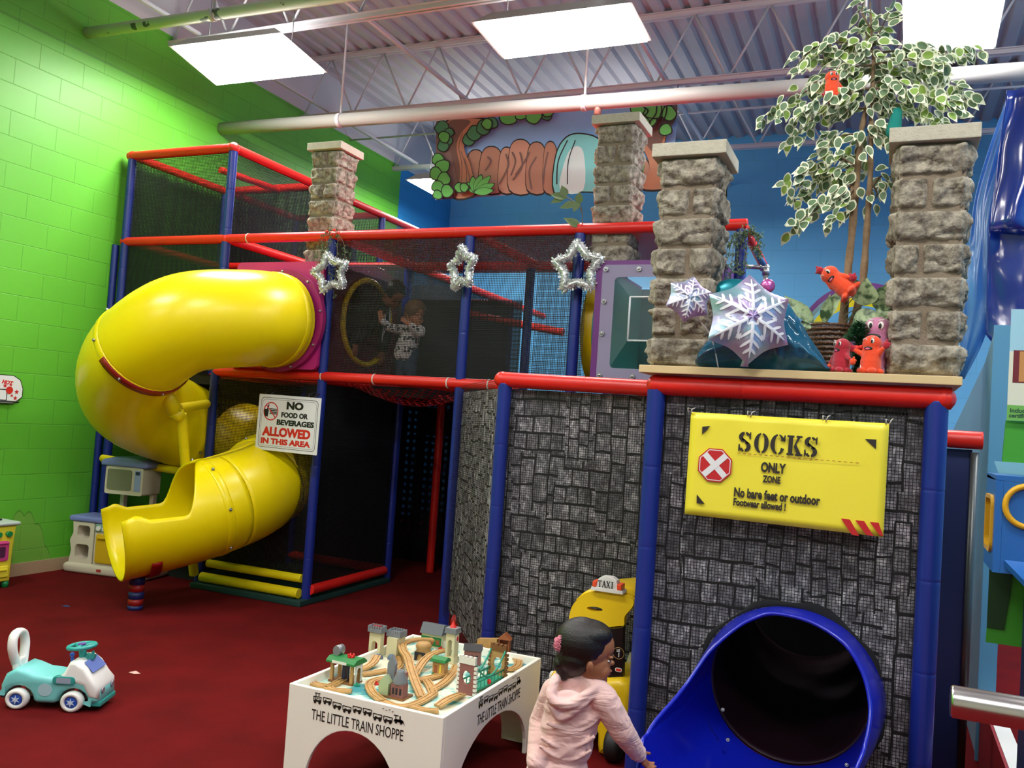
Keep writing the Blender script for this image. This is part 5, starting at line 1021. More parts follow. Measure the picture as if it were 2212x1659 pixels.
# ------------------------------------------------------------------ taxi ride-on
TX = wthing('toy_taxi', 'yellow and black toddler taxi car with a TAXI sign on its roof', 'ride-on toy', (-1.12, 4.0, 0))
yc = 3.93
def hx(px, py, y=yc): p = P(px, py, Y=y); return (p.x, p.z)
TT2 = frame((0, 0, 0), (1, 0, 0), y=(0, 0, 1))  # local z = -y
roof = [hx(*p) for p in ((1232, 1337), (1238, 1310), (1252, 1292), (1275, 1278), (1312, 1276), (1345, 1282), (1370, 1294), (1368, 1310), (1352, 1330), (1348, 1352), (1316, 1354), (1298, 1341), (1268, 1336), (1240, 1341))]
mb = MB(); rf = catmull([(x, z, 0) for x, z in roof], 3, closed=True)
# roof hood as a curved shell: outline at the rear face, sweeping forward and up
smooth_extrude(mb, [(p.x, p.y) for p in rf], -yc - .0, -yc + .05, None, TT2, r=.02); rc = Vector((sum(p.x for p in rf) / len(rf), sum(p.y for p in rf) / len(rf)))
hb = MB(); hole = [hx(1288 + 17 * math.cos(a), 1314 + 5 * math.sin(a) + 2 * math.cos(a), yc) for a in [-2 * PI * k / 20 for k in range(20)]]
mb = MB(); mb.prism([(p.x, p.y) for p in rf], -yc - .02, -yc + .02, None, TT2, holes=[hole], smooth=False); o = mb.build('rear_hood', M['plastic_yellow'], TX, bevel=.008)
top = [hx(*p) for p in ((1244, 1300), (1262, 1284), (1285, 1277), (1312, 1275), (1345, 1281), (1366, 1291))]
vs = []; 
for k in range(6):
    for x, z in top: vs.append((x + .02 * k * .4, yc + .02 + .075 * k, z + .012 * math.sin(k / 5 * PI)))
mb = MB(); mb.add(vs, [(k * 6 + i, k * 6 + i + 1, (k + 1) * 6 + i + 1, (k + 1) * 6 + i) for k in range(5) for i in range(5)], None, True); mb.build('roof', M['plastic_yellow'], TX, solid=.02)
s0 = P(1312, 1276, Y=yc - .01); sg = [(-.068, 0), (.078, 0), (.074, .012), (.062, .05), (.03, .062), (-.03, .062), (-.055, .048), (-.066, .012)]
mb = MB(); mb.prism([(s0.x - .075, s0.z - .002), (s0.x + .085, s0.z - .002), (s0.x + .08, s0.z + .014), (s0.x - .07, s0.z + .014)], -s0.y + .03, -s0.y - .04, None, TT2); mb.prism([(s0.x + x * .76, s0.z + .005 + z) for x, z in sg], -s0.y + .02, -s0.y - .03, None, TT2); so = mb.build('roof_sign', M['plastic_white'], TX, bevel=.004)
mb = MB(); [mb.box((s0.x + a, s0.y - .03, s0.z + .014), (s0.x + b_, s0.y + .03, s0.z + .042), bev=.005) for a, b_ in ((-.066, -.048), (.052, .075))]; mb.build('orange_lamps', M['plastic_orange'], TX)
mb = MB(); TL = frame((s0.x - .037, s0.y - .0405 + .0095, s0.z + .016), (1, 0, 0), y=(0, 0, 1)); TL = frame((s0.x - .038, s0.y - .0312, s0.z + .018), (1, 0, 0), y=(0, 0, 1))
def slab(ch, x, w_, h_):
    b_ = .0024
    def L(a, c, w2=None):
        w2 = w2 or b_; d = (Vector(c) - Vector(a)).normalized(); n_ = Vector((-d.y, d.x)) * w2; mb.prism([(x + a[0] * w_ - n_.x, a[1] * h_ - n_.y), (x + c[0] * w_ - n_.x, c[1] * h_ - n_.y), (x + c[0] * w_ + n_.x, c[1] * h_ + n_.y), (x + a[0] * w_ + n_.x, a[1] * h_ + n_.y)], 0, .001, M['sign_black'], TL)
    if ch == 'T': L((.5, 0), (.5, 1)); L((.05, .95), (.95, .95), .0015); L((.25, .04), (.75, .04), .0014); L((.08, .75), (.08, 1), .0014); L((.92, .75), (.92, 1), .0014)
    if ch == 'A': L((.12, 0), (.5, 1), .0015); L((.5, 1), (.88, 0)); L((.27, .38), (.75, .38), .0014); L((-.02, .04), (.32, .04), .0014); L((.68, .04), (1.02, .04), .0014)
    if ch == 'X': L((.12, 0), (.88, 1), .0015); L((.12, 1), (.88, 0)); L((-.02, .04), (.35, .04), .0014); L((.65, .04), (1.02, .04), .0014); L((-.02, .96), (.35, .96), .0014); L((.65, .96), (1.02, .96), .0014)
    if ch == 'I': L((.5, 0), (.5, 1)); L((.15, .04), (.85, .04), .0014); L((.15, .96), (.85, .96), .0014)
for k, ch in enumerate('TAXI'): slab(ch, k * .0205, .018 if ch != 'I' else .014, .031)
mb.build('sign_letters', None, so)
# black rear pillar, belt of the body, lower body
pil_ = [hx(*p) for p in ((1316, 1353), (1348, 1350), (1347, 1470), (1316, 1470))]
mb = MB(); mb.prism(pil_, -yc - .02, -yc + .02, None, TT2); mb.build('rear_pillar', mat('gloss_black', '0A0A0C', .25), TX)
pl2 = [hx(*p) for p in ((1232, 1345), (1248, 1342), (1232, 1452), (1212, 1452))]; mb = MB(); mb.prism(pl2, -yc - .02, -yc + .02, None, TT2); mb.build('rear_pillar', M['gloss_black'], TX)
c_ = P(1336, 1411, Y=yc - .022); TC = frame(c_, (1, 0, 0), z=(0, -1, 0)); mb = MB(); mb.prism(circ(.027, 24), 0, .001, mat('badge_gold', 'B89060', .4), TC, holes=[list(reversed(circ(.025, 24)))]); text('1', .018, TC @ Matrix.Translation((-.004, -.016, .001)), M['sign_white'], mb, bold=.0008); text('LE', .011, TC @ Matrix.Translation((-.009, .007, .001)), M['sign_white'], mb, bold=.0005); mb.build('round_badge', None, TX); mb = MB()
c_ = P(1336, 1447, Y=yc - .022); TC = frame(c_, (1, 0, 0), z=(0, -1, 0)); mb.prism(rrect(-.016, -.009, .016, .009, .008), 0, .001, M['sign_white'], TC); mb.prism(rrect(-.013, -.006, .013, .006, .006), .001, .0016, M['sign_red'], TC); mb.build('oval_badge', None, TX)
bd = [hx(*p) for p in ((1198, 1452), (1232, 1448), (1290, 1462), (1366, 1468), (1364, 1560), (1340, 1585), (1330, 1617), (1300, 1617), (1290, 1560), (1200, 1560))]
mb = MB(); smooth_extrude(mb, [(p.x, p.y) for p in catmull([(x, z, 0) for x, z in bd], 3, closed=True)], -yc - .32, -yc + .07, None, TT2, r=.03); mb.build('body', M['plastic_yellow'], TX)
p = P(1365, 1420, Y=yc + .25); mb = MB(); mb.tube([p + Vector((-.03, .05, -.08)), p + Vector((-.01, .05, .0)), p + Vector((.015, .05, -.02)), p + Vector((.02, .05, -.09))], .02, n=8); mb.build('side_mirror', M['plastic_cream'], TX)
for px_, yy in ((1325, 3.84), (1215, 3.9)):
    x_ = P(px_, 1640, Y=yy).x; mb = MB(); wheel(mb, (x_, yy, .075), (1, 0, 0), .075, .06, M['rubber_black'], M['rubber_black']); mb.build('wheel', None, TX); 
    mb = MB(); wheel(mb, (x_, yy + .42, .075), (1, 0, 0), .075, .06, M['rubber_black'], M['rubber_black']); mb.build('wheel', None, TX)
p = P(1194, 1462, Y=4.05); mb = MB(); mb.sph(p, (.02, .02, .03), n=10, k=6); mb.build('fuel_cap', M['plastic_white'], TX)
# ------------------------------------------------------------------ people
def PD(px, py, d):
    """point seen at a pixel, at a depth d along the view axis"""
    v = ((px - CX) * d / FPX, (py - CY) * d / FPX, d); w_ = [sum(a * b_ for a, b_ in zip(row, v)) for row in _r]
    return Vector((w_[0], w_[1], w_[2] + CAMZ))
IR = Vector((_r[0][0], _r[1][0], 0)).normalized(); AW = Vector((-IR.y, IR.x, 0)); UPV = Vector((0, 0, 1))
def cap(mb, a, b, ra, rb=None, n=14):
    """tapered capsule"""
    a = Vector(a); b = Vector(b); rb = ra if rb is None else rb; d = (b - a); L = d.length; d = d.normalized() if L > 1e-6 else Vector((0, 0, 1))
    pts = []; rr = []
    for k in range(5): q = PI / 2 * k / 4; pts.append(a - d * ra * math.cos(q)); rr.append(max(1e-4, ra * math.sin(q)))
    for k in range(5): q = PI / 2 * k / 4; pts.append(b + d * rb * math.sin(q)); rr.append(max(1e-4, rb * math.cos(q)))
    mb.tube(pts, rr, n=n, caps=True)
def chain(mb, pts, rr, n=14):
    for i in range(len(pts) - 1): cap(mb, pts[i], pts[i + 1], rr[i], rr[i + 1], n)
def ell(mb, T, c, r): mb.sph((0, 0, 0), 1, n=24, k=16, mtx=(T @ Matrix.Translation(c) @ Matrix.Diagonal((r[0], r[1], r[2], 1)))) if False else mb.lathe([(max(1e-4, math.sin(PI * i / 14)), -math.cos(PI * i / 14)) for i in range(15)], None, 22, T @ Matrix.Translation(c) @ Matrix.Diagonal((r[0], r[1], r[2], 1)))
def melt(mb, name, m, parent, voxel=.003, smooth=4, fac=.5):
    o = mb.build(name, m, parent); md = o.modifiers.new('skin', 'REMESH'); md.mode = 'VOXEL'; md.voxel_size = voxel; md.use_smooth_shade = True
    if smooth: md = o.modifiers.new('soft', 'SMOOTH'); md.iterations = smooth; md.factor = fac
    return o
def head_parts(mb, T, s):
    E = lambda c, r: ell(mb, T, Vector(c) * s, Vector(r) * s)
    E((-.012, 0, .036), (.083, .069, .078)); E((.018, 0, -.02), (.058, .054, .062)); E((.030, 0, .040), (.054, .052, .054))
    for q in (-1, 1): E((.042, q * .027, -.034), (.027, .024, .026)); E((-.008, q * .066, -.014), (.0125, .007, .018)); E((-.013, q * .070, -.010), (.008, .005, .014)); E((.066, q * .024, .012), (.012, .018, .006))
    E((.053, 0, -.066), (.019, .022, .016)); E((.080, 0, -.014), (.012, .010, .009)); E((.071, 0, .004), (.009, .008, .018)); E((.072, 0, -.037), (.011, .016, .007)); E((.069, 0, -.048), (.011, .013, .006)); E((.02, 0, -.06), (.04, .038, .022))
def hand_parts(mb, wrist, fdir, palm_n, thumb, s=1.0, curl=.6):
    """palm, four unequal fingers bending towards the palm side, thumb off the side of the palm"""
    f = fdir.normalized(); n_ = (palm_n - f * palm_n.dot(f)).normalized(); sd = f.cross(n_)
    if sd.dot(thumb) < 0: sd = -sd
    T = Matrix(((f.x, sd.x, n_.x, wrist.x), (f.y, sd.y, n_.y, wrist.y), (f.z, sd.z, n_.z, wrist.z), (0, 0, 0, 1)))
    cap(mb, T @ Vector((-.02, 0, 0)) * 1, T @ Vector((.01 * s, 0, 0)), .014 * s, .014 * s); ell(mb, T, Vector((.026, 0, 0)) * s, Vector((.024, .021, .010)) * s)
    for k, (y, L, a) in enumerate(((.0155, .9, .06), (.0055, 1.0, .0), (-.005, .95, -.05), (-.0145, .75, -.12))):
        p = Vector((.044 - .003 * abs(k - 1), y, .0)) * s; ang_ = curl * .4; pts = [T @ p]; l3 = [.017 * L * s, .012 * L * s, .010 * L * s]
        for l_ in l3:
            p = p + Vector((math.cos(ang_) * l_, a * l_, math.sin(ang_) * l_)); pts.append(T @ p); ang_ += curl
        chain(mb, pts, [.0058 * s, .0054 * s, .005 * s, .0042 * s], 10)
    p = Vector((.012, .016, .002)) * s; q = Vector((.028, .032, .010)) * s; r_ = Vector((.041, .036, .018)) * s; chain(mb, [T @ p, T @ q, T @ r_], [.0075 * s, .0062 * s, .005 * s], 10)
mat('skin_brown', '9A6242', .5, var=.08, vscale=20); mat('skin_light', 'C4805E', .5); mat('hair_black', '120D0B', .42, bump=.25, bscale=220); mat('hair_blond', '7A5A3A', .5, bump=.5, bscale=200)
m, nt, b = newmat('pink_fleece'); b.inputs['Base Color'].default_value = lin('EDC3BE'); b.inputs['Roughness'].default_value = .9; b.inputs['Sheen Weight'].default_value = .3
tc = nt.nodes.new('ShaderNodeTexCoord'); n1 = nt.nodes.new('ShaderNodeTexNoise'); n1.inputs['Scale'].default_value = 13; n1.inputs['Detail'].default_value = 2; n1.inputs['Distortion'].default_value = 1.2; mpp = nt.nodes.new('ShaderNodeMapping'); mpp.inputs['Rotation'].default_value = (.2, .5, .3); mpp.inputs['Scale'].default_value = (.6, .6, 1.5); nt.links.new(tc.outputs['Object'], mpp.inputs[0]); nt.links.new(mpp.outputs[0], n1.inputs['Vector'])
n2 = nt.nodes.new('ShaderNodeTexNoise'); n2.inputs['Scale'].default_value = 400; nt.links.new(tc.outputs['Object'], n2.inputs['Vector'])
bp = nt.nodes.new('ShaderNodeBump'); bp.inputs['Strength'].default_value = .55; bp.inputs['Distance'].default_value = .03; nt.links.new(n1.outputs[0], bp.inputs['Height']); bp2 = nt.nodes.new('ShaderNodeBump'); bp2.inputs['Strength'].default_value = .3; bp2.inputs['Distance'].default_value = .002; nt.links.new(n2.outputs[0], bp2.inputs['Height']); nt.links.new(bp.outputs[0], bp2.inputs['Normal']); nt.links.new(bp2.outputs[0], b.inputs['Normal']); M['pink_fleece'] = m
mat('denim', '33475E', .85, bump=.3, bscale=300, var=.2, vscale=25); mat('eye_white', 'E6E0DA', .2); mat('eye_dark', '120A08', .1); mat('lip_brown', '8E4A44', .4); mat('shoe_white', 'D8D4D0', .5)
# --- girl in the pink hoodie
DG = 2.87
GR = wthing('person', 'small child in a pink hooded sweatshirt leaning towards the blue slide', 'person', (PD(1205, 1690, DG).x, PD(1205, 1690, DG).y, 0))
hf = (IR * .985 + AW * .17 + UPV * -.03).normalized(); hl = UPV.cross(hf).normalized(); hu = hf.cross(hl); ho = PD(1269, 1420, DG)
TH_ = Matrix(((hf.x, hl.x, hu.x, ho.x), (hf.y, hl.y, hu.y, ho.y), (hf.z, hl.z, hu.z, ho.z), (0, 0, 0, 1)))
HS = 1.04
mb = MB(); head_parts(mb, TH_, HS)
nk = PD(1255, 1468, DG); hipc = PD(1205, 1668, DG); shR = PD(1304, 1508, DG - .045); shL = PD(1196, 1492, DG + .03)
elR = PD(1345, 1580, DG - .03); wrR = PD(1383, 1634, DG + .045); elL = PD(1168, 1560, DG + .06); wrL = PD(1162, 1625, DG - .02)
cap(mb, TH_ @ Vector((-.0, 0, -.05)), nk - UPV * .03, .036, .04); chain(mb, [nk - UPV * .03, (nk + hipc) / 2, hipc], [.04, .045, .05])
chain(mb, [shR, elR, wrR], [.028, .024, .017]); chain(mb, [shL, elL, wrL], [.028, .024, .017])
hand_parts(mb, wrR, (PD(1397, 1652, DG + .06) - wrR), (IR * .6 - UPV * .4 + AW * .2), AW - IR * .3 + UPV * .3, s=1.0, curl=.5)
hand_parts(mb, wrL, Vector((0, 0, -1)) + IR * .1, IR, AW, s=.95, curl=.5)
kR = hipc + IR * .055 + Vector((0, 0, -.13)) + AW * .03; kL = hipc - IR * .05 + Vector((0, 0, -.13)) + AW * .02
fR = Vector((kR.x, kR.y, .03)) - AW * .03; fL = Vector((kL.x, kL.y, .03)) - AW * .03 - IR * .04
chain(mb, [hipc + IR * .035, kR, fR], [.045, .036, .026]); chain(mb, [hipc - IR * .035, kL, fL], [.045, .036, .026])
melt(mb, 'body', M['skin_brown'], GR, .0028, 5)
mb = MB()
for q in (-1, 1): ell(mb, TH_, Vector((.0600, q * .027, .0)) * HS, Vector((.0085, .0095, .0042)) * HS)
mb.build('eyes', M['eye_white'], GR)
mb = MB()
for q in (-1, 1): ell(mb, TH_, Vector((.0645, q * .028, .0)) * HS, Vector((.0055, .0065, .0046)) * HS); mb.tube([TH_ @ (Vector((.068, q * .014, .006)) * HS), TH_ @ (Vector((.073, q * .026, .009)) * HS), TH_ @ (Vector((.066, q * .038, .005)) * HS)], .0014, n=5); mb.tube([TH_ @ (Vector((.077, q * .012, .019)) * HS), TH_ @ (Vector((.075, q * .026, .024)) * HS), TH_ @ (Vector((.064, q * .038, .02)) * HS)], .0022, n=5)
mb.build('eye_details', M['eye_dark'], GR)
mb = MB(); ell(mb, TH_, Vector((.076, 0, -.038)) * HS, Vector((.0085, .014, .0045)) * HS); ell(mb, TH_, Vector((.073, 0, -.047)) * HS, Vector((.0085, .012, .005)) * HS); mb.build('lips', M['lip_brown'], GR)
mb = MB(); TI = TH_ @ Matrix.Rotation(-.42, 4, 'Y')
ell(mb, TH_, Vector((-.024, 0, .046)) * HS, Vector((.087, .0775, .080)) * HS); ell(mb, TH_, Vector((-.004, 0, .074)) * HS, Vector((.078, .072, .047)) * HS); ell(mb, TH_, Vector((-.045, 0, .0)) * HS, Vector((.056, .068, .06)) * HS); ell(mb, TH_, Vector((-.008, 0, .035)) * HS, Vector((.05, .0735, .045)) * HS); cap(mb, TH_ @ Vector((-.075, 0, .01)), TH_ @ Vector((-.088, .0, -.03)), .03, .026); cap(mb, TH_ @ Vector((-.088, -.004, -.025)), TH_ @ Vector((-.078, -.01, -.062)), .028, .016); cap(mb, TH_ @ Vector((-.03, 0, -.035)), TH_ @ Vector((-.05, 0, -.045)), .035, .03)
hr = melt(mb, 'hair', M['hair_black'], GR, .0035, 3)
mb = MB(); fc = PD(1209, 1389, DG - .035)
for k in range(26):
    a = k * 2.4; r_ = .017 * math.sqrt(k / 26); q = fc + IR * r_ * math.cos(a) * .8 + UPV * r_ * math.sin(a) * 1.3 - AW * (.012 - r_ * .4); nn = (-AW + IR * math.cos(a) * .8 + UPV * math.sin(a) * .8).normalized(); T = frame(q, nn.orthogonal(), z=nn)
    mb.lathe([(.0005, 0), (.0045, .001), (.007, .006)], None, 7, T)
mb.build('hair_flower', mat('flower_pink', 'F09AAE', .6), GR, solid=.0008)
# hoodie
mb = MB(); up_ = (nk - hipc).normalized()
chest = nk.lerp(hipc, .33); belly = nk.lerp(hipc, .68)
def torso_ell(c, rx, ry, rz_): T = frame(c, IR, z=up_); ell(mb, T, Vector((0, 0, 0)), Vector((rx, ry, rz_)))
torso_ell(nk.lerp(hipc, .18) + IR * .0, .088, .062, .052); torso_ell(chest, .098, .074, .085); torso_ell(nk.lerp(hipc, .5), .095, .074, .08); torso_ell(belly, .094, .074, .09); torso_ell(hipc + up_ * .02, .096, .078, .06)
chain(mb, [nk + IR * .01, shR], [.045, .044]); chain(mb, [nk - IR * .01, shL], [.045, .042])
chain(mb, [shR, shR.lerp(elR, .5) + AW * -.004, elR, elR.lerp(wrR, .55), wrR - (wrR - elR).normalized() * .012], [.046, .044, .041, .034, .026]); chain(mb, [shL, elL, wrL + (wrL - elL).normalized() * .03], [.042, .040, .036])
# sleeve folds
for t_, r_ in ((.25, .042), (.55, .039), (.85, .0385)): q = shR.lerp(elR, t_); d_ = (elR - shR).normalized(); mb.tube([q + (d_.orthogonal().normalized() * math.cos(a) + d_.cross(d_.orthogonal().normalized()) * math.sin(a)) * r_ + d_ * .008 * math.sin(a * 1 + t_ * 9) for a in [2 * PI * k / 16 for k in range(16)]], .006, n=6, closed=True)
for t_, r_ in ((.3, .034), (.6, .030), (.85, .027)): q = elR.lerp(wrR, t_); d_ = (wrR - elR).normalized(); mb.tube([q + (d_.orthogonal().normalized() * math.cos(a) + d_.cross(d_.orthogonal().normalized()) * math.sin(a)) * r_ + d_ * .006 * math.sin(a + t_ * 7) for a in [2 * PI * k / 16 for k in range(16)]], .005, n=6, closed=True)
# torso folds
for pts, r_ in ((((1180, 1560), (1215, 1572), (1262, 1562), (1296, 1540)), .008), (((1168, 1592), (1200, 1612), (1245, 1612), (1285, 1590)), .007), (((1165, 1612), (1200, 1634), (1240, 1640), (1278, 1620)), .006), (((1250, 1580), (1285, 1560), (1300, 1530)), .006)):
    mb.tube(catmull([PD(x, y, DG - .066) for x, y in pts], 5), r_, n=8)
# hood
hd = [PD(x, y, DG + dz) for x, y, dz in ((1206, 1462, -.02), (1196, 1478, -.05), (1190, 1502, -.075), (1203, 1518, -.088), (1235, 1520, -.088), (1268, 1500, -.075), (1288, 1482, -.05), (1283, 1473, -.02), (1270, 1468, .02), (1236, 1462, .045))]
mb.tube(catmull(hd, 5, closed=True), .017, n=10, closed=True)
mb.tube(catmull([PD(x, y, DG + dz) for x, y, dz in ((1186, 1512, -.066), (1196, 1532, -.078), (1210, 1550, -.08), (1238, 1538, -.082), (1268, 1512, -.078), (1290, 1488, -.06))], 5), [.013] * 26, n=10)
T = frame(PD(1228, 1520, DG - .062), IR, z=up_); ell(mb, T, Vector((0, 0, 0)), Vector((.062, .022, .045))); ell(mb, T, Vector((-.02, 0, -.03)), Vector((.035, .018, .028)))
# hem band
hb_ = hipc + up_ * .006
mb.tube([hb_ + IR * .094 * math.cos(a) + AW * .072 * math.sin(a) for a in [2 * PI * k / 30 for k in range(30)]], .013, n=8, closed=True)
cuff = wrR - (wrR - elR).normalized() * .006; d_ = (wrR - elR).normalized(); cap(mb, cuff - d_ * .018, cuff, .0245, .022)
melt(mb, 'hoodie', M['pink_fleece'], GR, .0038, 6, .5)
mb = MB(); torso_ell(hipc - up_ * .02, .088, .068, .06); chain(mb, [hipc + IR * .038 - UPV * .02, kR, fR + UPV * .03], [.06, .046, .034]); chain(mb, [hipc - IR * .038 - UPV * .02, kL, fL + UPV * .03], [.06, .046, .034]); melt(mb, 'jeans', M['denim'], GR, .005, 3)
for f_ in (fR, fL): mb = MB(); T = frame((f_.x, f_.y, .022), AW * .9 + IR * .4, z=(0, 0, 1)); ell(mb, T, Vector((.015, 0, .0)), Vector((.058, .026, .021))); mb.build('shoe', M['shoe_white'], GR)
# --- toddler behind the net
DT = 7.0
def small_person(name, label, J, D, s, mats, hface, hair='short', clothes=()):
    pass
tq = lambda x, y, dz=0.: PD(x, y, DT + dz)
p0 = P(880, 800, Y=6.0); DT = (p0 - Vector((0, 0, CAMZ))).dot(Vector((_r[0][2], _r[1][2], _r[2][2])))
TD = wthing('person', 'toddler in a grey patterned knit sweater and jeans standing behind the net', 'person', (p0.x, p0.y, L1 - .03))
hf = (IR * .62 - AW * .78 - UPV * .12).normalized(); hl = UPV.cross(hf).normalized(); hu = hf.cross(hl); ho = tq(897, 681); T = Matrix(((hf.x, hl.x, hu.x, ho.x), (hf.y, hl.y, hu.y, ho.y), (hf.z, hl.z, hu.z, ho.z), (0, 0, 0, 1)))
mb = MB(); head_parts(mb, T, 1.0); nk2 = tq(893, 706); hp2 = tq(874, 762); s1 = tq(870, 712, -.02); s2 = tq(908, 714, .02)
cap(mb, ho - UPV * .05, nk2, .032, .036); chain(mb, [nk2, hp2], [.05, .06]); e1_ = tq(842, 708, -.1); w1 = tq(822, 690, -.14); e2_ = tq(908, 720, -.14); w2 = tq(882, 700, -.17)
chain(mb, [s1, e1_, w1], [.03, .024, .018]); chain(mb, [s2, e2_, w2], [.03, .024, .018]); hand_parts(mb, w1, UPV - IR * .1, -AW, IR, .95, .3); hand_parts(mb, w2, UPV * .6 - IR * .8, -AW, IR + UPV, .95, .3)
fa = tq(866, 800, 0); fb = tq(890, 803, -.03); fa.z = fb.z = L1 + .02
melt(mb, 'body', M['skin_light'], TD, .004, 4)
mb = MB()
for q in (-1, 1): ell(mb, T, Vector((.070, q * .026, .002)), Vector((.006, .006, .005)))
mb.build('eyes', M['eye_dark'], TD)
mb = MB(); TI = T @ Matrix.Rotation(-.45, 4, 'Y'); ell(mb, T, Vector((-.010, 0, .046)), Vector((.093, .085, .082))); ell(mb, T, Vector((-.035, 0, -.005)), Vector((.06, .08, .075))); melt(mb, 'hair', M['hair_blond'], TD, .005, 2)
m, nt, b = newmat('knit_pattern'); b.inputs['Roughness'].default_value = .9; tc = nt.nodes.new('ShaderNodeTexCoord'); s = nt.nodes.new('ShaderNodeSeparateXYZ'); nt.links.new(tc.outputs['Object'], s.inputs[0]); vv = nt.nodes.new('ShaderNodeTexVoronoi'); vv.distance = 'CHEBYCHEV'; vv.inputs['Scale'].default_value = 38; nt.links.new(tc.outputs['Object'], vv.inputs['Vector'])
st = mathn(nt, 'GREATER_THAN', mathn(nt, 'SINE', mathn(nt, 'MULTIPLY', s.outputs[2], 75)), .2); mk = mathn(nt, 'GREATER_THAN', vv.outputs['Distance'], .38); ff = mathn(nt, 'MULTIPLY', mathn(nt, 'MAXIMUM', st, mk), 1)
mx = nt.nodes.new('ShaderNodeMix'); mx.data_type = 'RGBA'; nt.links.new(ff, mx.inputs[0]); mx.inputs[6].default_value = lin('3E3E44'); mx.inputs[7].default_value = lin('D8D6D2'); nt.links.new(mx.outputs[2], b.inputs['Base Color']); M['knit_pattern'] = m
mb = MB(); chain(mb, [nk2 - UPV * .01, nk2.lerp(hp2, .5), hp2], [.062, .085, .088]); chain(mb, [s1, e1_, w1.lerp(e1_, .2)], [.042, .034, .026]); chain(mb, [s2, e2_, w2.lerp(e2_, .2)], [.042, .034, .026]); melt(mb, 'sweater', M['knit_pattern'], TD, .005, 3)
mb = MB(); chain(mb, [hp2, fa.lerp(hp2, .5), fa + UPV * .04], [.065, .05, .04]); chain(mb, [hp2 + IR * .05, fb.lerp(hp2, .5) + IR * .02, fb + UPV * .04], [.065, .05, .04]); melt(mb, 'jeans', M['denim'], TD, .005, 3)
for f_ in (fa, fb): mb = MB(); ell(mb, frame((f_.x, f_.y, L1 + .0), -AW, z=(0, 0, 1)), Vector((.02, 0, 0)), Vector((.06, .028, .025))); mb.build('shoe', M['sign_black'], TD)
# --- man leaning out of the yellow ringed opening
p0 = P(860, 640, Y=6.2); DM_ = (p0 - Vector((0, 0, CAMZ))).dot(Vector((_r[0][2], _r[1][2], _r[2][2]))); mq = lambda x, y, dz=0.: PD(x, y, DM_ + dz)
MN = wthing('person', 'person in dark clothes with short black hair leaning out of the yellow ringed opening', 'person', (bx1 - .1, 6.05, 1.85))
hf = (IR * .35 - AW * .55 - UPV * .62).normalized(); hl = UPV.cross(hf).normalized(); hu = hf.cross(hl); ho = mq(852, 640); T = Matrix(((hf.x, hl.x, hu.x, ho.x), (hf.y, hl.y, hu.y, ho.y), (hf.z, hl.z, hu.z, ho.z), (0, 0, 0, 1)))
mb = MB(); head_parts(mb, T, 1.12); nk3 = mq(822, 662, .05); ch3 = mq(790, 690, .15); ch3 = Vector((bx1 - .02, 6.05, ch3.z)); hp3 = Vector((bx1 - .4, 6.1, 2.0))
cap(mb, ho + (nk3 - ho) * .2, nk3, .05, .055); chain(mb, [nk3, ch3, hp3], [.06, .1, .12]); sA = mq(808, 672, -.02); sB = mq(826, 690, .15)
hA = mq(768, 755, -.05); hA = P(766, 752, X=bx1 + .03); hB = P(826, 768, X=bx1 + .05); eA = (sA + hA) / 2 + Vector((-.02, 0, .0)); eB = (sB + hB) / 2 + IR * .03
chain(mb, [sA, eA, hA + UPV * .03], [.045, .038, .026]); chain(mb, [sB, eB, hB + UPV * .03], [.045, .038, .026])
hand_parts(mb, hA + UPV * .03, Vector((.1, 0, -1)), Vector((-1, 0, 0)), Vector((0, 1, 0)), 1.5, .5); hand_parts(mb, hB + UPV * .03, Vector((.05, 0, -1)), Vector((-1, 0, 0)), Vector((0, -1, 0)), 1.5, .5)
melt(mb, 'body', mat('skin_tan', '96583C', .5), MN, .005, 4)
mb = MB(); TI = T @ Matrix.Rotation(-.35, 4, 'Y'); ell(mb, T, Vector((-.014, 0, .046)) * 1.12, Vector((.088, .076, .079)) * 1.12); ell(mb, T, Vector((-.045, 0, .0)) * 1.1, Vector((.053, .068, .06)) * 1.1); melt(mb, 'hair', M['hair_black'], MN, .005, 2)
mb = MB()
for q in (-1, 1): ell(mb, T, Vector((.078, q * .029, .002)), Vector((.006, .008, .005))); mb.tube([T @ Vector((.088, q * .012, .02)), T @ Vector((.084, q * .034, .023))], .003, n=5)
mb.build('eyes', M['eye_dark'], MN)
mb = MB(); chain(mb, [nk3, ch3, hp3], [.085, .13, .14]); chain(mb, [nk3, sA, eA, hA + UPV * .06], [.07, .065, .055, .04]); chain(mb, [nk3, sB, eB, hB + UPV * .06], [.07, .065, .055, .04]); melt(mb, 'dark_sweater', mat('dark_cloth', '0E0E12', .85), MN, .007, 3)
mb = MB(); a = nk3 + IR * .05 - AW * .03; mb.tube([a, a + Vector((.02, -.03, -.12)), a + Vector((.0, -.02, -.26)), a + Vector((.0, -.02, -.30))], .006, n=6); mb.tube([a + IR * .03, a + IR * .04 + Vector((.02, -.03, -.11)), a + Vector((.0, -.02, -.26))], .005, n=6); mb.build('lanyard', mat('lanyard_white', 'B8BCC4', .5), MN)
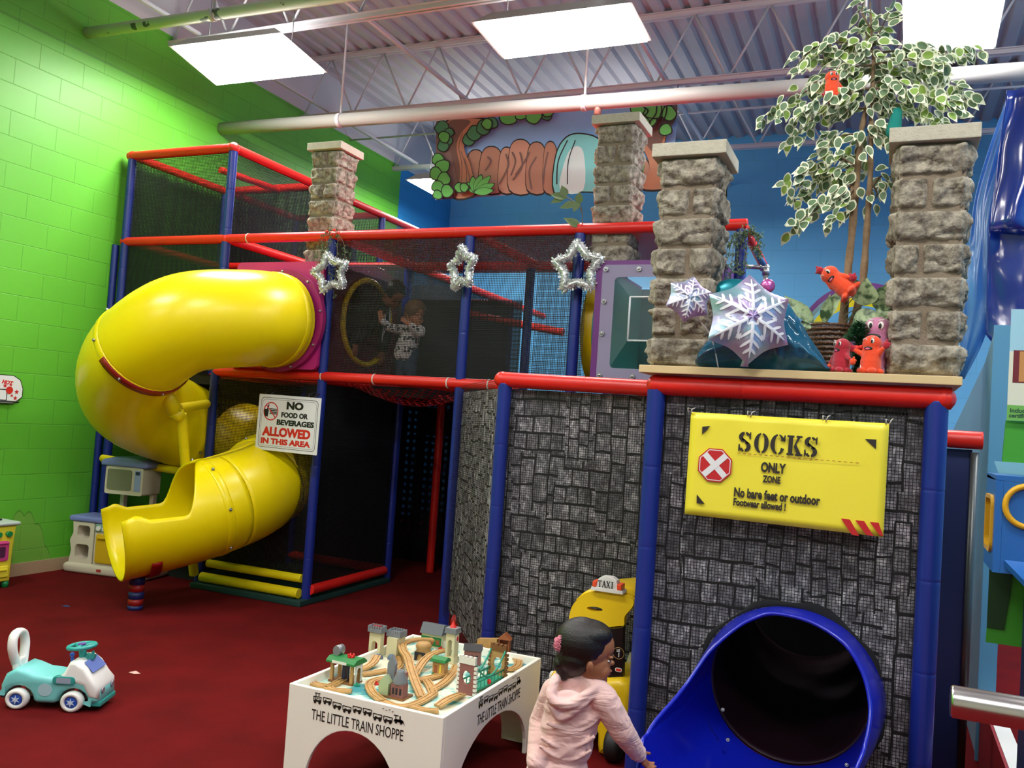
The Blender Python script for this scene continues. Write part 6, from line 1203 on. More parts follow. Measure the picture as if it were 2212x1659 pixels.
# ------------------------------------------------------------------ tinsel stars, garlands, plants, balloons, plush toys
mat('tinsel', 'E6EAEA', .35, .6); mat('leaf_green', '4C6E3A', .55); mat('leaf_cream', 'ECF0D4', .5); mat('leaf_dark', '64805C', .5); mat('twig', '6E5C48', .8, bump=.4); mat('bark', '8C7458', .85, bump=.5, bscale=60, var=.3, vscale=25); mat('fern_green', '5E7A52', .6)
rs = random.Random(21)
def tinsel_star(c, R, label, rot, yaw):
    t = thing('tinsel_star', label, 'star decoration', c, 0, 'silver tinsel stars tied to the posts', rot=(0, 0, yaw))
    pts = [Vector((x, 0, z)) for x, z in star_poly(5, R, R * .58, PI / 2 + rot)]; path = []
    for i in range(10):
        a, b_ = pts[i], pts[(i + 1) % 10]
        for k in range(6): path.append(a.lerp(b_, k / 6))
    mb = MB(); mb.tube(path, R * .15, n=8, closed=True)
    for _ in range(2600):
        i = rs.randrange(60); q = path[i].lerp(path[(i + 1) % 60], rs.random()); d = Vector((rs.gauss(0, 1), rs.gauss(0, 1), rs.gauss(0, 1))).normalized(); s_ = d.orthogonal().normalized(); s_ = s_ * math.cos(rs.random() * 6) + d.cross(s_) * math.sin(rs.random() * 6); L = R * rs.uniform(.16, .27); w_ = .003
        mb.add([q - s_ * w_, q + s_ * w_, q + d * L + s_ * w_ + s_ * .003, q + d * L - s_ * w_], [(0, 1, 2, 3)])
    mb.build('tinsel', M['tinsel'], t); return t
tinsel_star(P(714, 590, Y=5.33), .145, 'silver tinsel star on the left post, mixed with a green fern', .25, .1)
tinsel_star(P(998, 580, Y=5.34), .150, 'silver tinsel star hung left of its post, over the red netting', .1, -.5); tinsel_star(P(1248, 578, Y=5.34), .165, 'silver tinsel star centred on its post, beside the purple window box', .05, .0)
def leaf(mb, p, d, n_, L, w, m1, m2=None, fold=.25, rim=.7):
    """pointed leaf along d, facing n; cream rim with a green heart when m2 is given"""
    d = d.normalized(); s_ = d.cross(n_).normalized(); n_ = s_.cross(d).normalized()
    out = [(0, 0), (.08, .24), (.22, .43), (.40, .5), (.60, .40), (.80, .19), (1, 0)]
    def blade(k, up, m):
        vs = []; 
        for i, (t, w0) in enumerate(out):
            q = p + d * (L * (.5 + (t - .5) * k)) - n_ * L * .12 * t * t + n_ * up
            vs += [q - s_ * w * w0 * k + n_ * fold * w * w0 * k, q, q + s_ * w * w0 * k + n_ * fold * w * w0 * k]
        fs = []
        for i in range(6): fs += [(3 * i, 3 * i + 1, 3 * i + 4, 3 * i + 3), (3 * i + 1, 3 * i + 2, 3 * i + 5, 3 * i + 4)]
        mb.add(vs, fs, m, True)
    blade(1, 0, m1)
    if m2: blade(rim, .0006, m2); blade(rim, -.0006, m2)
def fern(c, strands, label, m='fern_green', n=30, L=.035):
    t = wthing('fern_garland', label, 'garland', c); mb = MB(); mb2 = MB()
    for pts in strands:
        cc = catmull([Vector(p) for p in pts], 8); mb2.tube(cc, .0018, n=4)
        for k in range(n):
            q = cc[rs.randrange(len(cc))]; d = Vector((rs.gauss(0, 1), rs.gauss(0, .8), rs.gauss(-.5, .8))); 
            mid_ = q + d.normalized() * L * rs.uniform(.3, 1); mb2.tube([q, mid_], .0008, n=3, caps=False)
            for j in range(5):
                e = Vector((rs.gauss(0, 1), rs.gauss(0, 1), rs.gauss(-.2, 1))); leaf(mb, q.lerp(mid_, rs.random()), e, Vector((rs.gauss(0, 1), -1, rs.gauss(0, 1))), L * rs.uniform(.3, .6), L * .16, M[m])
    mb2.build('stems', M['twig'], t); mb.build('fronds', None, t); return t
ff = lambda l, Y: [P(x, y, Y=Y + rs.uniform(-.04, .03)) for x, y in l]
g = fern(P(712, 500, Y=5.38), [ff(l, 5.37) for l in (((715, 492), (690, 520), (684, 560)), ((716, 492), (740, 520), (745, 560), (738, 600)), ((712, 500), (705, 550), (715, 600), (722, 640)), ((700, 505), (695, 540), (690, 575)), ((730, 500), (728, 560), (722, 625)), ((715, 500), (712, 530), (700, 560)))], 'thin leafy green fern garland hanging over the leftmost tinsel star', n=26)

for x, y in ((706, 500), (722, 497), (716, 506), (730, 504)): mb = MB(); mb.sph(P(x, y, Y=5.36), .012, n=8, k=6); mb.build('red_flower', mat('flower_red', 'D8341E', .6), g)
fern(P(1610, 500, Y=5.4), [ff(l, 5.40) for l in (((1600, 495), (1585, 530), (1580, 580), (1575, 610)), ((1610, 495), (1612, 540), (1605, 590)), ((1620, 492), (1635, 520), (1640, 550)), ((1590, 500), (1570, 540), (1568, 585)), ((1610, 500), (1595, 540), (1592, 585)), ((1615, 495), (1640, 510), (1632, 535)))], 'feathery green fern garland draped over the right end of the red rail', n=26, L=.045)
SP_ = wthing('leaf_sprig', 'plastic sprig of large green leaves standing on the red rail', 'plant', P(1252, 492, Y=5.44))
mb = MB(); mb.tube(catmull([P(1256, 500, Y=5.44), P(1258, 462, Y=5.44), P(1245, 440, Y=5.44), P(1222, 425, Y=5.44)], 6), .003, n=5); mb.tube([P(1258, 462, Y=5.44), P(1250, 420, Y=5.44)], .0025, n=5); mb.build('stem', M['twig'], SP_)
mb = MB(); 
for (x0_, y0_, x1_, y1_) in ((1225, 428, 1190, 418), (1222, 425, 1190, 436), (1222, 425, 1214, 402), (1243, 440, 1210, 447), (1250, 440, 1252, 416), (1247, 436, 1240, 455), (1254, 490, 1220, 470)):
    a = P(x0_, y0_, Y=5.44); b_ = P(x1_, y1_, Y=5.42); leaf(mb, a, b_ - a, Vector((.2, -1, .3)), (b_ - a).length * 1.1, .06, mat('leaf_olive', '5E7446', .5))
mb.build('leaves', None, SP_)
# --- potted variegated ficus behind the shelf
YT = 3.80
TR = wthing('potted_tree', 'tall artificial ficus with cream edged leaves in a dark woven pot', 'tree', P(1793, 740, Y=YT))
pc = P(1795, 740, Y=YT); mb = MB(); mb.lathe([(.072, 1.766), (.078, 1.80), (.092, 1.88), (.10, 1.955), (.102, 1.975), (.094, 1.975), (.088, 1.955), (.001, 1.95)], None, 28, Matrix.Translation((pc.x, YT, 0)))
m, nt, b = newmat('woven_pot'); b.inputs['Roughness'].default_value = .4; tc = nt.nodes.new('ShaderNodeTexCoord'); wv = nt.nodes.new('ShaderNodeTexWave'); wv.bands_direction = 'Z'; wv.inputs['Scale'].default_value = 16; wv.inputs['Distortion'].default_value = 2; wv.inputs['Detail Scale'].default_value = 6; nt.links.new(tc.outputs['Object'], wv.inputs['Vector']); r = nt.nodes.new('ShaderNodeValToRGB'); r.color_ramp.elements[0].color = lin('1A100A'); r.color_ramp.elements[1].color = lin('5A3A20'); nt.links.new(wv.outputs[0], r.inputs[0]); nt.links.new(r.outputs[0], b.inputs['Base Color']); bp = nt.nodes.new('ShaderNodeBump'); bp.inputs['Strength'].default_value = .6; bp.inputs['Distance'].default_value = .01; nt.links.new(wv.outputs[0], bp.inputs['Height']); nt.links.new(bp.outputs[0], b.inputs['Normal'])
mb.build('pot', m, TR)
def tpx(l, Y=YT, j=0.): return [P(x, y, Y=Y + (rs.uniform(-j, j))) for x, y in l]
for l, r0, r1 in ((((1818, 712), (1830, 600), (1843, 480), (1852, 380), (1858, 300), (1872, 230)), .017, .010), (((1838, 712), (1862, 620), (1872, 500), (1880, 380), (1882, 260), (1888, 120)), .017, .007), (((1822, 712), (1836, 560), (1840, 420), (1838, 370)), .013, .007), (((1886, 125), (1882, 60), (1880, 5)), .005, .003)):
    c_ = catmull(tpx(l, YT, .015), 6); n_ = len(c_); mb = MB(); mb.tube(c_, [r0 + (r1 - r0) * i / (n_ - 1) + .0012 * math.sin(i * 1.7) for i in range(n_)], n=10); mb.build('trunk', M['bark'], TR)
br = [(((1885, 110), (1868, 60), (1872, 20)), 13), (((1885, 100), (1905, 60), (1920, 25)), 13), (((1880, 60), (1862, 20), (1880, -20)), 12), (((1890, 115), (1830, 92), (1770, 100), (1715, 145)), 30), (((1890, 118), (1850, 110), (1800, 120), (1740, 130)), 30), (((1890, 115), (1960, 108), (2040, 112), (2112, 112)), 34), (((1885, 140), (1940, 130), (2010, 135), (2035, 150)), 36), (((1885, 140), (1840, 145), (1790, 150)), 22), (((1880, 195), (1800, 170), (1730, 205), (1650, 265)), 36), (((1880, 190), (1830, 205), (1760, 225), (1690, 250)), 34),
      (((1885, 180), (1960, 165), (2040, 175), (2085, 215)), 36), (((1885, 190), (1950, 195), (2020, 210), (2060, 245)), 34), (((1880, 235), (1820, 235), (1760, 255), (1712, 300)), 30), (((1885, 225), (1940, 230), (1990, 245), (2030, 262)), 28), (((1880, 160), (1920, 150), (1960, 165)), 24), (((1880, 200), (1900, 215), (1930, 235)), 22), (((1870, 300), (1840, 290), (1800, 300), (1790, 320)), 14), (((1872, 285), (1895, 280), (1925, 310)), 18),
      (((1850, 360), (1800, 335), (1750, 355), (1695, 408)), 30), (((1850, 370), (1810, 375), (1770, 395), (1720, 425)), 30), (((1852, 390), (1800, 425), (1750, 460), (1712, 498)), 24), (((1850, 400), (1820, 440), (1790, 475)), 16), (((1870, 330), (1850, 335), (1865, 370)), 12), (((1885, 400), (1905, 380), (1935, 385)), 9), (((1885, 400), (1895, 420), (1880, 440)), 5)]
mb = MB(); tw = MB()
for l, k in br:
    j = rs.uniform(-.16, .16); n_ = len(l); c_ = catmull([P(x, y, Y=YT + j * i / (n_ - 1)) for i, (x, y) in enumerate(l)], 8); tw.tube(c_, [.004 * (1 - i / len(c_)) + .0012 for i in range(len(c_))], n=5)
    for i in range(int(k * 1.4)):
        t_ = .12 + .88 * (i + rs.random()) / (k * 1.4); q = c_[min(len(c_) - 1, int(t_ * (len(c_) - 1)))]; q = q + Vector((rs.uniform(-.03, .03), rs.uniform(-.06, .06), rs.uniform(-.025, .03)))
        ax = (c_[-1] - c_[0]).normalized(); d = ax * rs.uniform(.1, .9) + Vector((rs.gauss(0, .45), rs.gauss(-.1, .4), rs.uniform(-1.1, -.1))); nn = Vector((rs.gauss(0, .45), -.9, rs.gauss(.5, .4)))
        leaf(mb, q, d, nn, rs.uniform(.052, .076), rs.uniform(.031, .043), M['leaf_cream'], M['leaf_dark'] if rs.random() < .75 else mat('leaf_bright', '88AA4C', .5), rim=.78)
tw.build('twigs', M['twig'], TR); mb.build('foliage', None, TR)
# big patterned leaves round the pot
m, nt, b = newmat('patterned_leaf'); b.inputs['Roughness'].default_value = .45; tc = nt.nodes.new('ShaderNodeTexCoord'); n1 = nt.nodes.new('ShaderNodeTexNoise'); n1.inputs['Scale'].default_value = 30; n1.inputs['Detail'].default_value = 4; nt.links.new(tc.outputs['Object'], n1.inputs['Vector']); r = nt.nodes.new('ShaderNodeValToRGB'); r.color_ramp.elements[0].position = .38; r.color_ramp.elements[0].color = lin('34502E'); r.color_ramp.elements[1].position = .55; r.color_ramp.elements[1].color = lin('9CB284'); nt.links.new(n1.outputs[0], r.inputs[0]); nt.links.new(r.outputs[0], b.inputs['Base Color']); M['patterned_leaf'] = m
DP = wthing('leafy_plant', 'broad patterned plastic leaves spreading round the woven pot', 'plant', P(1830, 700, Y=YT))
mb = MB(); st_ = MB()
for (x0_, y0_, x1_, y1_, w_) in ((1775, 705, 1815, 622, .05), (1765, 706, 1700, 640, .05), (1760, 708, 1705, 700, .035), (1865, 668, 1872, 605, .085), (1890, 680, 1930, 610, .08), (1885, 675, 1930, 680, .07), (1895, 665, 1842, 712, .07), (1855, 640, 1835, 600, .05), (1780, 706, 1790, 640, .04)):
    a = P(x0_, y0_, Y=YT - .07); b_ = P(x1_, y1_, Y=YT - .11); leaf(mb, a.lerp(b_, .12), b_ - a, Vector((rs.uniform(-.3, .3), -1, .35)), (b_ - a).length * .95, w_ * 1.2, M['patterned_leaf'], fold=.3); st_.tube([Vector((pc.x + .02, YT, 1.96)), (a + Vector((pc.x, YT, 1.97))) / 2 + Vector((0, 0, .02)), a.lerp(b_, .15)], .002, n=5)
mb.build('leaves', None, DP); st_.build('stems', M['leaf_dark'], DP)
# --- foil snowflake balloons
m, nt, b = newmat('snow_foil'); b.inputs['Metallic'].default_value = .6; b.inputs['Roughness'].default_value = .3; tc = nt.nodes.new('ShaderNodeTexCoord'); n1 = nt.nodes.new('ShaderNodeTexNoise'); n1.inputs['Scale'].default_value = 9; n1.inputs['Detail'].default_value = 2; nt.links.new(tc.outputs['Object'], n1.inputs['Vector']); r = nt.nodes.new('ShaderNodeValToRGB'); r.color_ramp.elements[0].position = .34; r.color_ramp.elements[0].color = lin('9CC8D8'); r.color_ramp.elements[1].position = .62; r.color_ramp.elements[1].color = lin('B8A4D4'); e = r.color_ramp.elements.new(.48); e.color = lin('BCC8E4'); nt.links.new(n1.outputs[0], r.inputs[0]); nt.links.new(r.outputs[0], b.inputs['Base Color'])
n2 = nt.nodes.new('ShaderNodeTexNoise'); n2.inputs['Scale'].default_value = 22; nt.links.new(tc.outputs['Object'], n2.inputs['Vector']); bp = nt.nodes.new('ShaderNodeBump'); bp.inputs['Strength'].default_value = .3; bp.inputs['Distance'].default_value = .01; nt.links.new(n2.outputs[0], bp.inputs['Height']); nt.links.new(bp.outputs[0], b.inputs['Normal']); M['snow_foil'] = m
mat('snow_print', 'F0F2FA', .3); mat('pink_foil', 'D06AB4', .28, .6)
def balloon(c, R, rot, nrm, label, spikes=6):
    T = frame(c, IR, z=nrm) @ Matrix.Rotation(rot, 4, 'Z'); t = wthing('foil_balloon', label, 'balloon', c, 'foil snowflake balloons beside the stone pillar')
    def rad(a): return R * (1 - .23 * abs(math.sin(a * spikes / 2)) ** .85)
    def hgt(a, s_): return R * .34 * (1 - s_ ** 2.3) * (1 + .05 * math.cos(a * spikes)) + .012 * R * math.sin(a * 17) * s_ * (1 - s_)
    NA, NR = 96, 14
    for sg, nm in ((1, 'front_foil'), (-1, 'back_foil')):
        mb = MB(); vs = [T @ Vector((0, 0, sg * hgt(0, 0)))]
        for j in range(1, NR + 1):
            s_ = j / NR
            for i in range(NA): a = 2 * PI * i / NA; r_ = rad(a) * s_ if s_ > .5 else (rad(a) * s_ * (s_ * 2) + R * .8 * s_ * (1 - s_ * 2)); vs.append(T @ Vector((r_ * math.cos(a), r_ * math.sin(a), sg * hgt(a, s_))))
        fs = [(0, 1 + i, 1 + (i + 1) % NA) for i in range(NA)] + [(1 + (j - 1) * NA + i, 1 + j * NA + i, 1 + j * NA + (i + 1) % NA, 1 + (j - 1) * NA + (i + 1) % NA) for j in range(1, NR) for i in range(NA)]
        mb.add(vs, fs, None, True); mb.build(nm, M['snow_foil'] if sg > 0 else M['pink_foil'], t)
    def surf(x, y): 
        a = math.atan2(y, x); d = math.hypot(x, y); s_ = min(1, d / rad(a)); return T @ Vector((x, y, hgt(a, s_) + .0015 + .002 * s_))
    mb = MB()
    def strip(a, b_, w0, w1, n=8):
        a = Vector(a); b_ = Vector(b_); d = (b_ - a).normalized(); nn = Vector((-d.y, d.x)); vs = []
        for i in range(n + 1): q = a.lerp(b_, i / n); w_ = (w0 + (w1 - w0) * i / n) * 1.25; w_ *= (1 - .6 * max(0, i / n - .7) / .3); vs += [surf(*(q - nn * w_)), surf(*q), surf(*(q + nn * w_))]
        mb.add(vs, [f for i in range(n) for f in ((3 * i, 3 * i + 1, 3 * i + 4, 3 * i + 3), (3 * i + 1, 3 * i + 2, 3 * i + 5, 3 * i + 4))], None, True)
    for k in range(6):
        a = 2 * PI * k / 6; u = Vector((math.cos(a), math.sin(a))); v = Vector((-u.y, u.x)); strip(u * R * .12, u * R * .86, R * .03, R * .022, 12)
        for f_, l_ in ((.30, .24), (.50, .24), (.68, .16)):
            for s_ in (-1, 1): strip(u * R * f_, u * R * (f_ + l_ * .6) + v * R * l_ * .85 * s_, R * .022, R * .026, 6)
        a2 = a + PI / 6; w_ = Vector((math.cos(a2), math.sin(a2)))
        strip(u * R * .14, w_ * R * .2, R * .02, R * .02, 4); strip(w_ * R * .2, Vector((math.cos(a + PI / 3), math.sin(a + PI / 3))) * R * .14, R * .02, R * .02, 4)
        for q in range(4): e = a2 + q * PI / 4; c2 = w_ * R * .5; strip(c2 - Vector((math.cos(e), math.sin(e))) * R * .07, c2 + Vector((math.cos(e), math.sin(e))) * R * .07, R * .012, R * .012, 4)
    mb.build('snowflake_print', M['snow_print'], t); return t, T
YBn = 3.46
bt_, bT = balloon(P(1617, 690, Y=YBn), .182, PI / 2, Vector((.15, -1, .1)), 'large silver blue foil balloon printed with a white snowflake'); mb = MB(); q = P(1611, 768, Y=YBn - .01); mb.tube([q, P(1609, 780, Y=YBn - .01), P(1608, 792, Y=YBn - .01)], [.02, .010, .016], n=10, flat=(1, .4)); mb.build('neck', M['snow_foil'], bt_)
b2_, _T = balloon(P(1488, 646, Y=3.44), .098, .35, Vector((-.35, -1, .1)), 'small foil snowflake balloon with a pink back, left of the large one'); q = P(1500, 680, Y=3.47); mb = MB(); mb.tube(catmull([q, Vector((q.x + .06, 3.53, q.z - .08)), Vector((q.x + .09, 3.57, 1.764))], 5), .003, n=5); mb.build('ribbon', M['snow_print'], b2_)
# --- crumpled blue cellophane bag
BAG = mat('blue_cellophane', '1E6E96', .12, alpha=.72, spec=.8, bump=1.0, bscale=9); mb = MB(); NXB, NZB = 40, 20; vs = []
ol = [(1515, 775), (1540, 735), (1590, 700), (1650, 690), (1690, 660), (1712, 668), (1735, 705), (1760, 745), (1790, 790), (1796, 800)]; oc = catmull([(x, y, 0) for x, y in ol], 5)
for i in range(NXB + 1):
    f_ = i / NXB; tq_ = oc[min(len(oc) - 1, int(f_ * (len(oc) - 1)))]; topp = P(tq_.x, tq_.y, Y=3.66)
    for j in range(NZB + 1):
        g_ = j / NZB; z = 1.7655 + (max(topp.z, 1.79) - 1.7655) * g_; y = 3.64 - .10 * math.sin(PI * min(1, (1 - g_) * .8 + .1)) + .022 * noise.noise(Vector((f_ * 9, g_ * 5, 1))) + .010 * noise.noise(Vector((f_ * 30, g_ * 14, 4))); vs.append(Vector((topp.x + .012 * noise.noise(Vector((f_ * 7, g_ * 6, 8))), y, z)))
mb.add(vs, [(i * (NZB + 1) + j, (i + 1) * (NZB + 1) + j, (i + 1) * (NZB + 1) + j + 1, i * (NZB + 1) + j + 1) for i in range(NXB) for j in range(NZB)], None, True)
BG = wthing('plastic_bag', 'crumpled blue cellophane bag under the foil balloons', 'bag', P(1650, 800, Y=3.62)); mb.build('front_sheet', BAG, BG)
mb = MB(); mb.add([v + Vector((.0, .035, 0)) for k, v in enumerate(vs)], [(i * (NZB + 1) + j, (i + 1) * (NZB + 1) + j, (i + 1) * (NZB + 1) + j + 1, i * (NZB + 1) + j + 1) for i in range(NXB) for j in range(NZB)], None, True); mb.build('back_sheet', mat('dark_cellophane', '0C3448', .3), BG)
TB2 = wthing('foil_balloon', 'teal foil balloon half hidden behind the large snowflake one', 'balloon', P(1580, 650, Y=3.66)); mb = MB(); q = P(1583, 640, Y=3.68); mb.sph(q, (.10, .04, .075), n=20, k=12); mb.build('foil', mat('teal_foil', '0E7C8C', .3, .4), TB2)
q = P(1658, 618, Y=3.62); mb = MB(); mb.sph(q, (.03, .02, .03), n=12, k=8); mb.build('pink_corner', M['pink_foil'], TB2)
# --- plush ghosts
mat('plush_orange', 'FA4E1E', .9, bump=.5, bscale=300, sheen=.4); mat('plush_red', 'B81630', .9, bump=.5, bscale=300, sheen=.4); mat('plush_pink', 'C47AA0', .9, bump=.4, bscale=300, sheen=.4); mat('plush_violet', 'A06AC0', .9); mat('tag_white', 'EEEDE8', .6)
def plush(base, up, face, h, body, mitt, label, arms, wink=False, holder=None):
    T = frame(base, face.cross(up), z=up); T = Matrix(((T[0][0], T[0][1], T[0][2], base.x), (T[1][0], T[1][1], T[1][2], base.y), (T[2][0], T[2][1], T[2][2], base.z), (0, 0, 0, 1)))
    up = up.normalized(); fc_ = (face - up * face.dot(up)).normalized(); rt = fc_.cross(up); T = Matrix(((rt.x, fc_.x, up.x, base.x), (rt.y, fc_.y, up.y, base.y), (rt.z, fc_.z, up.z, base.z), (0, 0, 0, 1)))  # x = its left/right, y = face, z = up
    t = wthing('plush_toy', label, 'plush toy', base, 'plush ghost shaped toys on the shelf')
    mb = MB(); ell(mb, T, Vector((0, 0, h * .78)), Vector((h * .24, h * .23, h * .22))); cap(mb, T @ Vector((0, 0, h * .2)), T @ Vector((0, 0, h * .72)), h * .26, h * .21); cap(mb, T @ Vector((0, 0, h * .13)), T @ Vector((0, 0, h * .3)), h * .13, h * .26)
    for k in range(6): a = k * PI / 3; ell(mb, T, Vector((h * .24 * math.cos(a), h * .24 * math.sin(a), h * .07)), Vector((h * .11, h * .11, h * .07)))
    for s_, (ax_, az_) in zip((-1, 1), arms):
        sh = Vector((s_ * h * .2, h * .05, h * .5)); cap(mb, T @ sh, T @ Vector((sh.x + ax_ * h * .6, h * .1, sh.z + az_ * h * .6)), h * .075, h * .06)
    melt(mb, 'body', M[body], t, h * .022, 3)
    for s_, (ax_, az_) in zip((-1, 1), arms):
        hx_ = Vector((s_ * h * .2 + ax_ * h * .95, h * .1, h * .5 + az_ * h * .95)); mb = MB(); ell(mb, T, hx_, Vector((h * .10, h * .07, h * .10))); cap(mb, T @ hx_, T @ (hx_ + Vector((ax_ * h * .1, 0, h * .12))), h * .04, h * .03); cap(mb, T @ hx_, T @ (hx_ + Vector((s_ * h * .1, 0, h * .03))), h * .04, h * .03); mb.build('mitten', M[mitt], t)
    fy_ = h * .21
    mb = MB()
    for s_ in (-1, 1):
        if wink and s_ == 1: mb.tube([T @ Vector((h * (.06 + .05 * (1 - math.cos(q))), fy_ * 1.0, h * (.84 + .05 * math.sin(q)))) for q in (0, .8, 1.6, 2.4, 3.1)], h * .010, n=5); continue
        ell(mb, T, Vector((s_ * h * .085, fy_, h * .83)), Vector((h * .048, h * .02, h * .065)))
        mb.tube([T @ Vector((s_ * h * .04, fy_ + h * .01, h * .91)), T @ Vector((s_ * h * .13, fy_, h * .93))], h * .01, n=5)
    mb.build('eyes', M['eye_white'] if not wink else M['eye_white'], t)
    mb = MB()
    for s_ in ((-1,) if wink else (-1, 1)): ell(mb, T, Vector((s_ * h * .075, fy_ + h * .02, h * .82)), Vector((h * .025, h * .012, h * .045)))
    ell(mb, T, Vector((h * .01, fy_ + h * .0, h * .64)), Vector((h * .11, h * .025, h * .05))); mb.build('face_print', M['sign_black'], t)
    mb = MB(); ell(mb, T, Vector((h * .02, fy_ + h * .018, h * .625)), Vector((h * .06, h * .016, h * .025))); mb.build('tongue', mat('tongue_pink', 'E06A8A', .6), t)
    mb = MB(); q = T @ Vector((h * .26, h * .0, h * .12)); mb.box((q.x, q.y - .03, q.z), (q.x + h * .22, q.y - .028, q.z + h * .09)); mb.build('cloth_tag', M['tag_white'], t)
    return t
V = Vector
plush(P(1842, 635, Y=3.70), V((-.75, 0, .65)), V((-.35, -1, -.15)), .155, 'plush_orange', 'plush_red', 'orange plush ghost with red mittens leaning on the tree trunk, one arm up', ((-.15, -.25), (-.15, .55)), True)
plush(V((P(1815, 808, Y=3.60).x, 3.60, 1.766)), V((.02, 0, 1)), V((-.75, -1, 0)), .135, 'plush_red', 'plush_orange', 'dark red plush ghost sitting in front of the woven pot', ((-.3, -.2), (.12, -.35)))
plush(V((P(1879, 812, Y=3.60).x, 3.60, 1.766)), V((.02, 0, 1)), V((-.35, -1, 0)), .15, 'plush_orange', 'plush_red', 'orange plush ghost with raised red mittens beside the right pillar', ((-.2, .25), (.3, .15)), True)
plush(V((P(1896, 740, Y=3.70).x - .01, 3.70, 1.766)), V((.05, 0, 1)), V((-.2, -1, 0)), .235, 'plush_pink', 'plush_violet', 'tall dusty pink plush ghost with red lips behind the orange one', ((-.1, -.2), (.12, .0)))
plush(P(1800, 215, Y=3.72), V((-.1, 0, 1)), V((.4, -1, 0)), .12, 'plush_orange', 'plush_red', 'orange and red plush ghost perched high among the leaves of the tree', ((-.1, -.3), (.1, -.4)))
q = P(1930, 285, Y=3.75); mb = MB(); cap(mb, q, q + V((.01, 0, .08)), .03, .02); tag(melt(mb, 'plush_toy', mat('plush_teal', '0E8078', .9), None, .004, 2), 'teal plush toy hanging in the leaves beside the right pillar', 'plush toy')
# small tinsel tree behind the toys
GT = wthing('tinsel_tree', 'small dark green tinsel tree with a red bow among the plush toys', 'decoration', V((P(1853, 800, Y=3.68).x, 3.68, 1.766))); b0 = V((P(1853, 800, Y=3.68).x, 3.68, 1.766)); mb = MB(); mb.cyl(b0, b0 + V((0, 0, .19)), .014, n=8)
for _ in range(900):
    z = rs.random(); r_ = .026 if z < .6 else .055 * (1.2 - z) * 2; a = rs.random() * 6.28; q = b0 + V((0, 0, z * .21)); d = V((math.cos(a), math.sin(a), rs.uniform(-.2, .5))); s_ = d.orthogonal().normalized() * .002; mb.add([q - s_, q + s_, q + d * r_ + s_, q + d * r_ - s_], [(0, 1, 2, 3)])
mb.build('tinsel', mat('tinsel_green', '154A26', .6), GT); mb = MB(); q = P(1850, 752, Y=3.62); mb.sph(q, (.014, .008, .012), n=8, k=6); mb.sph(q + V((.02, 0, .004)), (.014, .008, .010), n=8, k=6); mb.build('red_bow', M['toy_red'], GT)
# --- rainbow tube arch behind
AR = wthing('tunnel_arch', 'large tunnel mouth of purple, clear and yellow rings behind the potted tree', 'play module', P(1850, 800, Y=5.2)); ac = P(1858, 800, Y=5.25)
ac = V((-.17, 5.25, 2.06))
for y0_, y1_, r_, zo_, mm in ((5.30, 5.5, .355, 0, M['purple_plastic']), (5.2, 5.3, .325, -.02, mat('clear_blue', '8CC4E4', .1, alpha=.5, spec=.8)), (5.1, 5.2, .29, -.05, M['yellow_plastic'])):
    mb = MB(); shell(mb, [V((ac.x, y0_, ac.z + zo_)), V((ac.x, y1_, ac.z + zo_))], [r_, r_ + .01], [PI, PI], n=48); shell(mb, [V((ac.x, y0_, ac.z + zo_)), V((ac.x, y0_ - .001, ac.z + zo_))], [r_, r_ - .05], [PI, PI], n=48); mb.build('ring', mm, AR)
mb = MB(); mb.cyl((ac.x, 5.3, 0), (ac.x, 5.3, ac.z - .33), .03); mb.build('stand', M['steel'], AR)
# bare steel corner fitting
CF = wthing('steel_fitting', 'bare galvanised pipe elbow beside the fern at the end of the red rail', 'pipe fitting', P(1655, 600, Y=5.6)); mb = MB(); a = P(1612, 576, Y=5.6); b_ = P(1655, 578, Y=5.6); c_ = V((b_.x, 5.6, 1.2)); mb.cyl(a, b_, .014, n=12); mb.cyl(b_, V((b_.x, 5.6, 0)), .016, n=12); mb.sph(b_, .024, n=12, k=8); mb.cyl(b_ - V((.035, 0, 0)), b_, .022, n=12); mb.cyl(b_, b_ - V((0, 0, .05)), .023, n=12); mb.build('pipes', M['steel'], CF)
mb = MB(); mb.tube([P(1632, 540, Y=5.55), P(1652, 576, Y=5.6)], .018, n=10); mb.build('blue_sleeve', mat('sleeve_blue', '3C6EA8', .5), CF)
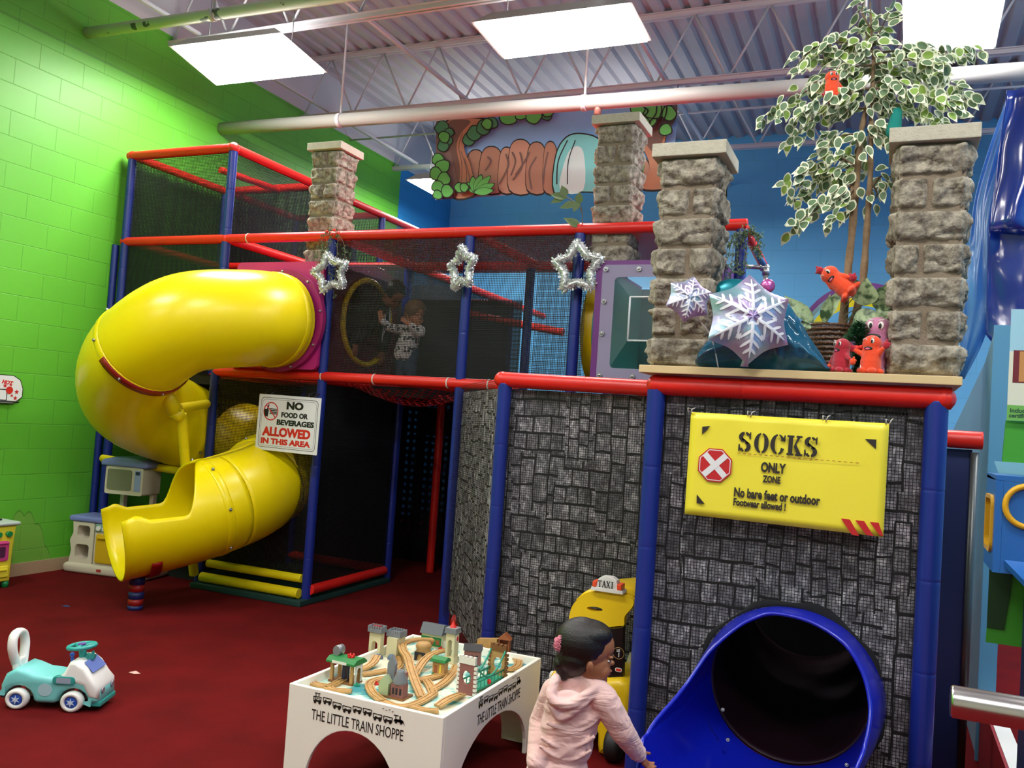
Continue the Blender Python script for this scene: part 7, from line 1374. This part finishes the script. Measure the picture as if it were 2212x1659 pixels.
# ------------------------------------------------------------------ painted jungle banner under the joists
YM = 7.80
MU = wthing('jungle_banner', 'painted banner of jungle trees, brown rocks and a teal waterfall under the roof', 'banner', P(1200, 330, Y=YM))
FM = frame((0, 0, 0), (1, 0, 0), z=(0, -1, 0)); lay = [0]
for n_, c_ in (('m_sky', '8CC0F4'), ('m_brown', 'B8907A'), ('m_tan', 'CCA48C'), ('m_trunk', 'C08C6C'), ('m_trunkd', '7A6258'), ('m_green', '66C060'), ('m_dgreen', '4E9468'), ('m_line', '2A2626'), ('m_teal', '84E0E0'), ('m_white', 'D8F8F8'), ('m_mud', '86706A')): mat(n_, c_, .75)
mb = MB()
def mpix(p): q = P(p[0], p[1], Y=YM); return (q.x, q.z)
def paint(pts, m_, outline=0., smooth=True, close=True):
    pp = [mpix(p) for p in pts]
    if smooth: pp = [(q.x, q.y) for q in catmull([(x, y, 0) for x, y in pp], 4, closed=True)]
    if outline:
        cx_ = sum(p[0] for p in pp) / len(pp); cy_ = sum(p[1] for p in pp) / len(pp); R_ = sum(math.hypot(p[0] - cx_, p[1] - cy_) for p in pp) / len(pp); k = 1 + outline / R_
        lay[0] += 1; mb.prism([(cx_ + (x - cx_) * k, cy_ + (y - cy_) * k) for x, y in pp], -YM + .0012 * lay[0] - .0008, -YM + .0012 * lay[0], M['m_line'], FM)
    lay[0] += 1; mb.prism(pp, -YM + .0012 * lay[0] - .0008, -YM + .0012 * lay[0], M[m_], FM)
def stroke(pts, w_=.011, m_='m_line'):
    lay[0] += 1; pp = [V((x, y, 0)) for x, y in [mpix(p) for p in pts]]; c_ = catmull(pp, 5); z = -YM + .0012 * lay[0]
    for i in range(len(c_) - 1):
        d = (c_[i + 1] - c_[i]); 
        if d.length < 1e-6: continue
        d = d.normalized(); nn = V((-d.y, d.x, 0)) * w_ * .5; mb.add([FM @ V((q.x, q.y, z)) for q in (c_[i] - nn, c_[i + 1] - nn + d * .003, c_[i + 1] + nn + d * .003, c_[i] + nn)], [(0, 1, 2, 3)], M[m_])
corner = [(946, 262), (1200, 240), (1463, 222), (1458, 320), (1452, 408), (1270, 414), (1160, 418), (1040, 426), (940, 432)]
pp = [mpix(p) for p in corner]; mb.prism(pp[::-1], -YM - .006, -YM, M['m_sky'], FM); mb.build('sheet', None, MU); mb = MB()
paint([(1010, 330), (1010, 424), (1205, 416), (1205, 320), (1150, 322), (1080, 325)], 'm_brown', smooth=False)
for x, t_, w_ in ((1028, 325, 20), (1062, 318, 24), (1095, 320, 16), (1125, 303, 24), (1160, 309, 20), (1190, 308, 14)): paint([(x - w_, 410), (x - w_, t_ + 30), (x - w_ * .5, t_ + 3), (x + w_ * .5, t_ + 3), (x + w_, t_ + 30), (x + w_, 412)], 'm_tan' if int(x) % 2 else 'm_brown', .012)
for l in (((1105, 380), (1115, 350), (1108, 330)), ((1150, 410), (1145, 370), (1160, 340)), ((1175, 400), (1178, 365), (1185, 330)), ((1050, 370), (1062, 350), (1055, 340)), ((1115, 380), (1135, 350), (1145, 330)), ((1125, 330), (1130, 360), (1110, 390)), ((1080, 400), (1100, 360), (1095, 335))): stroke(l, .018, 'm_mud')
paint([(1200, 416), (1203, 340), (1225, 300), (1260, 292), (1300, 310), (1310, 380), (1305, 412), (1250, 415)], 'm_teal', .014); paint([(1212, 412), (1222, 350), (1240, 320), (1262, 330), (1262, 412)], 'm_white'); stroke([(1205, 400), (1208, 350), (1228, 305)], .012); stroke([(1228, 400), (1230, 350), (1245, 305)], .010)
paint([(1335, 300), (1370, 320), (1400, 350), (1405, 380), (1390, 402), (1360, 395), (1340, 360)], 'm_brown', .012); paint([(1310, 412), (1340, 380), (1440, 400), (1445, 408)], 'm_tan', smooth=False)
paint([(1440, 409), (1388, 408), (1405, 370), (1395, 330), (1360, 290), (1372, 270), (1400, 290), (1440, 240), (1460, 240), (1440, 300), (1432, 350), (1440, 390)], 'm_trunk', .014); paint([(1395, 300), (1440, 245), (1463, 225), (1462, 260), (1435, 300), (1425, 340)], 'm_trunkd')
paint([(946, 264), (1000, 262), (1010, 300), (1000, 330), (1015, 370), (1030, 426), (945, 432)], 'm_mud', smooth=False)
paint([(975, 262), (1052, 262), (1020, 285), (1006, 320), (1020, 360), (1028, 400), (1026, 424), (985, 428), (990, 380), (978, 330), (972, 290)], 'm_trunk', .014); paint([(976, 264), (1020, 264), (1000, 290), (990, 320), (998, 370), (992, 420), (986, 425), (989, 375), (977, 330), (973, 290)], 'm_trunkd')
for l in (((1000, 400), (1002, 360), (995, 320), (1003, 290)), ((1010, 410), (1012, 370), (1000, 330)), ((1018, 415), (1018, 385), (1008, 345))): stroke(l, .009, 'm_mud')
def blob(x, y, r_, m_='m_green', ol=.012): paint([(x + r_ * math.cos(a) * (1 + .12 * math.sin(3 * a + x)), y + r_ * math.sin(a) * (1 + .1 * math.cos(2 * a + y))) for a in [2 * PI * k / 10 for k in range(10)]], m_, ol)
for x, y, r_ in ((960, 280, 14), (968, 305, 13), (962, 318, 11), (975, 290, 9)): blob(x, y, r_, 'm_dgreen')
blob(965, 300, 11)
for x, y, r_ in ((1018, 305, 12), (1030, 292, 14), (1050, 280, 14), (1068, 270, 12), (1160, 252, 12), (1185, 250, 14)): blob(x, y, r_, 'm_dgreen')
for x, y, r_ in ((1105, 258, 17), (1132, 252, 12), (1158, 256, 16), (1190, 246, 12), (1060, 274, 10)): blob(x, y, r_)
for x, y, r_ in ((955, 350, 12), (965, 365, 14), (950, 380, 12), (968, 392, 13), (955, 408, 12), (975, 418, 12), (955, 426, 9)): blob(x, y, r_)
for a, l_ in ((-2.2, 26), (-1.7, 34), (-1.2, 40), (-.8, 48), (-.4, 46), (-.1, 40)):
    c_ = (1035, 422); d = (math.cos(a), math.sin(a)); nn = (-d[1] * 8, d[0] * 8); paint([c_, (c_[0] + d[0] * l_ * .5 + nn[0], c_[1] + d[1] * l_ * .5 + nn[1]), (c_[0] + d[0] * l_, c_[1] + d[1] * l_), (c_[0] + d[0] * l_ * .5 - nn[0], c_[1] + d[1] * l_ * .5 - nn[1])], 'm_green', .008)
blob(1003, 412, 9); blob(1014, 412, 8)
for x, y, r_ in ((1400, 260, 26), (1390, 275, 18), (1420, 245, 22), (1452, 255, 14), (1445, 290, 12), (1385, 248, 14)): blob(x, y, r_)
for l in (((1425, 232), (1425, 255), (1410, 275)), ((1435, 230), (1436, 255), (1420, 285)), ((1448, 228), (1446, 258), (1430, 290)), ((1395, 240), (1408, 250), (1400, 262))): stroke(l, .012)
for k in range(6): x = 1382 + k * 3; stroke([(x, 386), (x - 3 + k, 376), (x - 4 + k * 1.5, 366)], .008, 'm_green')
mb.build('painting', None, MU)
mb = MB()
for x in (948, 1200, 1460): q = P(x, 262 - (x - 948) * .078, Y=YM); mb.cyl(q, (q.x, YM + .05, 4.74), .004, n=5)
mb.build('hanging_cord', M['chain'], MU)
# ------------------------------------------------------------------ right edge of the picture
mat('vinyl_navy', '1A3590', .18, spec=.7, coat=.3, bump=.25, bscale=5); mat('vinyl_navy_lit', '4A86CC', .3, coat=.2); mat('panel_blue', '5FA4CE', .5); mat('panel_grey', '6F97A8', .55); mat('train_blue', '2464B0', .35); mat('train_yellow', 'E0A81E', .4)  # the paler vinyl is the navy one with its light painted in
def drape(name, pts_top, pts_bot, Y, m_, label, amp=.05, fr=9, t=None):
    """hanging sheet between an upper and a lower edge given in the picture, on the plane Y"""
    a = catmull([P(x, y, Y=Y) for x, y in pts_top], 10); b_ = catmull([P(x, y, Y=Y) for x, y in pts_bot], 10); n_ = min(len(a), len(b_)); vs = []; NZ_ = 16
    for i in range(n_):
        for j in range(NZ_ + 1):
            f_ = j / NZ_; q = a[i].lerp(b_[i], f_); q.y += amp * math.sin(i / n_ * fr * 2 + f_ * 1.5) * (.5 + f_ * .5) + .02 * noise.noise(V((i * .2, f_ * 4, 2))); vs.append(q)
    mb = MB(); mb.add(vs, [(i * (NZ_ + 1) + j, (i + 1) * (NZ_ + 1) + j, (i + 1) * (NZ_ + 1) + j + 1, i * (NZ_ + 1) + j + 1) for i in range(n_ - 1) for j in range(NZ_)], None, True); return tag(mb.build(name, M[m_], None, solid=.002), label, 'curtain', 'blue vinyl sheets hung at the right')
drape('vinyl_sheet', ((2175, 195), (2260, 180), (2400, 160), (2600, 140)), ((2138, 492), (2230, 500), (2400, 520), (2600, 540)), 5.15, 'vinyl_navy', 'upper dark blue vinyl sheet hanging at the right edge', .045, 8)
drape('vinyl_sheet', ((2136, 485), (2230, 492), (2400, 510), (2600, 530)), ((2130, 720), (2230, 850), (2400, 1000), (2600, 1050)), 5.22, 'vinyl_navy', 'lower dark blue vinyl sheet behind the poster', .035, 7)
drape('vinyl_sheet', ((2176, 205), (2108, 420), (2084, 640), (2066, 815)), ((2200, 240), (2152, 470), (2138, 690), (2084, 818)), 5.35, 'vinyl_navy_lit', 'strip of dark blue vinyl, coloured paler as if lit, hanging just right of the stone pillar', .03, 3)
YP = 4.85; a = P(2148, 702, Y=YP); b_ = P(2186, 706, Y=YP); PT = wthing('partition_wall', 'light blue painted partition end beside the right stone pillar', 'partition', (a.x, YP, 0)); mb = MB(); mb.box((a.x, YP, 0), (b_.x, YP + .02, a.z)); mb.build('end_board', M['panel_blue'], PT)
mb = MB(); mb.prism([(YP + .02, 0), (8.2, 0), (8.2, a.z - .55), (YP + .5, a.z - .14), (YP + .02, a.z)], a.x + .01, b_.x - .01, None, frame((0, 0, 0), (0, 1, 0), z=(1, 0, 0))); mb.build('side_board', M['panel_grey'], PT)
# poster
yp = 3.35; a = P(2182, 668, Y=yp); c_ = P(2174, 908, Y=yp); PO = wthing('wall_poster', 'tall poster with a sandwich picture and green hills at the right edge', 'poster', (c_.x, yp, c_.z)); W_ = .45; Hh = a.z - c_.z; T = frame((c_.x, yp, c_.z), (1, 0, 0), y=(0, 0, 1))
mb = MB(); mb.prism([(0, 0), (W_, 0), (W_, Hh), (0, Hh)], 0, .004, mat('poster_sky', '9CCCE0', .3), T); mb.prism([(0, 0), (W_, 0), (W_, Hh * .12), (0, Hh * .14)], .004, .0048, mat('poster_green', '6EB054', .4), T); mb.prism([(.0, Hh * .14), (W_, Hh * .12), (W_, Hh * .6), (0, Hh * .62)], .004, .0048, mat('poster_cream', 'D8DCC8', .4), T); mb.prism([(.0, 0), (W_, 0), (W_, .0), (.0, Hh * .10)], .0048, .005, M['poster_green'], T)
mb.prism([(.012, Hh * .34), (.2, Hh * .34), (.2, Hh * .63), (.012, Hh * .63)], .0048, .0056, mat('poster_maroon', '6E2430', .4), T); mb.prism([(.03, Hh * .35), (.2, Hh * .35), (.2, Hh * .62), (.03, Hh * .62)], .0056, .0062, mat('poster_wood', 'C08A50', .4), T); mb.prism([(.045, Hh * .42), (.2, Hh * .42), (.2, Hh * .55), (.045, Hh * .55)], .0062, .0066, M['poster_cream'], T)
mb.prism(circ(.02, 14, .07, Hh * .82), .004, .005, M['sign_white'], T); mb.prism(circ(.026, 14, .10, Hh * .8), .004, .005, M['sign_white'], T)
text('Includes:', .0135, T @ Matrix.Translation((.008, Hh * .075, .0052)), mat('poster_ink', '24503A', .5), mb, bold=.0006); text('certificate', .0135, T @ Matrix.Translation((.006, Hh * .03, .0052)), M['poster_ink'], mb, bold=.0006); mb.build('print', None, PO)
mb = MB(); mb.prism([(-.03, -.75), (W_, -.75), (W_, -.0), (.0, -.0)], -.03, -.01, mat('board_green', '3E9A2A', .5), T); mb.prism([(-.03, -.14), (W_, -.14), (W_, -.34), (.06, -.40)], -.01, -.006, mat('board_aqua', '7CB4C4', .5), T); mb.prism([(-.03, -.2), (.05, -.42), (.02, -.7), (-.03, -.7)], -.01, -.006, mat('board_dark', '143C1C', .5), T); tag(mb.build('painted_board', None), 'green painted board with pale blue shapes below the poster', 'board')
# blue toy train ride cab
yr = 3.05; a = P(2152, 1040, Y=yr); b_ = P(2150, 1215, Y=yr); TC_ = wthing('train_ride', 'blue coin ride train cab with yellow rimmed windows at the right edge', 'kiddie ride', (a.x, yr, 0)); W_ = .55; F0 = frame((0, 0, 0), (1, 0, 0), z=(0, -1, 0)); sx0 = P(2172, 1045, Y=yr).x
mb = MB(); mb.box((a.x + .0205, yr, b_.z - .03), (sx0 + W_, yr + .02, a.z + .003)); mb.prism([(yr, b_.z - .03), (yr + .27, b_.z - .03), (yr + .27, a.z + .015), (yr, a.z + .005)], a.x + .0, a.x + .02, None, frame((0, 0, 0), (0, 1, 0), z=(1, 0, 0)), holes=[list(reversed(rrect(yr + .04, b_.z + .03, yr + .21, a.z - .05, .03)))]); mb.box((a.x, yr, a.z + .004), (sx0 + W_, yr + .28, a.z + .02)); mb.build('cab', M['train_blue'], TC_)
mb = MB(); rr_ = rrect(yr + .035, b_.z + .025, yr + .215, a.z - .045, .03); mb.prism(rr_, a.x - .008, a.x + .024, None, frame((0, 0, 0), (0, 1, 0), z=(1, 0, 0)), holes=[list(reversed(rrect(yr + .048, b_.z + .038, yr + .202, a.z - .058, .025)))]); mb.build('window_rim', M['train_yellow'], TC_)
q = P(2222, 1095, Y=yr - .005); mb = MB(); mb.tube([q + V((.062 * math.cos(t_), 0, .062 * math.sin(t_))) for t_ in [2 * PI * k / 28 for k in range(28)]], .009, n=8, closed=True); mb.build('porthole_rim', M['train_yellow'], TC_)
mb = MB(); mb.box((a.x + .12, yr + .02, 0), (sx0 + W_, yr + .26, b_.z - .03)); mb.build('base', mat('train_navy', '10284A', .5), TC_); q = P(2168, 1215, Y=yr); mb = MB(); mb.add([V((q.x, yr, q.z)), V((q.x + .4, yr, q.z)), V((q.x + .4, yr - .2, q.z - .12)), V((q.x + .12, yr - .2, q.z - .12))], [(0, 1, 2, 3)]); mb.build('running_board', M['train_blue'], TC_, solid=.02)
# white kerb with a red edge, and the steel guard rail near the camera
kx = P(2107, 1430, Z=.30); KB = wthing('kerb_rail', 'white topped low kerb with a red edge running towards the camera', 'kerb', (kx.x, 2.6, 0)); mb = MB(); mb.box((kx.x - .03, .9, .28), (kx.x + .035, kx.y, .30)); mb.build('white_top', M['table_paint'], KB); mb = MB(); mb.box((kx.x - .042, .9, 0), (kx.x - .03, kx.y, .297)); mb.build('red_edge', mat('edge_red', '9A1C20', .5), KB); mb = MB(); mb.box((kx.x - .03, .95, 0), (kx.x + .03, kx.y - .05, .28)); mb.build('core', mat('kerb_grey', '8A8A88', .6), KB)
g0 = P(2053, 1514, Y=1.35); GL = wthing('guard_rail', 'shiny steel guard rail bar poking in at the lower right', 'rail', (g0.x + .75, 1.35, 0)); mb = MB(); mb.tube([g0, g0 + V((.003, 0, 0)), g0 + V((.9, .0, 0))], [.0195, .0215, .0215], n=28); mb.build('bar', mat('polished_steel', 'D8D6D6', .22, 1.0), GL); mb = MB(); mb.cyl((g0.x + .75, 1.35, 0), (g0.x + .75, 1.35, g0.z - .02), .02, n=16); mb.build('upright', M['polished_steel'], GL)

# dim play panel deep inside the entrance
a = P(905, 880, Y=8.75); b_ = P(985, 945, Y=8.75); PP = wthing('picture_panel', 'dim yellow play panel with a red squiggle deep inside the dark entrance', 'play panel', (a.x, 8.75, b_.z)); mb = MB(); mb.box((a.x, 8.75, b_.z), (b_.x + .1, 8.77, a.z)); mb.build('board', mat('panel_ochre', 'B09A20', .6), PP); mb = MB(); mb.tube(catmull([P(x, y, Y=8.74) for x, y in ((915, 895), (935, 888), (925, 905), (945, 915), (930, 925), (955, 935))], 5), .02, n=6); mb.build('red_squiggle', M['toy_red'], PP)
